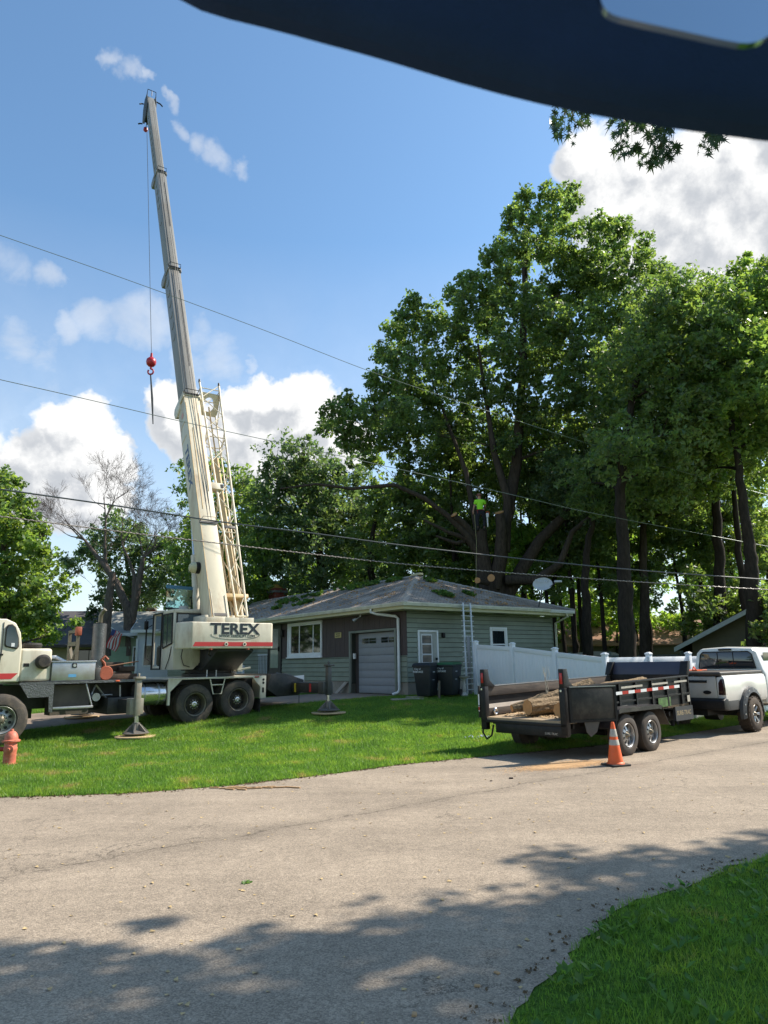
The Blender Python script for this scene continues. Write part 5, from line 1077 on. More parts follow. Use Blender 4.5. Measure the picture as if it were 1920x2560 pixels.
# fitted in trailer space: x forward, y to the far side
log('log', (-2.02, 1.22, .90), (.35, .52, .95), .15, .175, 'round log with a fresh orange cut end, nearest the open trailer doors', 3)
log('log', (-2.0, 1.62, .86), (-.35, .82, 1.19), .07, .20, 'knobbly log with a sawn knot leaning over the log behind the trailer doors', 5, knot=True)
log('log', (-2.10, .42, .87), (.2, .42, .92), .14, .15, 'log partly hidden by the swung out right trailer door', 8)
log('log', (-.1, 1.1, 1.08), (2.0, .9, 1.22), .16, .15, 'mossy log showing above the trailer side rail towards the front', 9)
def wood_chips():
    g = np.random.default_rng(44); n = 9000; x = g.normal(-.2, .85, n); y = g.normal(1.15, .38, n); k = (x > -2.1) & (x < 2.3) & (y > .25) & (y < 1.95); x, y = x[k], y[k]; n = len(x)
    hz = .70 + .020 * (x + 2.36) + .012 + .42 * np.exp(-((x - .25) / .75) ** 2 - ((y - 1.25) / .38) ** 2) * g.random(n) ** .25; th = g.random(n) * 6.283; s_ = .012 + .03 * g.random(n)
    V = np.stack([np.stack([x + s_ * np.cos(th + q * 2.09), y + s_ * np.sin(th + q * 2.09), hz + s_ * (g.random(n) - .3)], 1) for q in range(3)], 1).reshape(-1, 3)
    o = np_mesh('wood_chips', V, np.arange(3 * n).reshape(-1, 3), mat('tan_wood_chips', (.46, .31, .16), .9, var=.35, scale=20), None, kind='stuff'); o.matrix_world = TF_
wood_chips()
def sprig():
    g = MB(); rnd = random.Random(4)
    for i in range(6):
        p = Vector((-1.30, 1.25, 1.10)); pts = [p]; dirx = Vector((rnd.uniform(-.25, .25), rnd.uniform(-.1, .1), 1))
        for k in range(9):
            p = p + Vector((rnd.uniform(-.025, .025), rnd.uniform(-.02, .02), .05 + .015 * rnd.random())) + dirx * .006; pts.append(p)
        g.tube(pts, [.0045] * 8 + [.003, .002], 5)
    o = g.build('loose_twig', mat('pale_twig', (.38, .35, .28), .8), None); o.matrix_world = TF_; o['label'] = 'pale stringy twig standing up from the log in the trailer'; o['category'] = 'twig'
sprig()

# ------------------------------------------------------------------ pickup
PF = frame(8.97, 17.68, 0, R(42))        # origin at the near rear wheel, x forward, y to the far side
def build_pickup():
    t = thing('pickup_truck', 'white crew cab pickup with black tonneau cover and flared rear arches', 'pickup', PF)
    B = MB; Wd = 2.02; yn, yf = .06, 1.96
    def loft(secs, name, m, bev=.0):
        mb = MB(); n = len(secs[0][1]); vs = []
        for x, prof in secs: vs += [(x, y, z) for y, z in prof]
        fs = [(i * n + k, i * n + (k + 1) % n, (i + 1) * n + (k + 1) % n, (i + 1) * n + k) for i in range(len(secs) - 1) for k in range(n)]
        fs += [tuple(range(n))[::-1], tuple(range((len(secs) - 1) * n, len(secs) * n))]
        mb.add(vs, fs); return mb
    def bodyprof(zb, zt, ins=0):
        a, b = yn + ins, yf - ins
        return [(a + .06, zb), (a + .01, zb + .12), (a, (zb + zt) / 2), (a + .015, zt - .12), (a + .05, zt - .02), (a + .09, zt), (b - .09, zt), (b - .05, zt - .02), (b - .015, zt - .12), (b, (zb + zt) / 2), (b - .01, zb + .12), (b - .06, zb)]
    # bed sides with an arch cut: build the side as polygon skin strips
    def side(y, s_, xa, xb, zb, zt, arches, name, m):
        n = 60; mb = MB(); vs = []; prof = [(0.0, .05), (.12, .012), (.5, 0), (.85, .012), (.95, .035), (1.0, .08)]
        for i in range(n + 1):
            x = xa + (xb - xa) * i / n; lo = zb
            for (cx, cz, r) in arches:
                if abs(x - cx) < r: lo = max(lo, cz + math.sqrt(r * r - (x - cx) ** 2) * .95)
            for (f, ins) in prof: vs.append((x, y - s_ * -ins, lo + (zt - lo) * f))
        k = len(prof)
        return mb.add(vs, [(i * k + j, i * k + j + 1, (i + 1) * k + j + 1, (i + 1) * k + j) for i in range(n) for j in range(k - 1)]).build(name, m, t, smooth=True)
    zt = 1.37
    bed = side(yn, 1, -1.36, 1.12, .72, zt, [(0, .45, .56)], 'bed_side', M_TRUCKW); side(yf, -1, -1.36, 1.12, .72, zt, [(0, .45, .56)], 'bed_side', M_TRUCKW)
    B().box(-1.34, 1.1, yn + .25, yf - .25, .75, 1.30).build('bed_floor', M_BLACK, t)
    B().box(-.60, .60, yn + .12, yn + .28, .5, 1.15).build('wheel_housing', M_BLACK, t)
    # tailgate, lamps, bumper
    tg = B().box(-1.40, -1.34, yn + .20, yf - .20, .84, 1.345).build('tailgate', mat('shaded_dusty_white_paint', (.46, .45, .42), .45, var=.08, dirt=(.32, .28, .23), damt=.45), t, bevel=.02, seg=3)  # darker white paints in the tailgate's shade; dust patches are random
    B().box(-1.412, -1.398, yn + .40, yf - .40, 1.20, 1.26).build('handle', M_GLASSD, tg, bevel=.004)
    B().lathe([(.001, -.02), (.09, -.018), (.098, -.004), (.098, .01)], (-1.40, yn + .42, .98), 'x', 22).build('oval_badge', M_BLACK, tg, smooth=True)
    for o in tg.children:
        if o.name.startswith('oval_badge'): o.data.transform(Matrix.Translation((-1.40, yn + .42, .98)) @ Matrix.Diagonal((1, 1, .45, 1)) @ Matrix.Translation((1.40, -yn - .42, -.98)))
    for y in (yn, yf):
        s_ = 1 if y == yn else -1
        B().prism([(y + s_ * .0, .82), (y + s_ * .20, .84), (y + s_ * .19, 1.33), (y + s_ * .03, 1.35)], 'x', -1.37, -1.30).build('corner_panel', M_TRUCKW, t, bevel=.02)
        B().prism([(y + s_ * .004, .92), (y + s_ * .17, .92), (y + s_ * .15, 1.20), (y + s_ * .10, 1.29), (y + s_ * .02, 1.29)], 'x', -1.385, -1.24).build('tail_lamp', mat('smoked_lens', (.03, .008, .010), .12, spec=1), t, bevel=.02, seg=3)
    bm = B().prism([(-1.52, .60), (-1.30, .56), (-1.25, .60), (-1.25, .83), (-1.40, .85), (-1.52, .80)], 'y', yn + .0, yf - .0).build('rear_bumper', M_BLACK, t, bevel=.02, seg=3)
    B().box(-1.53, -1.515, yn + .95, yn + 1.27, .60, .76).build('number_plate', M_WHITE, bm)
    B().box(-1.34, -.62, yn + .02, yn + .10, .56, .84).build('rear_valance', mat('dark_bed_corner', (.05, .05, .05), .6, dirt=(.2, .18, .15)), t, bevel=.02)
    B().box(-1.45, -.4, .5, 1.5, .45, .62).build('hitch_frame', M_BLACK, t)
    # flares
    fl = B(); n = 22
    for i in range(n):
        a0 = math.pi * (-.06 + 1.12 * i / n); a1 = math.pi * (-.06 + 1.12 * (i + 1) / n)
        def q(a, r, y): return (r * math.cos(a), y, .45 + r * math.sin(a) * .95)
        fl.hexa([q(a0, .52, yn - .09), q(a1, .52, yn - .09), q(a1, .52, yn + .06), q(a0, .52, yn + .06)], [q(a0, .64, yn - .05), q(a1, .64, yn - .05), q(a1, .66, yn + .02), q(a0, .66, yn + .02)])
    flare = fl.build('wheel_flare', mat('dull_black_plastic', (.035, .035, .036), .55, var=.2), t, smooth=True)
    for i in range(9):
        a = math.pi * (.0 + i / 8); B().lathe([(.02, -.012), (.018, -.018), (.001, -.02)], (.60 * math.cos(a), yn - .075, .45 + .57 * math.sin(a)), 'y', 8).build('rivet', M_CHROME, flare)
    # tonneau
    B().box(-1.42, 1.12, yn + .06, yf - .06, 1.36, 1.45).build('tonneau_cover', mat('worn_vinyl_cover', (.045, .038, .032), .55, var=.3, dirt=(.15, .11, .08), damt=.5), t, bevel=.03, seg=3)
    # cab
    cz = 2.05; cab = loft([(1.14, [(.10, .62), (.06, 1.0), (.06, 1.34), (.12, 1.48), (.235, 1.90), (.34, 2.00), (1.01, 2.035), (1.68, 2.00), (1.785, 1.90), (1.90, 1.48), (1.96, 1.34), (1.96, 1.0), (1.92, .62)]),
                           (1.30, [(.08, .60), (.04, 1.0), (.04, 1.34), (.10, 1.48), (.225, 1.93), (.34, 2.03), (1.01, 2.065), (1.68, 2.03), (1.795, 1.93), (1.92, 1.48), (1.98, 1.34), (1.98, 1.0), (1.94, .60)]),
                           (3.30, [(.08, .60), (.04, 1.0), (.04, 1.34), (.10, 1.48), (.225, 1.93), (.34, 2.03), (1.01, 2.065), (1.68, 2.03), (1.795, 1.93), (1.92, 1.48), (1.98, 1.34), (1.98, 1.0), (1.94, .60)]),
                           (4.25, [(.08, .60), (.04, 1.0), (.04, 1.34), (.10, 1.42), (.20, 1.44), (.34, 1.46), (1.01, 1.48), (1.68, 1.46), (1.80, 1.44), (1.92, 1.42), (1.98, 1.34), (1.98, 1.0), (1.94, .60)]),
                           (5.35, [(.10, .60), (.06, .9), (.06, 1.2), (.10, 1.26), (.20, 1.28), (.34, 1.30), (1.01, 1.32), (1.68, 1.30), (1.80, 1.28), (1.92, 1.26), (1.96, 1.2), (1.96, .9), (1.92, .60)])], 'cab', None).build('cab', M_TRUCKW, t, bevel=.03, seg=3)
    wz = [(.27, 1.50), (1.75, 1.50), (1.68, 1.86), (1.60, 1.93), (.42, 1.93), (.34, 1.86)]
    rw = B().prism(wz, 'x', 1.112, 1.125).build('rear_window', mat('tinted_rear_glass', (.010, .014, .016), .05, spec=1), cab, bevel=.004)
    s = B(); 
    for a, b in zip(wz, wz[1:] + wz[:1]): s.tube([(1.115, a[0], a[1]), (1.115, b[0], b[1])], .016, 6)
    s.box(1.105, 1.12, .80, .82, 1.50, 1.93).box(1.105, 1.12, 1.21, 1.23, 1.50, 1.93); s.build('window_seal', M_BLACKR, cab)
    B().box(1.10, 1.16, .84, 1.18, 1.965, 2.01).build('brake_lamp', M_BLACK, cab, bevel=.012)
    hr = B(); hr.lathe([(.12, -.02), (.15, 0), (.12, .02)], (1.10, .98, 1.70), 'x', 20)
    B().prism([(1.35, 1.52), (3.2, 1.52), (2.9, 1.90), (1.42, 1.90)], 'y', .155, .165).build('side_window', M_GLASSD, cab)
    B().box(1.38, 3.9, .02, .045, .98, 1.02).build('side_moulding', M_BLACK, cab, bevel=.004)
    for x in (1.75, 2.9): B().box(x, x + .2, .01, .04, 1.22, 1.26).build('door_handle', M_TRUCKW, cab, bevel=.008)
    B().box(3.05, 3.15, -.12, .06, 1.42, 1.72).build('mirror', M_BLACK, cab, bevel=.03)
    B().box(-1.2, 5.0, .5, .62, .50, .68).box(-1.2, 5.0, 1.4, 1.52, .50, .68).build('chassis', M_BLACK, t)
    B().cyl((0, 1.0, .44), 'y', .07, -.85, .85, 12).cyl((0, 1.0, .44), 'y', .2, -.18, .18, 14).build('rear_axle', M_CHASSIS, t)
    mt = mat('muddy_tyre', (.06, .045, .034), .9, var=.3, dirt=(.16, .11, .07), damt=.6, dscale=3)
    rm = mat('bronze_grey_rim', (.14, .12, .10), .35, .7, var=.2)
    for (x, y, s_) in ((0, -.03, -1), (0, 2.05, 1), (3.95, .0, -1), (3.95, 2.02, 1)):
        w = wheel(t, (x, y, .425), .415, .215, .29, s_, rm=rm, tm=mt, holes=8, treadn=22)
        if s_ < 0:
            for i in range(6):
                a = 2 * math.pi * i / 6
                for da in (-.13, .13):
                    p = Vector((x + .06 * math.cos(a + da), y + .04, .425 + .06 * math.sin(a + da))); q = Vector((x + .205 * math.cos(a + da * .7), y + .005, .425 + .205 * math.sin(a + da * .7)))
                    B().tube([p, q], .014, 6).build('spoke', M_ALU, w)
    return t
PICKUP = build_pickup()
def on_tonneau():
    g = MB(); g.tube([(-.95, 1.55, 1.47), (-.6, 1.35, 1.475), (-.2, 1.25, 1.47), (.1, 1.1, 1.475)], .018, 6); g.box(-.35, -.05, 1.15, 1.4, 1.455, 1.49); g.tube([(-.25, 1.3, 1.49), (-.2, 1.3, 1.56), (-.1, 1.3, 1.5)], .018, 6)
    o = g.build('orange_strap', M_ORANGE, None, kind='thing'); o.matrix_world = PF; o['label'] = 'orange ratchet strap lying on the black tonneau cover'; o['category'] = 'strap'
on_tonneau()

# ------------------------------------------------------------------ small street things
def cone():
    c = thing('traffic_cone', 'orange traffic cone with two grey reflective bands standing beside the trailer wheels', 'cone', frame(3.91, 12.62, .008, R(20)))
    MB().prism([(-.17, -.185), (.17, -.185), (.185, -.17), (.185, .17), (.17, .185), (-.17, .185), (-.185, .17), (-.185, -.17)], 'z', 0, .03).build('base', M_BLACKR, c, bevel=.008)
    r = lambda z: .132 - (z - .03) * (.132 - .027) / .68
    MB().lathe([(.150, .03), (.145, .045), (r(.05), .06), (r(.70), .70), (r(.71) * .8, .715), (.018, .715)], (0, 0, 0), 'z', 36).build('cone_body', M_ORANGE, c, smooth=True)
    for a, b in ((.335, .425), (.475, .60)): MB().lathe([(r(a) + .002, a), (r(a) + .004, a + .003), (r(b) + .004, b - .003), (r(b) + .002, b)], (0, 0, 0), 'z', 36).build('reflective_band', M_REFL, c, smooth=True)
cone()
def hydrant():
    x, y = -7.20, 13.90; c = thing('fire_hydrant', 'faded red fire hydrant on the lawn at the left edge', 'hydrant', frame(x, y, gzf(x, y) - .02, R(10)) @ Matrix.Diagonal((.98, .98, .86, 1)))
    MB().lathe([(.15, 0), (.15, .05), (.115, .06), (.115, .30), (.125, .34), (.125, .38), (.115, .40), (.115, .50), (.165, .515), (.165, .545), (.125, .56), (.12, .62), (.10, .68), (.06, .73), (.035, .74), (.03, .78), (.001, .785)], (0, 0, 0), 'z', 30).build('barrel', M_HYD, c, smooth=True)
    MB().lathe([(.05, -.0), (.05, -.10), (.07, -.11), (.07, -.16), (.03, -.17), (.028, -.20), (.001, -.20)], (-.10, 0, .36), 'x', 20).build('side_nozzle', mat('dark_red_cap', (.34, .04, .03), .5), c, smooth=True)
    MB().lathe([(.065, -.08), (.065, -.15), (.085, -.155), (.085, -.20), (.035, -.21), (.03, -.24), (.001, -.24)], (.03, 0, .37), 'y', 20).build('front_nozzle', M_HYD, c, smooth=True)
    for i in range(8):
        a = i * math.pi / 4; MB().cyl((.147 * math.cos(a), .147 * math.sin(a), .50), 'z', .012, 0, .055, 6).build('flange_bolt', M_HYD, c)
hydrant()
def bin_(x, y, ang, lidm, label):
    z = gzf(x, y); c = thing('wheelie_bin', label, 'bin', frame(x, y, z, ang), 'city rubbish bins by the side door')
    b0 = [(-.24, -.27, .06), (.24, -.27, .06), (.24, .25, .06), (-.24, .25, .06)]; b1 = [(-.31, -.38, 1.0), (.31, -.38, 1.0), (.31, .34, 1.0), (-.31, .34, 1.0)]
    b = MB().hexa(b0, b1).build('bin_body', M_BIN, c, bevel=.04, seg=3)
    MB().box(-.325, .325, -.40, .36, .955, 1.01).build('rim', M_BIN, b, bevel=.02)
    ld = MB(); ld.hexa([(-.34, -.42, 1.01), (.34, -.42, 1.01), (.34, .38, 1.01), (-.34, .38, 1.01)], [(-.28, -.34, 1.085), (.28, -.34, 1.085), (.28, .34, 1.10), (-.28, .34, 1.10)]); ld.build('lid', lidm, c, bevel=.025, seg=3)
    for s_ in (-1, 1):
        MB().lathe([(.03, -.025), (.12, -.02), (.12, .02), (.03, .025)], (s_ * .28, .27, .12), 'x', 18).build('wheel', M_BLACKR, c, smooth=True)
    # print on the side that faces the street
    wl = mat('white_print_%s' % lidm.name, (.62, .66, .70), .6)
    F_ = lambda x_, z_: Matrix.Translation((x_, -.385 + (1.0 - z_) * .117, z_)) @ Matrix.Rotation(R(6.6), 4, 'X') @ FACE
    text('City of', .085, wl, F_(-.13, .90) @ Matrix.Translation((0, 0, .004)), b, sx=.95, depth=.0015, bold=.001)
    text('PORTAGE', .085, wl, F_(-.12, .81) @ Matrix.Translation((0, 0, .004)), b, sx=.95, depth=.0015, bold=.002)
    Mx = Matrix.Rotation(R(90), 4, 'Z')
    sm = lambda y_, z_: Matrix.Translation((.24 + (z_ - .06) * .0745 + .004, y_, z_)) @ Matrix.Rotation(R(90), 4, 'Z') @ FACE
    text('8 8878', .05, wl, sm(-.08, .80), b, depth=.0015); MB(sm(-.08, .56)).box(-.07, .07, -.008, .008, 0, .003).build('slot', wl, b)
BA = R(-30)
bin_(1.28, 22.95, BA, M_BIN, 'dark rubbish bin with black lid standing before the side door'); bin_(2.02, 23.15, BA, M_BINL, 'dark rubbish bin with green lid to the right of the black lidded one')
def small_things():
    def t1(o, lab, cat, grp=None):
        o['label'] = lab; o['category'] = cat
        if grp: o['group'] = grp
    x, y = 1.63, 22.55; o = MB().tube([(x, y, gzf(x, y) - .05), (x + .02, y, gzf(x, y) + .55)], .035, 8).build('wooden_stake', mat('grey_wood', (.13, .11, .08), .9), None); t1(o, 'short wooden stake in the grass between the two bins', 'stake')
    # birdbath pedestal
    x, y = 2.50, 23.3; z = gzf(x, y); o = MB().lathe([(.13, 0), (.13, .04), (.09, .08), (.05, .14), (.06, .17), (.075, .24), (.07, .30), (.045, .42), (.04, .50), (.06, .54), (.20, .60), (.22, .63), (.20, .62), (.05, .60)], (x, y, z), 'z', 24).build('birdbath', M_STONE, None, smooth=True); t1(o, 'pale stone birdbath between the bins and the ladder', 'birdbath')
    # stepping slabs, board, sign
    for (px, py, Y, w_, l) in ((.62, 22.35, 0, .5, 'pale flat paving slab in the grass by the downspout'), (.95, 22.9, 0, .35, 'small stone slab beside the black lidded bin')):
        o = MB().box(-w_, w_, -.14, .14, 0, .05).build('paving_slab', M_CONC, None, bevel=.012); o.matrix_world = frame(px, py, gzf(px, py), R(12)); t1(o, l, 'slab')
    P = HF @ Vector((-3.75, -.32, 0)); o = MB().hexa([(-.1, 0, 0), (.12, 0, 0), (.12, .04, 0), (-.1, .04, 0)], [(.22, .25, .42), (.42, .25, .40), (.42, .29, .40), (.22, .29, .42)]).build('leaning_board', M_CONC, None); o.matrix_world = HF @ Matrix.Translation((-3.85, -.32, .70)); t1(o, 'short grey board leaning on the wall left of the garage', 'board')
    o = MB().hexa([(-.18, 0, 0), (.16, 0, 0), (.16, .01, 0), (-.18, .01, 0)], [(-.15, .06, .42), (.17, .06, .44), (.17, .07, .44), (-.15, .07, .42)]).build('white_sign', M_WHITE, None); o.matrix_world = frame(-2.72, 22.2, 1.02 , R(20)); 
    MB().box(-.12, .10, -.004, .0, .17, .21).build('orange_mark', M_ORANGE, o); MB().tube([(0, 0, .01), (0, 0, -.55)], .012, 6).build('post', M_STEEL, o); t1(o, 'small white yard sign with an orange mark behind the rear outrigger', 'sign')
    # broken litter by trailer door
    x, y = 1.95, 16.2; rnd = random.Random(2); g = MB()
    for i in range(9):
        a = rnd.uniform(-.25, .3); b = rnd.uniform(-.08, .08); g.tube([(x + a, y + b, gzf(x, y) + .05), (x + a + rnd.uniform(-.12, .12), y + b + rnd.uniform(-.05, .05), gzf(x, y) + .06 + .03 * rnd.random())], .012, 5)
    o = g.build('plastic_scrap', mat('clear_plastic_scrap', (.5, .55, .6), .3), None, kind='thing'); t1(o, 'crumpled pale plastic lying on the grass by the trailer', 'litter')
small_things()
def railing():
    W_ = M_WHITE; r = thing('porch_railing', 'white baluster railing with sloping handrail at the front step', 'railing', HF)
    gp = mat('railing_grey_white', (.50, .54, .60), .5)
    z0, z1 = 1.22, 2.26
    for (a, b) in (((-12.1, -.7), (-10.5, -1.05)),):
        pass
    yA = -1.25
    MB().box(-12.10, -10.52, yA - .03, yA + .03, z1 - .05, z1).build('handrail', gp, r, bevel=.006); MB().box(-12.10, -10.52, yA - .02, yA + .02, z0, z0 + .04).build('bottom_rail', gp, r)
    for i in range(15): x = -12.04 + i * .105; MB().box(x - .014, x + .014, yA - .012, yA + .012, z0 + .03, z1 - .05).build('baluster', gp, r)
    for x in (-12.12, -10.50): MB().box(x - .04, x + .04, yA - .04, yA + .04, .75, z1 + .03).build('post', gp, r, bevel=.005)
    MB().hexa([(-10.50, yA - .03, z1 - .06), (-9.62, yA - .03, 1.66), (-9.62, yA + .03, 1.66), (-10.50, yA + .03, z1 - .06)], [(-10.50, yA - .03, z1 + .01), (-9.62, yA - .03, 1.73), (-9.62, yA + .03, 1.73), (-10.50, yA + .03, z1 + .01)]).build('handrail', gp, r)
    for i in range(7):
        x = -10.40 + i * .115; zz = z1 - (x + 10.5) * .68; MB().box(x - .014, x + .014, yA - .012, yA + .012, zz - 1.0, zz - .05).build('baluster', gp, r)
    MB().box(-9.64, -9.55, yA - .04, yA + .04, .70, 1.78).build('post', gp, r, bevel=.005)
    for i in range(6): x = -10.35 + i * .14; MB().box(x - .012, x + .012, -.10, -.08, 1.4, 2.2).build('baluster', gp, r)
    MB().box(-10.45, -9.60, -.11, -.07, 2.2, 2.25).build('handrail', gp, r)
    s = MB(); s.box(-12.2, -9.5 + .2, -1.35, -.04, .55, 1.20); s.box(-9.3, -8.6, -1.2, -.1, .5, .95); o = s.build('front_steps', M_CONC, None); o.matrix_world = HF; o['label'] = 'concrete front step platform behind the white railing'; o['category'] = 'steps'
    f = thing('folded_flag', 'red and white striped bunting hanging by the front door behind the counterweight', 'flag', HF @ Matrix.Translation((-10.9, -.5, 2.62)))
    for i in range(7):
        MB().grid(lambda u, v, i=i: (-.28 + .08 * i + .08 * u, .06 * math.sin(i * 1.3 + u), -.0 - .32 * v * (1 + .15 * math.sin(i))), 2, 4).build('red_stripe' if i % 2 == 0 else 'white_stripe', M_RED if i % 2 == 0 else M_WHITE, f)
railing()
def ladder():
    c = thing('extension_ladder', 'tall aluminium extension ladder leaning on the gutter beside the white fence', 'ladder')
    top = HF @ Vector((.80, 2.12, 3.80)); bot = Vector((2.78, 23.75, .6)); bot.z = gzf(bot.x, bot.y)
    wv = (HF.to_3x3() @ Vector((-.10, 1, 0))).normalized(); nv = (top - bot).cross(wv).normalized()
    c.location = bot
    d = top - bot
    rl = M_ALU; am = mat('dull_ladder_aluminium', (.55, .56, .56), .4, .3, var=.15)
    for s_ in (-.20, .20):
        a = wv * s_; MB().tube([a, a + d * 1.0], .034, 8).build('rail', am, c)
    n = 17
    for i in range(1, n + 1):
        p = d * (i / (n + .6)); MB().tube([p - wv * .33, p + wv * .33], .017, 8).build('rung', am, c)
    gp = Vector((2.80, 24.1, 0)); gp.z = gzf(gp.x, gp.y)
    o = MB().box(-.05, .05, -.05, .05, 0, 1.92).build('metal_post', mat('galvanised_grey', (.22, .23, .24), .5, .4), None, bevel=.005); o.matrix_world = frame(gp.x, gp.y, gp.z, R(-20)); o['label'] = 'square grey metal post just right of the ladder at the fence end'; o['category'] = 'post'
ladder()
def dish():
    base = at(1345, 1520, 27.6); cpos = at(1357, 1461, 27.3); c = thing('satellite_dish', 'grey white satellite dish on a bent mast at the rear roof corner', 'satellite dish', Matrix.Translation(base))
    rel = cpos - base
    MB().tube([(0, 0, -.05), (.14, .0, .42), (.17, -.02, .60), tuple(rel + Vector((.0, .16, -.05)))], .028, 8).build('mast', M_STEEL, c, smooth=True)
    MB().tube([(.05, .05, .02), (.13, 0, .35)], .014, 6).build('strut', M_STEEL, c)
    D = Matrix.Translation(rel) @ Vector((-.35, -1, .25)).normalized().to_track_quat('Z', 'Y').to_matrix().to_4x4() @ Matrix.Rotation(R(0), 4, 'Z')
    g = MB(D); n = 32; vs = []; rings = 7
    for (off, sgn) in ((0, 1), (-.012, 1)):
        for i in range(rings + 1):
            r = i / rings
            for k in range(n): a = 2 * math.pi * k / n; vs.append((.38 * r * math.cos(a), .26 * r * math.sin(a), .07 * r * r + off))
    f = [(i * n + k, i * n + (k + 1) % n, (i + 1) * n + (k + 1) % n, (i + 1) * n + k) for i in range(rings) for k in range(n)]
    o2 = (rings + 1) * n; f += [tuple(j + o2 for j in q)[::-1] for q in f] + [(rings * n + k, rings * n + (k + 1) % n, o2 + rings * n + (k + 1) % n, o2 + rings * n + k) for k in range(n)]
    rf = MB(D).add(vs, f).build('reflector', mat('dish_grey', (.50, .52, .53), .45), c, smooth=True)
    text('DIRECTV', .12, mat('faint_dish_letters', (.62, .66, .72), .5), D @ Matrix.Translation((-.05, .13, .055)) @ Matrix.Rotation(R(-8), 4, 'Z'), rf, 'lettering', bold=.002, depth=.002)
    MB().tube([tuple(rel + Vector((.05, .0, -.25))), tuple(rel + Vector((.42, -.30, .02))), tuple(rel + Vector((.50, -.32, .08)))], .018, 8).build('feed_arm', M_STEEL, c)
    MB().box(rel.x + .38, rel.x + .66, rel.y - .40, rel.y - .26, rel.z + .03, rel.z + .11).build('receiver', mat('pale_receiver', (.5, .52, .54), .5), c, bevel=.02)
dish()

# ------------------------------------------------------------------ white vinyl fence
def fence():
    A = Vector((3.02, 23.9)); Bc = Vector((5.83, 19.0)); dv = Vector((math.sin(R(56)), math.cos(R(56)))); pts = [A] + [A.lerp(Bc, k / 3) for k in (1, 2, 3)] + [Bc + dv * 1.88 * k for k in range(1, 11)]
    zp = [gzf(p.x, p.y) for p in pts]; zp = [min(z, zz) for z, zz in zip(zp, [.51, .39, .19, .0] + [.0] * 20)]
    f = thing('vinyl_fence', 'tall white vinyl privacy fence with capped posts behind the trailer', 'fence', Matrix.Translation((Bc.x, Bc.y, 0)))
    O_ = Vector((Bc.x, Bc.y, 0))
    for i, p in enumerate(pts):
        w = .066; a = (pts[min(i + 1, len(pts) - 1)] - pts[max(i - 1, 0)]); ang = math.atan2(a.y, a.x) if i != 3 else math.atan2(dv.y, dv.x)
        Mm = Matrix.Translation(Vector((p.x, p.y, zp[i])) - O_) @ Matrix.Rotation(ang, 4, 'Z')
        ps = MB(Mm).box(-w, w, -w, w, -.1, 1.90).build('post', M_VINYL, f, bevel=.005)
        cp = MB(Mm); c = w + .014; cp.box(-c, c, -c, c, 1.90, 1.93); cp.hexa([(-c, -c, 1.93), (c, -c, 1.93), (c, c, 1.93), (-c, c, 1.93)], [(-.03, -.03, 1.965), (.03, -.03, 1.965), (.03, .03, 1.965), (-.03, .03, 1.965)]); cp.build('post_cap', M_VINYL, ps)
    for i in range(len(pts) - 1):
        p, q = pts[i], pts[i + 1]; d = (q - p); L_ = d.length; d.normalize(); n_ = Vector((-d.y, d.x)); za, zb = zp[i] + .05, zp[i + 1] + .05
        def H(u, off, z): 
            s_ = u / L_; return Vector((p.x + d.x * u + n_.x * off - O_.x, p.y + d.y * u + n_.y * off - O_.y, za + (zb - za) * s_ + z))
        def bar(u0, u1, w, z0, z1, name, par=f):
            return MB().hexa([H(u0, -w, z0), H(u1, -w, z0), H(u1, w, z0), H(u0, w, z0)], [H(u0, -w, z1), H(u1, -w, z1), H(u1, w, z1), H(u0, w, z1)]).build(name, M_VINYL, par, bevel=.004)
        bar(.066, L_ - .066, .025, 1.64, 1.78, 'top_rail'); bar(.066, L_ - .066, .025, .0, .14, 'bottom_rail')
        nb = int((L_ - .13) / .15); bd = (L_ - .132) / nb
        for k in range(nb): bar(.066 + k * bd + .0004, .066 + (k + 1) * bd - .0004, .011, .14, 1.64, 'board')
fence()
def grey_fence():
    f = thing('weathered_fence', 'low grey weathered board fence just showing beyond the white fence', 'fence', Matrix.Translation((9, 29, 0)))
    gm = mat('grey_weathered_board', (.17, .20, .19), .8); p0 = Vector((6.0, 30.5, 0)); d = Vector((math.sin(R(62)), math.cos(R(62)), 0)); O_ = Vector((9, 29, 0))
    n_ = Vector((-d.y, d.x, 0))
    for k in range(150):
        a = p0 + d * (k * .15) - O_; b = a + d * .145
        MB().hexa([a, b, b + n_ * .02, a + n_ * .02], [v + Vector((0, 0, 1.95)) for v in (a, b, b + n_ * .02, a + n_ * .02)]).build('board', gm, f)
    for k in range(10): a = p0 + d * (k * 2.4) - O_ - n_ * .06; MB().box(a.x - .06, a.x + .06, a.y - .06, a.y + .06, 0, 2.12).build('post', gm, f)
grey_fence()

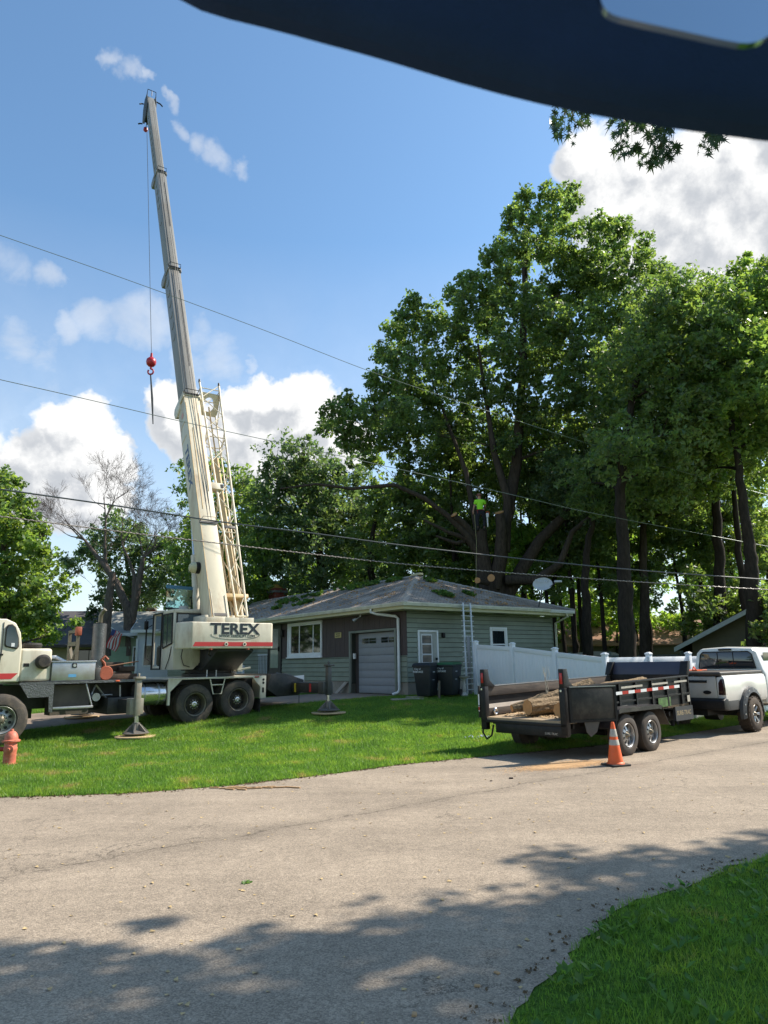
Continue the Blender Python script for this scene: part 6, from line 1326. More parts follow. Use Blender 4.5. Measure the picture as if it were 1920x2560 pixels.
# ------------------------------------------------------------------ overhead lines
def wires():
    def wire(pts, YL, YR, r, m, label):
        P = [at(px, py, YL + (YR - YL) * (px + 0) / 1920) for px, py in pts]
        # extend beyond the frame on both sides
        P = [P[0] + (P[0] - P[1]) * 2.2] + P + [P[-1] + (P[-1] - P[-2]) * 2.0]
        Q = []
        for i in range(1, len(P) - 2) if False else range(len(P) - 1):
            p0 = P[max(i - 1, 0)]; p1 = P[i]; p2 = P[i + 1]; p3 = P[min(i + 2, len(P) - 1)]
            for k in range(8):
                t = k / 8; Q.append(.5 * ((2 * p1) + (-p0 + p2) * t + (2 * p0 - 5 * p1 + 4 * p2 - p3) * t * t + (-p0 + 3 * p1 - 3 * p2 + p3) * t ** 3))
        Q.append(P[-1]); o = MB().tube(Q, r, 6).build('overhead_cable', m, None, smooth=True); o['label'] = label; o['category'] = 'cable'; o['group'] = 'overhead lines crossing the street'
        return Q
    ck = mat('cable_black', (.05, .06, .065), .35, var=.2); cl = mat('twisted_cable', (.16, .13, .12), .4, var=.2); cg = mat('thin_cable', (.16, .20, .18), .4, .3)
    A = wire([(0, 1223), (280, 1263), (555, 1305), (780, 1333), (995, 1362), (1230, 1389), (1447, 1412), (1680, 1432), (1920, 1449)], 15, 23, .019, ck, 'thicker black cable, second lowest of the overhead lines')
    Bq = wire([(0, 1291), (250, 1323), (509, 1354), (760, 1383), (995, 1409), (1230, 1429), (1447, 1445), (1680, 1460), (1920, 1474)], 15, 23, .014, cl, 'lowest brownish overhead cable with lashing wire, passing the roof ridge')
    wire([(0, 588), (230, 668), (463, 752), (680, 833), (903, 920), (1060, 975), (1227, 1030), (1420, 1093), (1620, 1155), (1920, 1238)], 17, 27, .009, cg, 'highest thin wire running across the sky and in front of the tall tree')
    wire([(0, 949), (225, 1000), (451, 1053), (630, 1092), (810, 1131), (980, 1169), (1146, 1206), (1320, 1246), (1493, 1285), (1920, 1366)], 17, 27, .010, cg, 'thin wire sloping from the left sky past the boom towards the climber')
    # lashing on the lowest cable
    g = MB(); 
    for i in range(8, len(Bq) - 9):
        for k in (0, .5):
            p = Bq[i].lerp(Bq[i + 1], k); d = (Bq[i + 1] - Bq[i]).normalized(); g.tube([p - d * .06 + Vector((0, 0, .018)), p + d * .06 + Vector((0, -.012, -.012))], .008, 4)
    o = g.build('cable_lashing', mat('pale_lashing', (.5, .45, .4), .4), None, kind='stuff')
wires()

# ------------------------------------------------------------------ neighbouring houses
def gable_house(name, M, w, d, hw, rise, over, wallm, roofm, label, windows=(), axis='x', fascia=None, sidingrows=True, extra=None):
    """walls w (x) by d (y), eaves at hw, ridge along axis"""
    h = thing(name, label, 'house', M)
    MB().box(0, w, 0, d, -.3, hw).build('wall', wallm, h)
    if axis == 'x':
        g = MB()
        for x in (0, w): g.add([(x, 0, hw), (x, d, hw), (x, d / 2, hw + rise), (x + (.1 if x == 0 else -.1), 0, hw), (x + (.1 if x == 0 else -.1), d, hw), (x + (.1 if x == 0 else -.1), d / 2, hw + rise)], [(0, 1, 2), (5, 4, 3), (0, 2, 5, 3), (1, 4, 5, 2)])
        g.build('gable', wallm, h)
        sl = rise / (d / 2)
        r = MB(); e = over
        for s_ in (0, 1):
            y0 = -e if s_ == 0 else d + e; r.hexa([(-e, y0, hw - sl * e), (w + e, y0, hw - sl * e), (w + e, d / 2, hw + rise), (-e, d / 2, hw + rise)], [(-e, y0, hw - sl * e + .1), (w + e, y0, hw - sl * e + .1), (w + e, d / 2, hw + rise + .1), (-e, d / 2, hw + rise + .1)])
        rf = r.build('roof', roofm, h)
        if fascia:
            f = MB()
            for x in (-e - .03, w + e):
                for s_ in (0, 1):
                    y0 = -e if s_ == 0 else d + e; f.hexa([(x, y0, hw - sl * e - .06), (x + .03, y0, hw - sl * e - .06), (x + .03, d / 2, hw + rise - .06), (x, d / 2, hw + rise - .06)], [(x, y0, hw - sl * e + .13), (x + .03, y0, hw - sl * e + .13), (x + .03, d / 2, hw + rise + .13), (x, d / 2, hw + rise + .13)])
            f.box(-e, w + e, -e - .03, -e, hw - sl * e - .06, hw - sl * e + .12); f.build('fascia', fascia, h)
    for (x0, x1, z0, z1, nb) in windows:
        fr = MB(); window_frame(fr, x0, x1, z0, z1, .07, -.05, 0); wn = fr.build('window', M_WHITE if nb > 0 else M_BLACK, h)
        n = abs(nb)
        for i in range(n):
            a = x0 + .07 + (x1 - x0 - .14) * i / n; b = x0 + .07 + (x1 - x0 - .14) * (i + 1) / n; MB().box(a + .02, b - .02, -.03, -.02, z0 + .08, z1 - .08).build('pane', M_GLASSD, wn)
            if i: MB().box(a - .02, a + .02, -.045, -.01, z0 + .07, z1 - .07).build('mullion', M_WHITE if nb > 0 else M_BLACK, wn)
    if sidingrows:
        n = int(hw / .2)
        for i in range(n): MB().add([(0, 0, i * .2), (w, 0, i * .2), (w, 0, i * .2 + .2), (0, 0, i * .2 + .2), (0, -.02, i * .2), (w, -.02, i * .2)], [(4, 5, 2, 3), (0, 1, 5, 4)]).build('siding_board', wallm, h)
    return h
def neighbours():
    roofg = mat('dark_grey_shingles', (.085, .080, .085), .95, var=.2, scale=5); roofl = mat('pale_grey_shingles', (.26, .26, .24), .95, var=.12, scale=5)
    tan = mat('tan_siding', (.38, .33, .22), .8, var=.08); brn = mat('olive_brown_siding', (.10, .088, .055), .85, var=.1); blu = mat('pale_blue_siding', (.58, .61, .66), .7, var=.06); wht = mat('white_siding', (.72, .74, .77), .7, var=.05); grn = mat('pale_green_wall', (.26, .31, .20), .8); gry = mat('grey_siding', (.46, .47, .48), .8, var=.05)
    # long tan ranch, far left
    a = at(150, 1663, 44); b = at(430, 1690, 40)
    Mx = frame(-25.2, 49.0, .9, R(8)); gable_house('ranch_house', Mx, 13.5, 9, 2.75, 2.3, .8, tan, roofg, 'tan ranch house with dark low roof behind the crane cab', [(1.2, 2.0, .7, 2.1, -1), (3.0, 5.2, .75, 2.15, -3), (8.8, 9.6, .9, 2.0, -1)], fascia=mat('brown_fascia', (.07, .055, .05), .8))
    o = bpy.data.objects['ranch_house']; 
    MB().box(6.1, 7.2, -.05, 0, 0, 2.05).build('door', mat('buff_door', (.27, .23, .15), .6), o); MB().box(6.0, 6.1, -.06, 0, 0, 2.15).box(6.0, 7.3, -.06, 0, 2.05, 2.15).build('door_frame', M_BLACK, o)
    cm = MB().box(7.0, 8.0, 3.4, 4.2, 3.9, 5.15).build('chimney', M_CHIM, o); MB().box(6.9, 8.1, 3.3, 4.3, 5.15, 5.3).build('chimney_cap', M_CONC, o)
    # blue-white porch house
    gable_house('porch_house', frame(-17.6, 44.5, .85, R(10)), 5.0, 8, 3.1, 1.5, .5, grn, roofl, 'pale green house with light roof and porch behind the boom rest', [(1.6, 2.3, .9, 2.2, 1)], fascia=M_WHITE, sidingrows=False)
    o = bpy.data.objects['porch_house']
    MB().box(.2, 1.4, -.05, 0, .2, 2.2).build('door', mat('mint_door', (.30, .42, .30), .6), o); MB().box(.1, .2, -1.2, -1.1, 0, 2.6).build('porch_post', M_WHITE, o); 
    for i in range(9): MB().box(.2 + i * .2, .24 + i * .2, -1.18, -1.14, .2, .95).build('baluster', M_WHITE, o)
    MB().box(.1, 2.0, -1.2, -1.12, .95, 1.02).build('handrail', M_WHITE, o)
    gable_house('enclosed_porch', frame(-15.0, 42.6, .85, R(12)), 4.6, 5, 3.1, .7, .35, blu, roofl, 'small pale blue clapboard wing with white cornered windows behind the crane cab', [(.35, .95, .95, 2.25, 1), (1.15, 1.75, .95, 2.25, 1), (3.0, 4.1, .8, 2.2, 2)], fascia=M_WHITE)
    o = bpy.data.objects['enclosed_porch']; MB().box(2.1, 2.35, -.08, 0, 0, 2.6).box(-.06, .06, -.08, 0, 0, 2.6).build('corner_board', M_WHITE, o); MB().box(2.35, 4.6, -.04, -.021, 0, 2.6).build('wall_sheathing', wht, o)
    gable_house('far_gable_house', frame(-31.5, 58, .8, R(96 - 90)), 9, 11, 3.0, 1.9, .5, gry, roofl, 'grey gabled house far behind at the left', [], fascia=M_WHITE, axis='x')
    # right hand houses behind the fences
    gable_house('brown_gable_house', frame(13.9, 31.3, 0, R(-38)), 12, 13, 2.6, 4.0, .6, brn, mat('brown_shingles', (.13, .09, .06), .95), 'dark olive brown house gable rising behind the pickup', [], fascia=mat('pale_fascia', (.36, .37, .34), .7)) if False else None
    K3, R3 = 2.9, 1.45
    h = thing('brown_gable_house', 'dark olive brown house gable rising behind the pickup', 'house', frame(12.5, 29.0, -.55, R(-32)))
    # gable wall faces the street
    MB().add([(0, 0, 0), (2 * K3, 0, 0), (2 * K3, 0, 2.9), (K3, 0, 2.9 + R3), (0, 0, 2.9), (0, 9, 0), (2 * K3, 9, 0), (2 * K3, 9, 2.9), (K3, 9, 2.9 + R3), (0, 9, 2.9)], [(0, 1, 2, 3, 4), (9, 8, 7, 6, 5), (0, 4, 9, 5), (1, 6, 7, 2)]).build('wall', brn, h)
    for i in range(20):
        z = i * .21; hw = K3 if z < 2.9 else max(.2, K3 * (1 - (z - 2.9) / R3)); MB().add([(K3 - hw, 0, z), (K3 + hw, 0, z), (K3 + hw, -.0, z + .21), (K3 - hw, 0, z + .21), (K3 - hw, -.025, z), (K3 + hw, -.025, z)], [(4, 5, 2, 3), (0, 1, 5, 4)]).build('siding_board', brn, h)
    sl = R3 / K3; e = K3 + .6
    r = MB(); f = MB()
    for s_ in (-1, 1):
        r.hexa([(K3, -.6, 2.93 + R3), (K3 + s_ * e, -.6, 2.93 + R3 - e * sl), (K3 + s_ * e, 9.5, 2.93 + R3 - e * sl), (K3, 9.5, 2.93 + R3)], [(K3, -.6, 3.07 + R3), (K3 + s_ * e, -.6, 3.07 + R3 - e * sl), (K3 + s_ * e, 9.5, 3.07 + R3 - e * sl), (K3, 9.5, 3.07 + R3)])
        f.hexa([(K3, -.64, 2.87 + R3), (K3 + s_ * e, -.64, 2.87 + R3 - e * sl), (K3 + s_ * e, -.60, 2.87 + R3 - e * sl), (K3, -.60, 2.87 + R3)], [(K3, -.64, 3.05 + R3), (K3 + s_ * e, -.64, 3.05 + R3 - e * sl), (K3 + s_ * e, -.60, 3.05 + R3 - e * sl), (K3, -.60, 3.05 + R3)])
    r.build('roof', mat('brown_shingles', (.10, .07, .05), .95, var=.2), h); f.build('fascia', mat('pale_fascia', (.34, .36, .33), .7), h)
    gable_house('brown_low_house', frame(12.2, 47, .3, R(4)), 9.5, 9, 2.5, 1.7, .5, brn, M_ORG2, 'low brown house with orange brown roof seen between the trunks', [(2.6, 4.2, .9, 1.9, 1)], fascia=None)  # roof coloured orange brown, tone varied at random
    gable_house('orange_roof_house', frame(21, 60, .3, R(2)), 12, 9, 2.6, 2.2, .5, brn, M_ORG2, 'distant house with orange brown roof between the trunk pair and the brown gable', [], fascia=None)
    s = thing('garden_shed', 'shed with low domed pale roof just above the white fence', 'shed', frame(8.6, 33.5, -.15, R(-8)))
    MB().box(0, 2.4, 0, 2, 0, 1.95).build('wall', mat('shed_wall', (.25, .26, .22), .7), s)
    pr = [(-.1, 1.95)] + [(1.2 - 1.3 * math.cos(a), 1.97 + .33 * math.sin(a)) for a in np.linspace(.15, math.pi - .15, 9)] + [(2.5, 1.95)]
    MB().prism(pr, 'y', -.1, 2.1).build('roof', mat('pale_dome', (.38, .36, .28), .6), s)
neighbours()
def porch_flag():
    b = at(278, 1568, 42.0); f = thing('porch_flag', 'striped american flag hanging from an angled pole on the porch house', 'flag', Matrix.Translation(b))
    MB().tube([(0, 0, 0), (.42, .0, -.36), (.6, 2.2, -.55)], .03, 8).build('pole', M_WHITE, f)
    for i in range(9):
        u0 = i / 9; MB().grid(lambda u, v, i=i: (.10 + .62 * (i + u) / 9 * 1.0 - .35 * v + .05 * math.sin(6 * v + i * .5), .05 * math.sin(5 * (i + u) / 9 * 3), -.12 - .28 * (i + u) / 9 - 1.05 * v), 2, 8).build('red_stripe' if i % 2 == 0 else 'white_stripe', M_RED if i % 2 == 0 else M_WHITE, f)
    MB().grid(lambda u, v: (.10 + .28 * u - .12 * v, -.03, -.10 - .12 * u - .34 * v), 3, 3).build('blue_canton', mat('flag_blue', (.03, .05, .18), .7), f)
porch_flag()

# ------------------------------------------------------------------ trees
def leaf_cloud(centers, radii, per, size, g, flat=.75, tri=False):
    """leaf quads for many small clumps; centers (n,3), radii (n,), per = leaves per clump (n,)"""
    idx = np.repeat(np.arange(len(centers)), per); n = len(idx)
    d = g.normal(size=(n, 3)); d /= np.linalg.norm(d, axis=1)[:, None]; rr = g.random(n) ** .45
    P = centers[idx] + d * (rr * radii[idx])[:, None] * np.array([1, 1, flat])
    nrm = g.normal(size=(n, 3)) + np.array([0, 0, .55]); nrm /= np.linalg.norm(nrm, axis=1)[:, None]
    t = g.normal(size=(n, 3)); a = np.cross(nrm, t); a /= np.linalg.norm(a, axis=1)[:, None] + 1e-9; b = np.cross(nrm, a)
    L = size * (.6 + .8 * g.random(n))[:, None]; w = L * .36
    if tri: return np.stack([P - a * L * .5 - b * w * .9, P + b * w * 1.1, P + a * L * .55 - b * w * .2], 1).reshape(-1, 3), np.arange(3 * n).reshape(-1, 3)
    V = np.stack([P - a * L * .5, P + b * w + a * L * .05, P + a * L * .5 + nrm * L * .08, P - b * w + a * L * .05], 1).reshape(-1, 3)
    return V, np.arange(4 * n).reshape(-1, 4)
def tree(name, label, base, path, lobes, lm, bm_, r0, size=.19, dens=1.0, seed=1, group=None, kr=.30, limb=.5, thick=1.0, cat='tree', back=True, kids=60, per=30, tri=False):
    """base (x,y,z); path: trunk points; lobes: (centre, radius)"""
    rnd = random.Random(seed); g = np.random.default_rng(seed + 100)
    T = thing(name, label, cat, Matrix.Translation(base), group); O_ = Vector(base)
    pts = [Vector(base)] + [Vector(p) for p in path]; Q = []
    for a, b in zip(pts, pts[1:]):
        for k in range(6): Q.append(a.lerp(b, k / 6) + Vector((rnd.uniform(-.05, .05), rnd.uniform(-.05, .05), 0)) * (1 if Q else 0))
    Q.append(pts[-1]); n = len(Q); rs = [r0 * (1.28 if i == 0 else 1) * (1 - .72 * (i / n) ** .9) for i in range(n)]
    tb = MB(Matrix.Translation(-O_)); tb.tube(Q, rs, 12); tb.build('trunk', bm_, T, smooth=True)
    nodes = [(q, r) for q, r in zip(Q[3:], rs[3:])]
    order = sorted(lobes, key=lambda l: min((l[0] - q).length for q, _ in nodes))
    br = MB(Matrix.Translation(-O_))
    for c, Rr in order:
        best = min(nodes, key=lambda q: (q[0] - c).length + 2.2 * max(0, q[0].z - c.z + .25 * (Vector((q[0].x - c.x, q[0].y - c.y, 0)).length)))
        p, pr_ = best; d = c - p
        if d.length < .3: continue
        ra = min(pr_ * .62, limb * .05 + .016 * d.length + .01 * Rr) * thick; rb = max(.012, ra * .28)
        m1 = p + d * .35 + Vector((rnd.uniform(-.1, .1), rnd.uniform(-.1, .1), rnd.uniform(-.05, .14))) * d.length; m2 = p + d * .7 + Vector((rnd.uniform(-.08, .08), rnd.uniform(-.08, .08), rnd.uniform(-.02, .08))) * d.length
        cv = []
        for k in range(7):
            t = k / 6; cv.append(p * (1 - t) ** 3 + m1 * 3 * t * (1 - t) ** 2 + m2 * 3 * t * t * (1 - t) + c * t ** 3)
        rr = [ra + (rb - ra) * (k / 6) for k in range(7)]; br.tube(cv, rr, 6)
        nodes += [(cv[k], rr[k]) for k in (2, 3, 4, 5, 6)]
        for j in range(5):
            q = cv[rnd.choice((3, 4, 5, 6))]; e = c + Vector((rnd.gauss(0, 1), rnd.gauss(0, 1), rnd.gauss(0, .8))) * Rr * .55; br.tube([q, q.lerp(e, .5) + Vector((0, 0, .08 * Rr)), e], [rb * 1.3, rb * .8, .008], 4)
    br.build('limbs', bm_, T, smooth=True)
    C, RA, PE = [], [], []
    for c, Rr in lobes:
        K = max(6, int(kids * Rr * Rr * dens + 4))
        for j in range(K):
            d = Vector((rnd.gauss(0, 1), rnd.gauss(0, 1), rnd.gauss(0, 1))).normalized(); u = rnd.random() ** .5
            C.append(c + d * Rr * (.10 + 1.12 * u)); RA.append(kr * (.5 + 1.0 * rnd.random()) * (size / .19)); PE.append(int(per * (.5 + rnd.random())))
    V, F = leaf_cloud(np.array([tuple(c - O_) for c in C]), np.array(RA), np.array(PE), size, g, tri=tri)
    np_mesh('crown', V, F, lm, T)
    LEAVES.append((name, len(F)))
    return T
LEAVES = []
def LB(lst, sc, ox, oy, Y, spread, seed, back=0.0, grow=1.0, clear=False):
    """lobes given by where they are sighted (x, y, radius) at roughly distance Y"""
    rnd = random.Random(seed); out = []
    for (x, y, r) in lst:
        yy = Y + rnd.uniform(-spread, spread)
        if clear and oy + y / sc > 1130: yy = Y + rnd.uniform(2.2, 4.5)
        p = at(ox + x / sc, oy + y / sc, yy); R_ = r / sc * yy / 1780 * (grow if r > 50 else 1 + (grow - 1) * .5)
        out.append((p, R_))
        if rnd.random() < back: out.append((p + Vector((rnd.uniform(-.5, .5), spread * 1.3 + 1.0, rnd.uniform(-.6, .2))), R_ * .95))
    return out
def z0(x, y): return gzf(x, y) - .1
# the tall oak being cut, straight behind the bungalow
OAK = [(770, 85, 42), (735, 130, 38), (860, 75, 45), (935, 60, 42), (950, 110, 38), (720, 175, 36), (790, 150, 50), (870, 160, 60), (940, 190, 50), (700, 270, 50), (650, 300, 46), (770, 260, 60), (830, 250, 60), (910, 290, 70),
       (1060, 175, 52), (1010, 190, 40), (1125, 190, 48), (1200, 255, 42), (1180, 320, 60), (1090, 260, 75), (990, 300, 75), (1240, 330, 50), (1280, 370, 45),
       (560, 380, 40), (600, 400, 50), (520, 430, 42), (570, 480, 55), (640, 440, 50), (700, 380, 60), (370, 475, 42), (330, 500, 36), (420, 500, 48), (300, 555, 42), (350, 570, 52), (430, 580, 50), (480, 540, 40),
       (255, 640, 40), (300, 680, 55), (380, 660, 55), (225, 740, 38), (270, 770, 55), (350, 760, 60), (450, 680, 60), (540, 620, 60), (530, 560, 45),
       (130, 820, 40), (80, 860, 42), (45, 910, 36), (150, 880, 50), (230, 860, 60), (120, 940, 36), (190, 950, 50), (320, 860, 65), (410, 800, 70), (290, 950, 60), (380, 930, 70),
       (640, 540, 55), (700, 470, 60), (790, 470, 75), (880, 420, 80), (970, 420, 80), (1060, 370, 80), (1150, 430, 80), (620, 660, 70), (700, 600, 65), (860, 540, 85), (960, 560, 90), (1070, 520, 90), (1170, 560, 80), (500, 760, 75), (600, 790, 75), (560, 900, 75), (480, 900, 70), (700, 790, 55),
       (880, 680, 90), (990, 700, 95), (1100, 680, 90), (800, 740, 60), (920, 820, 95), (1040, 840, 95), (1150, 800, 95), (840, 880, 70), (960, 960, 85), (450, 1020, 70), (350, 1050, 60), (540, 1040, 55), (870, 1010, 65), (1060, 980, 80), (745, 620, 45), (800, 690, 50), (720, 700, 45), (770, 840, 55), (690, 900, 50), (640, 980, 50), (720, 980, 40)]
def oak():
    Y = 33.0; b = at(1245, 1490, Y); base = (b.x, Y, z0(b.x, Y)); P = lambda x, y, dy=0: at(x, y, Y + dy)
    T = tree('oak_tree', 'tallest oak behind the bungalow with the climber in its fork', base, [P(1243, 1470), P(1255, 1350), P(1285, 1200, .4), P(1300, 1060, .6), P(1308, 900, .4), P(1312, 740), P(1313, 600)],
             LB(OAK, 1.455, 780, 440, Y, 2.6, 21, back=.25, grow=1.0, clear=True), M_LEAF, M_BARK, .42, size=.18, seed=5, thick=1.0, kids=74, per=24, kr=.30)
    O_ = Vector(base); mb = MB(Matrix.Translation(-O_))
    def limb(pts, rs, name='limb'):
        q = []
        for a, b_ in zip(pts, pts[1:]):
            for k in range(4): q.append(a.lerp(b_, k / 4))
        q.append(pts[-1]); m = len(q); r = [rs[0] + (rs[1] - rs[0]) * i / (m - 1) for i in range(m)]
        return MB(Matrix.Translation(-O_)).tube(q, r, 10).build(name, M_BARK, T, smooth=True)
    # the second big stem with the worker's perch, cut stubs and long side limbs
    def cutcap(p, r, d):
        MB(Matrix.Translation(p - O_) @ Vector(d).to_track_quat('Z', 'Y').to_matrix().to_4x4()).lathe([(r, -.02), (r * 1.02, .02), (.001, .022)], (0, 0, 0), 'z', 14).build('sawn_end', M_CUT, T, smooth=True)
    limb([P(1228, 1500, -.2), P(1210, 1420, -.3), P(1200, 1350, -.5), P(1203, 1322, -.6)], (.46, .27), 'stem'); 
    limb([P(1235, 1470, -.3), P(1250, 1400, -.5), P(1254, 1320, -.8), P(1249, 1284, -.9)], (.34, .22), 'stub'); cutcap(P(1248, 1281, -.9), .22, (-.25, -.35, .9))
    limb([P(1205, 1400, -.5), P(1170, 1340, -.8), P(1120, 1290, -1.1), P(1060, 1245, -1.5), P(985, 1212, -1.8), P(880, 1222, -2.2), P(790, 1210, -2.5), P(700, 1222, -2.6)], (.17, .035))
    limb([P(1190, 1350, -.5), P(1160, 1310, -.9), P(1137, 1290, -1.2)], (.22, .13), 'stub'); cutcap(P(1135, 1287, -1.2), .15, (-.5, -.4, .7))
    limb([P(1195, 1385, -.3), P(1165, 1345, -.7), P(1120, 1330, -.9), P(1060, 1300, -1)], (.16, .05))
    limb([P(1180, 1348, -.4), P(1140, 1358, -.8), P(1090, 1340, -1)], (.12, .05))
    limb([P(1260, 1500, .1), P(1300, 1430, .2), P(1350, 1350, .3), P(1410, 1290, .2), P(1480, 1180, 0), P(1540, 1060, 0), P(1570, 900, 0)], (.36, .08), 'stem')
    limb([P(1265, 1450, -.4), P(1340, 1450, -.8), P(1400, 1410, -1.2), P(1430, 1330, -1.4), P(1495, 1275, -1.6)], (.26, .07))
    limb([P(1262, 1380, -.2), P(1270, 1250, -.2), P(1235, 1130, -.2), P(1215, 1000, 0), P(1195, 860, .2)], (.26, .05), 'stem')
    limb([P(1222, 1430, 0), P(1190, 1310, .2), P(1165, 1180, .5), P(1120, 1060, .8), P(1080, 950, 1)], (.2, .04), 'stem')
    cutcap(P(1228, 1445, -1.3), .17, (-.4, -.9, .1)); 
    st = P(1194, 1451, -2.2); MB(Matrix.Translation(st - O_) @ Vector((-.45, -.9, .0)).to_track_quat('Z', 'Y').to_matrix().to_4x4()).lathe([(.12, -1.4), (.13, -.0), (.001, .0)], (0, 0, 0), 'z', 16).build('stub', M_BARK, T, smooth=True)
    cutcap(st, .13, (-.45, -.9, .0))
    return T
oak()
TREES = [
 # name, label, sighted trunk base x, Y, path pts (x,y), lobes, (scale, ox, oy), spread, leaf material, bark, radius, seed
 ('oak_tree', 'second oak to the right of the tallest one, thick trunk behind the white fence', 1568, 26.5, [(1566, 1560), (1560, 1400), (1550, 1250), (1560, 1100), (1600, 900)],
  [(1330, 400, 50), (1290, 470, 60), (1390, 480, 70), (1340, 580, 90), (1250, 480, 60), (1440, 560, 70), (1260, 620, 90), (1400, 700, 100), (1300, 780, 100), (1220, 700, 90), (1480, 680, 60), (1180, 900, 90), (1300, 930, 100), (1400, 860, 90), (1120, 1000, 70), (1230, 1080, 80), (1340, 1060, 80)], 2.0, M_LEAF, M_BARKD, .36, 31),
 ('oak_tree', 'oak with bright yellow green top right of the second trunk', 1800, 31, [(1800, 1560), (1798, 1400), (1790, 1250), (1770, 1100), (1740, 900)],
  [(1450, 405, 45), (1500, 440, 50), (1400, 430, 45), (1470, 520, 70), (1530, 540, 70), (1540, 640, 80), (1470, 640, 80), (1520, 760, 90), (1440, 780, 80), (1560, 860, 80), (1480, 900, 90), (1600, 760, 70), (1420, 960, 60)], 2.0, M_LEAF2, M_BARKD, .32, 33),
 ('oak_tree', 'rightmost tall oak cut off by the picture edge with a forked trunk', 1885, 25.5, [(1884, 1560), (1880, 1430), (1868, 1330), (1850, 1200), (1830, 1050)],
  [(1590, 390, 55), (1650, 370, 60), (1560, 440, 50), (1620, 470, 60), (1690, 450, 80), (1580, 560, 60), (1650, 580, 80), (1720, 580, 90), (1600, 680, 80), (1680, 720, 90), (1620, 820, 80), (1700, 850, 100), (1590, 930, 70), (1660, 960, 80), (1780, 700, 120), (1780, 500, 110)], 1.6, M_LEAF2, M_BARKD, .34, 35),
 ('oak_tree', 'slim dark trunked oak between the satellite dish and the thick trunk', 1465, 31, [(1466, 1560), (1462, 1430), (1480, 1300), (1500, 1180)],
  [(900, 1090, 60), (980, 1080, 70), (1060, 1100, 70), (1010, 1180, 55), (1100, 1180, 60), (930, 1180, 50), (1150, 1080, 60)], 2.0, M_LEAF3, M_BARKD, .27, 37),
 ('oak_tree', 'straight brown trunked tree just right of the thick dark trunk', 1612, 33.5, [(1612, 1560), (1610, 1420), (1606, 1280), (1600, 1150)],
  [(1180, 1120, 70), (1260, 1160, 70), (1320, 1110, 60), (1210, 1210, 50), (1380, 1180, 60), (1290, 1240, 45)], 2.0, M_LEAF4, M_BARK, .30, 39),
 ('leafy_tree', 'rounded tree behind the roof just right of the crane jib', 655, 43, [(660, 1520), (665, 1400), (668, 1300)],
  [(-150, 90, 30), (-100, 60, 34), (-50, 100, 40), (20, 130, 40), (-120, 180, 50), (-40, 200, 50), (40, 230, 45), (-160, 260, 45), (-90, 300, 50), (0, 320, 55), (-150, 380, 50), (-70, 410, 50), (20, 430, 45), (-130, 470, 40)], 2.5, M_LEAF2, M_BARKD, .35, 41),
 ('leafy_tree', 'broad dark tree behind the roof ridge between the jib and the tall oak', 800, 42, [(800, 1500), (800, 1400), (795, 1300)],
  [(90, 50, 40), (140, 20, 34), (190, 60, 45), (120, 110, 50), (60, 130, 45), (200, 150, 55), (130, 200, 55), (250, 100, 50), (290, 70, 40), (280, 190, 55), (70, 230, 50), (190, 260, 55), (100, 310, 50), (260, 300, 50), (330, 250, 50), (180, 370, 45), (60, 380, 40), (330, 360, 45)], 2.5, M_LEAF3, M_BARKD, .40, 43),
 ('leafy_tree', 'dark leafy tree left of the climber behind the roof ridge', 930, 40, [(932, 1480), (925, 1380), (940, 1280)],
  [(400, 130, 50), (450, 210, 55), (380, 260, 55), (480, 300, 55), (400, 350, 45), (540, 240, 50), (560, 330, 50), (610, 280, 45), (340, 140, 40), (500, 130, 45)], 2.5, M_LEAF4, M_BARKD, .32, 45),
]
for (nm, lab, bx, Y, path, lb, spread, lm, bk, r0, sd_) in TREES:
    p = at(bx, 1620, Y); pp = [at(x, y, Y) for x, y in path]
    sc, ox, oy = (1.455, 780, 440) if nm == 'oak_tree' else (1.0, 560 + 40, 1090 + 20)
    if nm == 'leafy_tree': lb = [(x * .98 + (20 if bx < 700 else 0), y, r) for x, y, r in lb]
    tree(nm, lab, (p.x, Y, z0(p.x, Y)), pp, LB(lb, sc, ox, oy, Y, 2.0 if Y < 36 else 2.5, sd_, back=.5, grow=1.75 if nm == 'oak_tree' else 1.75), lm, bk, r0, size=.20 if Y < 36 else .26, seed=sd_, thick=1.0, kids=26 if Y < 36 else 15, per=28, kr=.36, tri=True)
# forked second stem of the rightmost oak
def extra_trunks():
    for (x, Y, pts, r, lab) in ((1385, 36, [(1385, 1600), (1380, 1480), (1400, 1350), (1420, 1250)], .16, 'slim understory trunk behind the roof corner'), (1440, 38, [(1440, 1600), (1430, 1450), (1410, 1330)], .14, 'thin leaning trunk between the dish and the slim dark oak'),
                                (1870, 30, [(1868, 1560), (1850, 1400), (1836, 1240), (1815, 1120)], .22, 'leaning grey trunk left of the rightmost fork'), (1300, 37, [(1300, 1560), (1310, 1470), (1330, 1380)], .15, 'slim trunk behind the tallest oak just above the roof'), (1150, 38, [(1150, 1560), (1150, 1460), (1140, 1360)], .2, 'trunk half hidden behind the hip of the roof')):
        P = [at(px, py, Y) for px, py in pts]; b = P[0].copy(); b.z = z0(b.x, Y); rnd = random.Random(x); top = P[-1]
        lobes = [(top + Vector((rnd.uniform(-1.6, 1.6), rnd.uniform(-1.2, 1.2), rnd.uniform(-1.2, 1.6))), rnd.uniform(.8, 1.3)) for _ in range(7)]
        tree('understory_tree', lab, tuple(b), P, lobes, M_LEAFB if x in (1440, 1300) else M_LEAF4, M_BARKD, r, size=.19, seed=x, kids=28, per=26, tri=True)
extra_trunks()
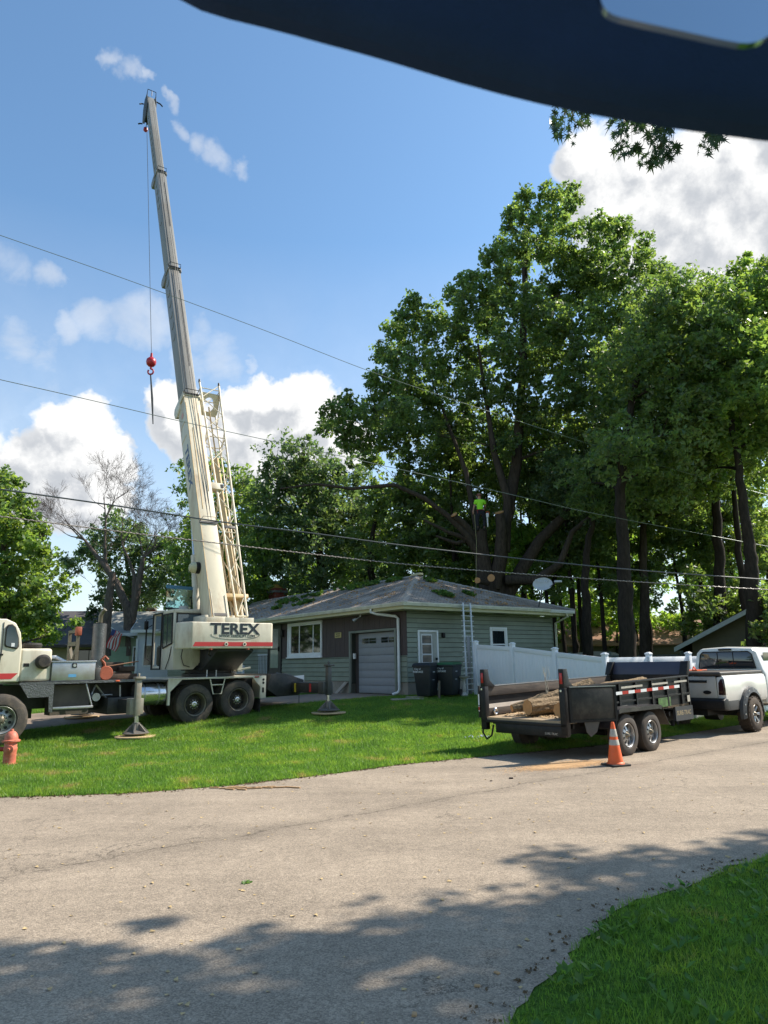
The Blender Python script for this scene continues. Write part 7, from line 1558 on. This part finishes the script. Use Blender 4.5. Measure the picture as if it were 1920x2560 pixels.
# understory and far wood that close the view below the crowns
def wood(name, label_, boxes, lm, size, seed, rr=(1.0, 1.8), kids=9):
    rnd = random.Random(seed); g = np.random.default_rng(seed); C, RA, PE = [], [], []; tr = MB()
    for (xa, xb, ya, yb, Y0, Y1, n) in boxes:
        for i in range(n):
            Y = rnd.uniform(Y0, Y1); p = at(rnd.uniform(xa, xb), rnd.uniform(ya, yb), Y); Rr = rnd.uniform(*rr)
            for j in range(kids):
                d = Vector((rnd.gauss(0, 1), rnd.gauss(0, 1), rnd.gauss(0, 1))).normalized(); sr = .34 * Rr * (.6 + .6 * rnd.random()); C.append(tuple(p + d * Rr * rnd.uniform(.3, 1))); RA.append(sr); PE.append(int(4 * 3.14 * sr * sr * 2.0 / (size * size * .36) * .22) + 3)
            if i % 8 == 0:
                q = p.copy(); q.z = 0; tr.tube([q, p.lerp(q, .5) + Vector((rnd.uniform(-.3, .3), 0, 0)), p], [.13, .10, .04], 6)
    V, F = leaf_cloud(np.array(C), np.array(RA), np.array(PE), size, g, tri=True); o = np_mesh(name, V, F, lm, None, kind='stuff'); tr.build('stems', M_BARKD, o, kind='stuff'); LEAVES.append((name, len(F)))
wood('far_wood', '', [(1200, 1950, 1330, 1600, 44, 58, 95), (560, 1250, 1300, 1560, 52, 62, 55), (1900, 2700, 1150, 1600, 40, 60, 40)], M_LEAFB, .27, 51, (1.3, 2.3), 9)
wood('understory_foliage', '', [(1380, 1930, 1250, 1480, 33, 38, 42), (1700, 1930, 1480, 1600, 30, 33, 12), (1330, 1930, 1130, 1440, 34, 38, 75), (1180, 1420, 1330, 1500, 36, 39, 14), (1880, 1990, 1500, 1620, 24, 26, 7), (1300, 1900, 1000, 1250, 35, 39, 30), (1020, 1330, 1080, 1380, 37, 41, 60)], M_LEAF4, .20, 53, (.9, 1.5), 9)

# trees at the left
p = at(60, 1650, 29)
tree('maple_tree', 'bright green maple hanging over the carrier cab at the left edge', (p.x - 1.2, 29, .6), [at(20, 1600, 29), at(10, 1450, 29), at(15, 1300, 29)],
     LB([(15, 1195, 26), (38, 1205, 16), (20, 1250, 30), (60, 1255, 26), (80, 1290, 18), (30, 1300, 40), (80, 1330, 28), (112, 1330, 17), (20, 1360, 45), (75, 1375, 32), (95, 1385, 20), (20, 1420, 45), (70, 1430, 38), (60, 1480, 40), (95, 1475, 20), (20, 1490, 45), (35, 1530, 38), (85, 1520, 26), (118, 1530, 16), (62, 1552, 20), (135, 1548, 10), (-30, 1250, 60), (-40, 1350, 70), (-40, 1450, 70), (-40, 1540, 60)], 1.0, 0, 0, 29, 1.3, 61, .3, 1.05), M_LEAF2, M_BARK, .30, size=.17, seed=61, kr=.32, kids=60, per=26)
p = at(330, 1600, 52)
tree('leafy_tree', 'round dark green tree standing behind the dead tree', (p.x, 52, .6), [at(330, 1540, 52), at(325, 1450, 52), at(310, 1380, 52)],
     LB([(288, 1300, 26), (260, 1330, 26), (310, 1325, 28), (235, 1350, 24), (210, 1380, 22), (180, 1395, 18), (165, 1415, 14), (185, 1430, 16), (240, 1390, 32), (290, 1370, 36), (340, 1370, 32), (380, 1375, 30), (420, 1370, 26), (455, 1385, 22), (460, 1420, 22), (420, 1420, 32), (370, 1430, 36), (320, 1430, 36), (270, 1440, 34), (290, 1490, 36), (250, 1490, 24), (340, 1490, 34), (390, 1470, 30), (260, 1530, 24), (300, 1535, 26), (345, 1540, 22), (430, 1450, 24), (235, 1540, 14)], 1.0, 0, 0, 52, 2, 63, .3, 1.3), M_LEAF3, M_BARKG, .30, size=.27, seed=63, kids=17, per=24, tri=True)
p = at(160, 1600, 62)
tree('leafy_tree', 'small distant bush like tree beside the grey gabled house', (p.x, 62, .6), [at(160, 1590, 62), at(160, 1560, 62)], LB([(160, 1550, 14), (145, 1545, 12), (172, 1558, 10), (150, 1565, 14)], 1.0, 0, 0, 62, 1, 65), M_LEAF2, M_BARK, .15, size=.28, seed=65, kids=40, per=20, tri=True)
p = at(500, 1600, 46)
tree('leafy_tree', 'dark tree showing between the operator cab and the boom', (p.x, 46, .6), [at(500, 1560, 46), at(500, 1450, 46)], LB([(480, 1310, 20), (500, 1340, 24), (470, 1350, 20), (490, 1400, 30), (520, 1380, 30), (480, 1450, 30), (520, 1450, 34), (500, 1500, 30), (540, 1500, 30), (460, 1480, 18), (560, 1430, 30)], 1.0, 0, 0, 46, 1.5, 67, .3), M_LEAF3, M_BARKD, .25, size=.25, seed=67, kids=20, per=24, tri=True)
def dead_tree():
    Y = 45.0; rnd = random.Random(77); b = at(322, 1640, Y); O_ = Vector((b.x, Y, .5)); T = thing('dead_tree', 'leafless grey dead tree with fine twigs behind the tan ranch house', 'tree', Matrix.Translation(O_))
    mb = MB(Matrix.Translation(-O_)); tw = MB(Matrix.Translation(-O_))
    def grow(p, d, L_, r, lvl, up=.25):
        n = 4; pts = [p]; 
        for k in range(n):
            d = (d + Vector((rnd.gauss(0, .13), rnd.gauss(0, .13), rnd.gauss(.02, .10) + up * .06))).normalized(); p = p + d * (L_ / n); pts.append(p)
        rs = [r * (1 - .5 * k / n) for k in range(n + 1)]; (mb if r > .05 else tw).tube(pts, rs, 8 if r > .05 else (4 if r > .012 else 3), cap=False)
        if lvl == 0: return
        m = 3 if lvl > 2 else 4
        for j in range(m):
            k = rnd.choice((2, 3, 4)) if j else 4; a = rnd.uniform(.35, .85); ax = Vector((rnd.gauss(0, 1), rnd.gauss(0, 1), rnd.gauss(0, .5))).normalized(); nd = (d + ax * a).normalized(); grow(pts[k], nd, L_ * rnd.uniform(.62, .82), max(.006, rs[k] * rnd.uniform(.55, .72)), lvl - 1, up)
    def stem(px, r0, r1):
        pts = [at(x, y, Y) for x, y in px]; q = []
        for a, c in zip(pts, pts[1:]):
            for k in range(4): q.append(a.lerp(c, k / 4))
        q.append(pts[-1]); m = len(q); mb.tube(q, [r0 + (r1 - r0) * i / (m - 1) for i in range(m)], 10); return q
    A = stem([(322, 1640), (322, 1550), (318, 1520), (290, 1455), (262, 1415), (232, 1378), (212, 1350)], .36, .08)
    Bm = stem([(326, 1560), (340, 1490), (352, 1430), (358, 1395)], .30, .12); Cm = stem([(334, 1500), (336, 1440), (322, 1400), (305, 1360)], .15, .06)
    Dm = stem([(262, 1415), (262, 1350), (264, 1300)], .10, .05)
    for (q, ds) in ((A[-1], [(-1, .1, .5), (-.7, -.3, 1), (-.9, .2, .1)]), (A[14], [(-.3, .1, 1)]), (Bm[-1], [(.2, 0, 1), (.8, .2, .8), (1, -.2, .5), (-.3, .3, 1)]), (Bm[-5], [(.8, 0, .6)]), (Cm[-1], [(-.2, 0, 1), (.4, .2, 1)]), (Dm[-1], [(-.3, .2, 1), (.3, -.2, 1), (0, .3, 1)])):
        for d in ds: grow(q, Vector(d).normalized(), 1.6, .055, 5)
    mb.build('trunk', M_BARKG, T, smooth=True); tw.build('twigs', mat('dead_twigs', (.10, .075, .065), .9), T, kind='stuff')
    P = [at(x, y, 43) for x, y in ((262, 1640), (265, 1560), (272, 1500), (282, 1430))]; o2 = P[0].copy(); T2 = thing('bare_trunk', 'single bare leaning trunk rising behind the exhaust of the crane', 'tree', Matrix.Translation(o2)); MB(Matrix.Translation(-o2)).tube(P, [.36, .30, .25, .2], 10).build('trunk', M_BARKG, T2, smooth=True)
dead_tree()
# trees across the street behind the viewer: they fill the window reflections and shade the foreground
def street_maple():
    rnd = random.Random(91); base = (10.5, 7.2, 0.0); lob = []
    for h, spots in ((9.5, [(-2.9, 4.3), (-2.2, 4.9), (-1.1, 4.6), (-.3, 5.0), (.4, 5.5), (1.3, 5.4), (1.9, 6.0), (2.8, 6.2), (3.6, 6.3), (-3.4, 3.6), (-2.3, 3.4), (3.4, 5.2), (2.4, 4.9), (4.4, 6.4)]),
                     (11.5, [(-3.6, 4.0), (-1.6, 3.9), (-.6, 3.9), (.5, 4.5), (1.5, 4.4), (2.5, 5.4), (.0, 3.2), (-2.8, 3.0), (3.5, 4.3), (4.5, 5.2), (5.5, 6.4), (-1, 3.0), (3.2, 6.0), (3.9, 5.9), (4.9, 6.9), (2.2, 4.3), (3.0, 4.6), (3.0, 3.6), (1.6, 3.5), (4.4, 5.9), (3.9, 4.9), (5.9, 7.2)]),
                     (13.0, [(-2.2, 2.6), (-.8, 2.7), (.8, 3.5), (2.0, 3.6), (1, 2.6), (2.8, 2.9), (4, 3.5), (5, 4.3), (-3.5, 2.9), (6, 5.4)])):
        for (sx_, sy_) in spots:
            sy_ -= .3 if sx_ < 2 else 0
            k = 1 / math.tan(SUN_EL); c = Vector((sx_ + h * k * math.sin(SUN_AZ), sy_ + h * k * math.cos(SUN_AZ), h)) + Vector((rnd.uniform(-.3, .3), rnd.uniform(-.25, .1), 0)); lob.append((c, rnd.uniform(.55, .85) * (1.35 if sx_ > 2.3 else 1)))
    tree('street_maple', 'big maple outside the right edge that shades the road in front', base, [(10.6, 7.2, 3.5), (10.8, 7.3, 7.5), (10.8, 7.0, 11.5)], lob, M_LEAF2, M_BARK, .34, size=.18, seed=91, kids=46, per=24, kr=.32, tri=True)
street_maple()
def behind():
    rnd = random.Random(93)
    for i, (x, y, lab) in enumerate(((-12, -14, 'broad tree across the street far left behind the viewpoint'), (-3, -17, 'broad tree across the street straight behind the viewpoint'), (8, -15, 'broad tree across the street right behind the viewpoint'), (-22, -6, 'broad tree across the street left of the viewpoint'), (18, -8, 'broad tree on the near verge right of the viewpoint'), (-26, 33, 'broad tree beyond the left edge beside the tan ranch house'), (-33, 41, 'tall tree further left of the tan ranch house'), (-30, 26, 'broad tree left of the street beyond the picture edge'), (-40, 34, 'large tree far to the left of the crane'), (-37, 50, 'far left tree behind the ranch houses'))):
        lob = [(Vector((x + rnd.uniform(-3.5, 3.5), y + rnd.uniform(-3, 3), rnd.uniform(4, 12))), rnd.uniform(1.4, 2.2)) for _ in range(15)]
        tree('street_tree', lab, (x, y, 0), [(x, y, 3), (x + .3, y, 6.5), (x, y, 10)], lob, M_LEAF, M_BARK, .35, size=.42, seed=200 + i, kids=4, per=18, tri=True)
behind()
# hanging maple sprigs at the top right
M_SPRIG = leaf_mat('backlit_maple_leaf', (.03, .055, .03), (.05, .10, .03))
def sprigs():
    star = [(0, -.45), (.06, -.20), (.34, -.40), (.17, -.10), (.58, .0), (.17, .06), (.42, .38), (.10, .17), (0, .80), (-.10, .17), (-.42, .38), (-.17, .06), (-.58, .0), (-.17, -.10), (-.34, -.40), (-.06, -.20)]
    lab = [('left', 'leftmost hanging sprig of pointed maple leaves below the car visor', [(1385, 285), (1420, 310), (1450, 290), (1400, 320), (1440, 275), (1465, 300), (1410, 335)]),
           ('mid', 'large hanging maple sprig in front of the bright cloud', [(1540, 300), (1560, 330), (1600, 320), (1580, 355), (1640, 320), (1550, 370), (1620, 350), (1600, 300), (1570, 300), (1650, 300)]),
           ('low', 'lowest maple sprig dangling on a bent stalk before the cloud', [(1660, 330), (1655, 360), (1640, 390), (1620, 395), (1665, 395), (1680, 380), (1625, 412), (1650, 345), (1670, 310)]),
           ('right', 'small rightmost hanging maple sprig below the car visor', [(1780, 330), (1765, 345), (1795, 345), (1775, 365), (1785, 325)])]
    g = random.Random(5)
    for _, lb, pts in lab:
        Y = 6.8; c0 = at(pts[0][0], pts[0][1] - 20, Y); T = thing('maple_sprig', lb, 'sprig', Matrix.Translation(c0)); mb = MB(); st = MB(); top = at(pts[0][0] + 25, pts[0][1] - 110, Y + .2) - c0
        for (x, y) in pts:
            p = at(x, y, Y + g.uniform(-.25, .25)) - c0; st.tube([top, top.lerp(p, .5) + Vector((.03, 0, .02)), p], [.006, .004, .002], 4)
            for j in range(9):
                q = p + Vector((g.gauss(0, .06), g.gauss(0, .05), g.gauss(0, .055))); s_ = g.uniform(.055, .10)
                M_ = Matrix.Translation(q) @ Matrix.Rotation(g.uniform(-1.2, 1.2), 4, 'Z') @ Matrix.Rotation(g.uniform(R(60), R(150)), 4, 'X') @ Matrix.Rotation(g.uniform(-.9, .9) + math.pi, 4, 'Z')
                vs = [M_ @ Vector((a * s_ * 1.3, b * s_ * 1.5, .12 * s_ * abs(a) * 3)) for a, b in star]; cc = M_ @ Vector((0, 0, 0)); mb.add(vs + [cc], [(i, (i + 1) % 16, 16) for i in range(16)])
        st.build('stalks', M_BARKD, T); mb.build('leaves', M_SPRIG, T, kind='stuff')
sprigs()
# cut greenery lying on the roof
def roof_debris():
    E0 = .68; zr, ze, k = 5.38, 3.765, 3.86 + .68
    def onroof(x, y):
        if y < 3.86 and x < E0 - (y + E0) : z = ze + (y + E0) / k * (zr - ze)
        else: z = ze + (E0 - x) / k * (zr - ze)
        return HF @ Vector((x, y, z))
    g = np.random.default_rng(17); rnd = random.Random(17)
    items = [(-7.6, 3.2, 1.3, .45, 'large heap of cut green branches near the middle of the roof ridge'), (-6.3, 3.3, .6, .3, 'small green clump beside the large heap just below the ridge'), (-12.0, 2.2, 1.6, .4, 'long yellow green strip of cut leaves on the left half of the roof'), (-10.2, 2.8, .9, .35, 'dark green clump right of the yellow green strip on the roof'),
             (-14.9, 1.2, .7, .35, 'thin leafy branch on the roof right of the chimney'), (-8.6, 1.3, .6, .3, 'pale leafy clump low on the front roof slope'), (-4.9, 3.4, .6, .3, 'scattered green leaves on the ridge next to the roof peak'), (-2.9, 3.7, .35, .2, 'small leaf tuft on the side roof just below the peak'), (-.35, 2.3, .62, .4, 'bushy leafy branch lying over the right gutter'), (-10.8, 1.0, .4, .2, 'tiny pale leaf tuft above the front window'), (-15.8, .3, .3, .25, 'tiny leaf tuft at the far left of the front eave'), (-.9, 3.9, .3, .15, 'thin twig litter high on the right roof slope')]
    for (x, y, L_, w, lab) in items:
        C = []; 
        for j in range(int(22 * L_ + 6)):
            a, b = rnd.gauss(0, .42) * L_, rnd.gauss(0, .42) * w; p = onroof(x + a, min(max(y + b, -.5), 7)); C.append(tuple(p + Vector((0, 0, .05 + .10 * rnd.random() * w / .4))))
        V, F = leaf_cloud(np.array(C), np.full(len(C), .13), np.full(len(C), 16), .12, g, .5); o = np_mesh('fallen_branch', V, F, M_LEAFF, None); o['label'] = lab; o['category'] = 'branch'; o['group'] = 'cut branches lying on the roof'
    C = [tuple(onroof(rnd.uniform(-16, -1), rnd.uniform(-.4, 3.6)) + Vector((0, 0, .01))) for _ in range(300)] + [tuple(onroof(.5 - 3.3 * rnd.random() ** 1.5, rnd.uniform(1.5, 6.0)) + Vector((0, 0, .01))) for _ in range(160)]
    V, F = leaf_cloud(np.array(C), np.full(len(C), .08), np.full(len(C), 4), .07, g, .2); np_mesh('leaf_litter', V, F, M_DRYL, None, kind='stuff')
roof_debris()
# ------------------------------------------------------------------ the climber
def climber():
    Y = 32.3; foot = at(1203, 1326, Y - .2); T = thing('person', 'tree climber in lime green shirt and dark trousers standing in the oak fork', 'person', Matrix.Translation(foot))
    def skin(name, J, E, m, sub=2):
        me = bpy.data.meshes.new(name); me.from_pydata([j[:3] for j in J], E, []); o = bpy.data.objects.new(name, me); COL.objects.link(o)
        md = o.modifiers.new('s', 'SKIN'); md.use_smooth_shade = True; sk = me.skin_vertices[0].data
        for i, j in enumerate(J): sk[i].radius = (j[3], j[4] if len(j) > 4 else j[3]); sk[i].use_root = (i == 0)
        ss = o.modifiers.new('u', 'SUBSURF'); ss.levels = sub; ss.render_levels = sub
        bpy.context.view_layer.update(); m2 = bpy.data.meshes.new_from_object(o.evaluated_get(bpy.context.evaluated_depsgraph_get())); bpy.data.objects.remove(o); m2.materials.clear()
        return obj(name, m2, m, T, smooth=True)
    # faces left and away; the viewer sees his back.  z: feet 0, head top 1.75
    J = [(0, 0, .92, .12, .09), (0, 0, 1.08, .11, .08), (0, 0, 1.28, .13, .09), (0, 0, 1.42, .12, .08), (0, 0, 1.50, .06), (-.02, .02, 1.60, .085, .10), (-.02, .02, 1.68, .085, .10),
         (-.19, 0, 1.40, .06), (-.28, .03, 1.16, .045), (-.34, -.02, .92, .035), (-.35, -.04, .84, .03), (.20, 0, 1.40, .06), (.27, .10, 1.18, .045), (.22, .26, 1.02, .035), (.20, .30, .98, .03),
         (-.11, 0, .80, .10), (-.17, .02, .48, .075), (-.16, .0, .10, .05), (-.18, .10, .03, .045), (.12, 0, .80, .10), (.20, .06, .50, .075), (.15, .04, .10, .05), (.17, .14, .03, .045)]
    E = [(0, 1), (1, 2), (2, 3), (3, 4), (4, 5), (5, 6), (3, 7), (7, 8), (8, 9), (9, 10), (3, 11), (11, 12), (12, 13), (13, 14), (0, 15), (15, 16), (16, 17), (17, 18), (0, 19), (19, 20), (20, 21), (21, 22)]
    skin('body', J, E, M_SKIN)
    K = [(0, 0, .93, .17, .135), (0, 0, 1.12, .16, .12), (0, 0, 1.28, .19, .13), (0, 0, 1.42, .165, .11), (0, 0, 1.49, .08, .07), (-.20, 0, 1.41, .085), (-.245, .01, 1.24, .072), (.21, 0, 1.41, .085), (.25, .04, 1.25, .072)]
    skin('shirt', K, [(0, 1), (1, 2), (2, 3), (3, 4), (3, 5), (5, 6), (3, 7), (7, 8)], M_HIVIS)
    L_ = [(0, 0, 1.04, .155, .12), (0, 0, .93, .175, .14), (-.11, 0, .80, .12), (-.17, .02, .48, .09), (-.16, 0, .14, .07), (.12, 0, .80, .12), (.20, .06, .50, .09), (.15, .04, .14, .07)]
    skin('trousers', L_, [(0, 1), (1, 2), (2, 3), (3, 4), (1, 5), (5, 6), (6, 7)], M_CLOTHK)
    skin('boots', [(-.16, 0, .20, .085), (-.17, .02, .05, .085), (-.19, .18, .045, .07)], [(0, 1), (1, 2)], M_BLACKR); skin('boots', [(.15, .04, .20, .085), (.16, .06, .05, .085), (.18, .22, .045, .07)], [(0, 1), (1, 2)], M_BLACKR)
    cp = MB(); cp.lathe([(.115, -.02), (.118, .03), (.09, .09), (.04, .115), (.001, .118)], (-.02, .02, 1.68), 'z', 20); cp.hexa([(-.20, -.04, 1.665), (-.10, -.06, 1.665), (-.10, .10, 1.665), (-.20, .09, 1.665)], [(-.20, -.04, 1.68), (-.10, -.06, 1.69), (-.10, .10, 1.69), (-.20, .09, 1.68)]); cp.build('cap', mat('faded_cap', (.20, .08, .06), .8), T, smooth=True)
    MB().lathe([(.012, -.015), (.016, 0), (.003, .02)], (-.12, .03, 1.60), 'x', 8).build('nose', M_SKIN, T)
    hs = MB(); hs.tube([(.172 * math.cos(a), .135 * math.sin(a), .97) for a in np.linspace(0, 2 * math.pi, 18)], .022, 6); hs.tube([(-.14, -.10, .95), (-.15, -.11, .80)], .02, 6); hs.build('harness', mat('red_webbing', (.20, .03, .03), .8), T)
    # fingers of the hanging hand
    for i in range(4): MB().tube([(-.35 + .012 * (i - 1.5), -.05 + .008 * i, .86), (-.352 + .012 * (i - 1.5), -.055 + .008 * i, .80 - .006 * abs(i - 1.5)), (-.345 + .010 * (i - 1.5), -.04 + .008 * i, .775)], [.010, .009, .007], 6).build('finger', M_SKIN, T, smooth=True)
    MB().tube([(-.33, -.05, .88), (-.315, -.07, .84), (-.32, -.07, .81)], [.011, .010, .008], 6).build('thumb', M_SKIN, T, smooth=True)
    rp = MB().tube([foot + Vector((-.30, -.10, .75)), foot + Vector((-.26, -.12, -.6)), at(1191, 1380, Y - .4), at(1190, 1470, Y - .4)], .012, 5).build('climbing_rope', mat('olive_rope', (.30, .28, .14), .8), None, smooth=True); rp['label'] = 'thin climbing rope hanging straight down from the climber'; rp['category'] = 'rope'
    s = thing('chainsaw', 'small chainsaw with white bar hanging at the right hip of the climber', 'chainsaw', Matrix.Translation(foot + Vector((.30, -.12, .42))))
    MB().box(-.05, .07, -.05, .05, .18, .38).build('engine', M_WHITE, s, bevel=.02); MB().box(-.03, .03, -.01, .01, -.28, .19).build('guide_bar', M_WHITE, s, bevel=.008); MB().tube([(-.05, 0, .36), (-.03, 0, .45), (.09, 0, .43), (.09, 0, .30)], .014, 6).build('handle', M_ORANGE, s)
climber()
# ------------------------------------------------------------------ litter on the road and lawn
def litter():
    rnd = random.Random(8); g = np.random.default_rng(8)
    # sawdust behind the trailer
    mb = MB(); xs = 7000; C = []
    a = g.normal(size=(11000, 2)); cx, cy = 3.05, 12.72
    ang = R(28); X = cx + a[:, 0] * .45 * math.cos(ang) - a[:, 1] * .15 * math.sin(ang); Y_ = cy + a[:, 0] * .45 * math.sin(ang) + a[:, 1] * .15 * math.cos(ang)
    n = len(X); th = g.random(n) * 6.283; s_ = .006 + .012 * g.random(n); z = .009 + .006 * g.random(n)
    V = np.stack([np.stack([X + s_ * np.cos(th + k * 2.09), Y_ + s_ * np.sin(th + k * 2.09), z], 1) for k in range(3)], 1).reshape(-1, 3); np_mesh('sawdust', V, np.arange(3 * n).reshape(-1, 3), mat('sawdust_orange', (.58, .36, .18), .95, var=.2), None, kind='stuff')
    # pale specks and dry leaves on the road
    n = 520; X = g.uniform(-5, 7, n); Y_ = 3.4 + 9 * g.random(n) ** 1.1; k = (Y_ < far_y(X) - .05) & ~((X > .3) & (Y_ < 4 + (X - .5) * 1.03)); X, Y_ = X[k], Y_[k]; n = len(X); V = []; F = []
    for i in range(n):
        s = rnd.uniform(.008, .022); th = rnd.uniform(0, 6.28); c, q = math.cos(th), math.sin(th); b = len(V)
        for (u, v, h) in ((-1, -.6, 0), (1, -.5, .3), (.8, .6, .1), (-.9, .5, .5)): V.append((X[i] + s * (u * c - v * q), Y_[i] + s * (u * q + v * c), .010 + s * h))
        F.append((b, b + 1, b + 2, b + 3))
    np_mesh('road_litter', np.array(V), np.array(F), mat('pale_litter', (.50, .36, .17), .9, var=.4, scale=12), None, kind='stuff')
    # dirt and dead leaves along the lawn edge
    C = []
    for _ in range(900):
        x = rnd.uniform(-8, 6.5); C.append((x, float(far_y(x)) - abs(rnd.gauss(0, .10)) + .04, .012))
    for _ in range(70):
        i = rnd.choice(range(3, 12)); a_, b_ = NEAR[i], NEAR[i + 1]; t = rnd.random(); C.append((a_[0] + (b_[0] - a_[0]) * t - abs(rnd.gauss(0, .10)), a_[1] + (b_[1] - a_[1]) * t + abs(rnd.gauss(0, .08)), .012))
    V, F = leaf_cloud(np.array(C), np.full(len(C), .03), np.full(len(C), 4), .022, g, .15); V[:, 2] = np.maximum(V[:, 2], .008); np_mesh('edge_debris', V, F, mat('brown_debris', (.13, .085, .045), .95, var=.4, scale=9), None, kind='stuff')
    def chip(px, py, s, lab, m, nm='wood_chip'):
        d = ray(px, py); Y = -EYE / d.z; p = Vector((0, 0, EYE)) + d * Y; o = MB().hexa([(-s, -s * .7, 0), (s, -s * .6, 0), (s * .9, s * .7, 0), (-s * .8, s * .6, 0)], [(-s * .9, -s * .6, s * .55), (s * .8, -s * .6, s * .6), (s * .8, s * .6, s * .5), (-s * .8, s * .5, s * .6)]).build(nm, m, None, bevel=.002); o.matrix_world = frame(p.x, p.y, .007, rnd.uniform(0, 6)); o['label'] = lab; o['category'] = 'debris'
    cm = mat('tan_chip', (.42, .26, .13), .8)
    chip(1243, 2437, .018, 'square tan wood chip on the road in the shade at the bottom right', cm); chip(1193, 2470, .018, 'orange brown wood chip left of the square tan chip', cm); chip(1036, 2572 - 30, .02, 'brown chip at the bottom edge of the road', cm)
    chip(1278, 1948, .035, 'dark clod lying on the sunny road left of the cone', M_WOODK, 'dirt_clod'); chip(1228, 1954, .02, 'small dark clod further left on the sunny road', M_WOODK, 'dirt_clod')
    # bark scraps at the lawn edge
    sc = thing('bark_scraps', 'scatter of pale bark pieces on the road by the lawn edge', 'debris', Matrix.Translation((-2.1, 11.0, .01)))
    for i in range(16):
        x, y = rnd.gauss(0, .28), rnd.gauss(0, .07); l = rnd.uniform(.05, .13); th = rnd.uniform(-.5, .5); MB(Matrix.Translation((x, y - .05, 0)) @ Matrix.Rotation(th, 4, 'Z')).box(-l, l, -.014, .014, 0, .015).build('bark_piece', cm, sc)
    # green twig in the road
    d = ray(612, 2210); Y = -EYE / d.z; p = Vector((0, 0, EYE)) + d * Y; C = [tuple(p + Vector((rnd.gauss(0, .022), rnd.gauss(0, .012), .012))) for _ in range(7)]
    V, F = leaf_cloud(np.array(C), np.full(7, .02), np.full(7, 3), .032, g, .4); o = np_mesh('leafy_twig', V, F, M_LEAFF, None); o['label'] = 'small green leafy twig lying alone on the middle of the road'; o['category'] = 'twig'
    # broad leaved weeds in the near verge
    V = []; F = []
    for i in range(420):
        x = rnd.uniform(.6, 3.6); y = 3.3 + 3.4 * rnd.random()
        if not inpoly(np.array([x]), np.array([y]), [tuple(q) for q in NEAR[2:-2]] + [(.45, 2), (12, 2)])[0]: continue
        for j in range(rnd.randint(2, 5)):
            th = rnd.uniform(0, 6.28); l = rnd.uniform(.03, .075); w = l * .28; c, s = math.cos(th), math.sin(th); b = len(V)
            for (u, v, h) in ((0, 0, .005), (.5, -1, .5), (1, 0, .75), (.5, 1, .5)): V.append((x + c * u * l - s * v * w, y + s * u * l + c * v * w, .02 + h * l * .9))
            F.append((b, b + 1, b + 2, b + 3))
    np_mesh('broadleaf_weeds', np.array(V), np.array(F), leaf_mat('weed_leaf', (.075, .17, .025), (.2, .42, .05), .45), None, kind='stuff')
litter()
# ------------------------------------------------------------------ the car's visor at the top
def visor():
    Y = .42; T = thing('sun_visor', 'dark navy car sun visor and headliner edge across the top', 'visor', Matrix.Translation(at(1400, 150, Y)))
    O_ = at(1400, 150, Y); edge = [(300, -100), (400, -60), (489, -14), (560, 8), (648, 29), (730, 50), (810, 72), (900, 96), (984, 120), (1070, 146), (1157, 172), (1260, 200), (1366, 226), (1470, 248), (1575, 267), (1678, 284), (1790, 300), (1920, 317), (2080, 336), (2300, 356)]
    lo = [at(x, y, Y + .00 * i) for i, (x, y) in enumerate(edge)]; N_ = len(lo); mb = MB(Matrix.Translation(-O_))
    prof = [(.0, 0), (-.006, .004), (-.012, .012), (-.014, .03), (-.06, .20), (-.10, .32)]   # y offset towards viewer (neg) , z up: the underside leans back over the viewer
    vs = []
    for (dy, dz) in prof: vs += [p + Vector((0, dy, dz)) for p in lo]
    for (dy, dz) in prof[::-1]: vs += [p + Vector((0, dy + .03 + (.0 if dz > .01 else -.015), dz + .002)) for p in lo]
    m = 2 * len(prof); mb.add(vs, [(j * N_ + i, j * N_ + i + 1, ((j + 1) % m) * N_ + i + 1, ((j + 1) % m) * N_ + i) for j in range(m) for i in range(N_ - 1)] + [tuple(j * N_ for j in range(m)), tuple(j * N_ + N_ - 1 for j in range(m))][::1])
    mb.build('visor_panel', M_NAVY, T, smooth=True)
    # glossy panel (mirror) fixed on it
    Ym = .33; pts = [(1490, -60), (1497, -20), (1503, 4), (1510, 18), (1520, 29), (1534, 37), (1552, 43), (1600, 54), (1700, 76), (1800, 98), (1850, 107), (1872, 108), (1892, 104), (1910, 96), (1930, 84), (1990, 50), (2080, -60)]
    P = [at(x, y, Ym) for x, y in pts]; n_ = Vector((0, .004, 0))
    mm = MB(Matrix.Translation(-O_)); k = len(P); mm.add(P + [p + n_ for p in P], [tuple(range(k)), tuple(range(k, 2 * k))[::-1]] + [(i, (i + 1) % k, k + (i + 1) % k, k + i) for i in range(k)])
    gl = bpy.data.materials.new('glossy_mirror'); gl.use_nodes = True; b = gl.node_tree.nodes['Principled BSDF']; b.inputs['Metallic'].default_value = 1; b.inputs['Roughness'].default_value = .12; b.inputs['Base Color'].default_value = (.50, .54, .58, 1)
    mm.build('mirror_glass', gl, T)
visor()
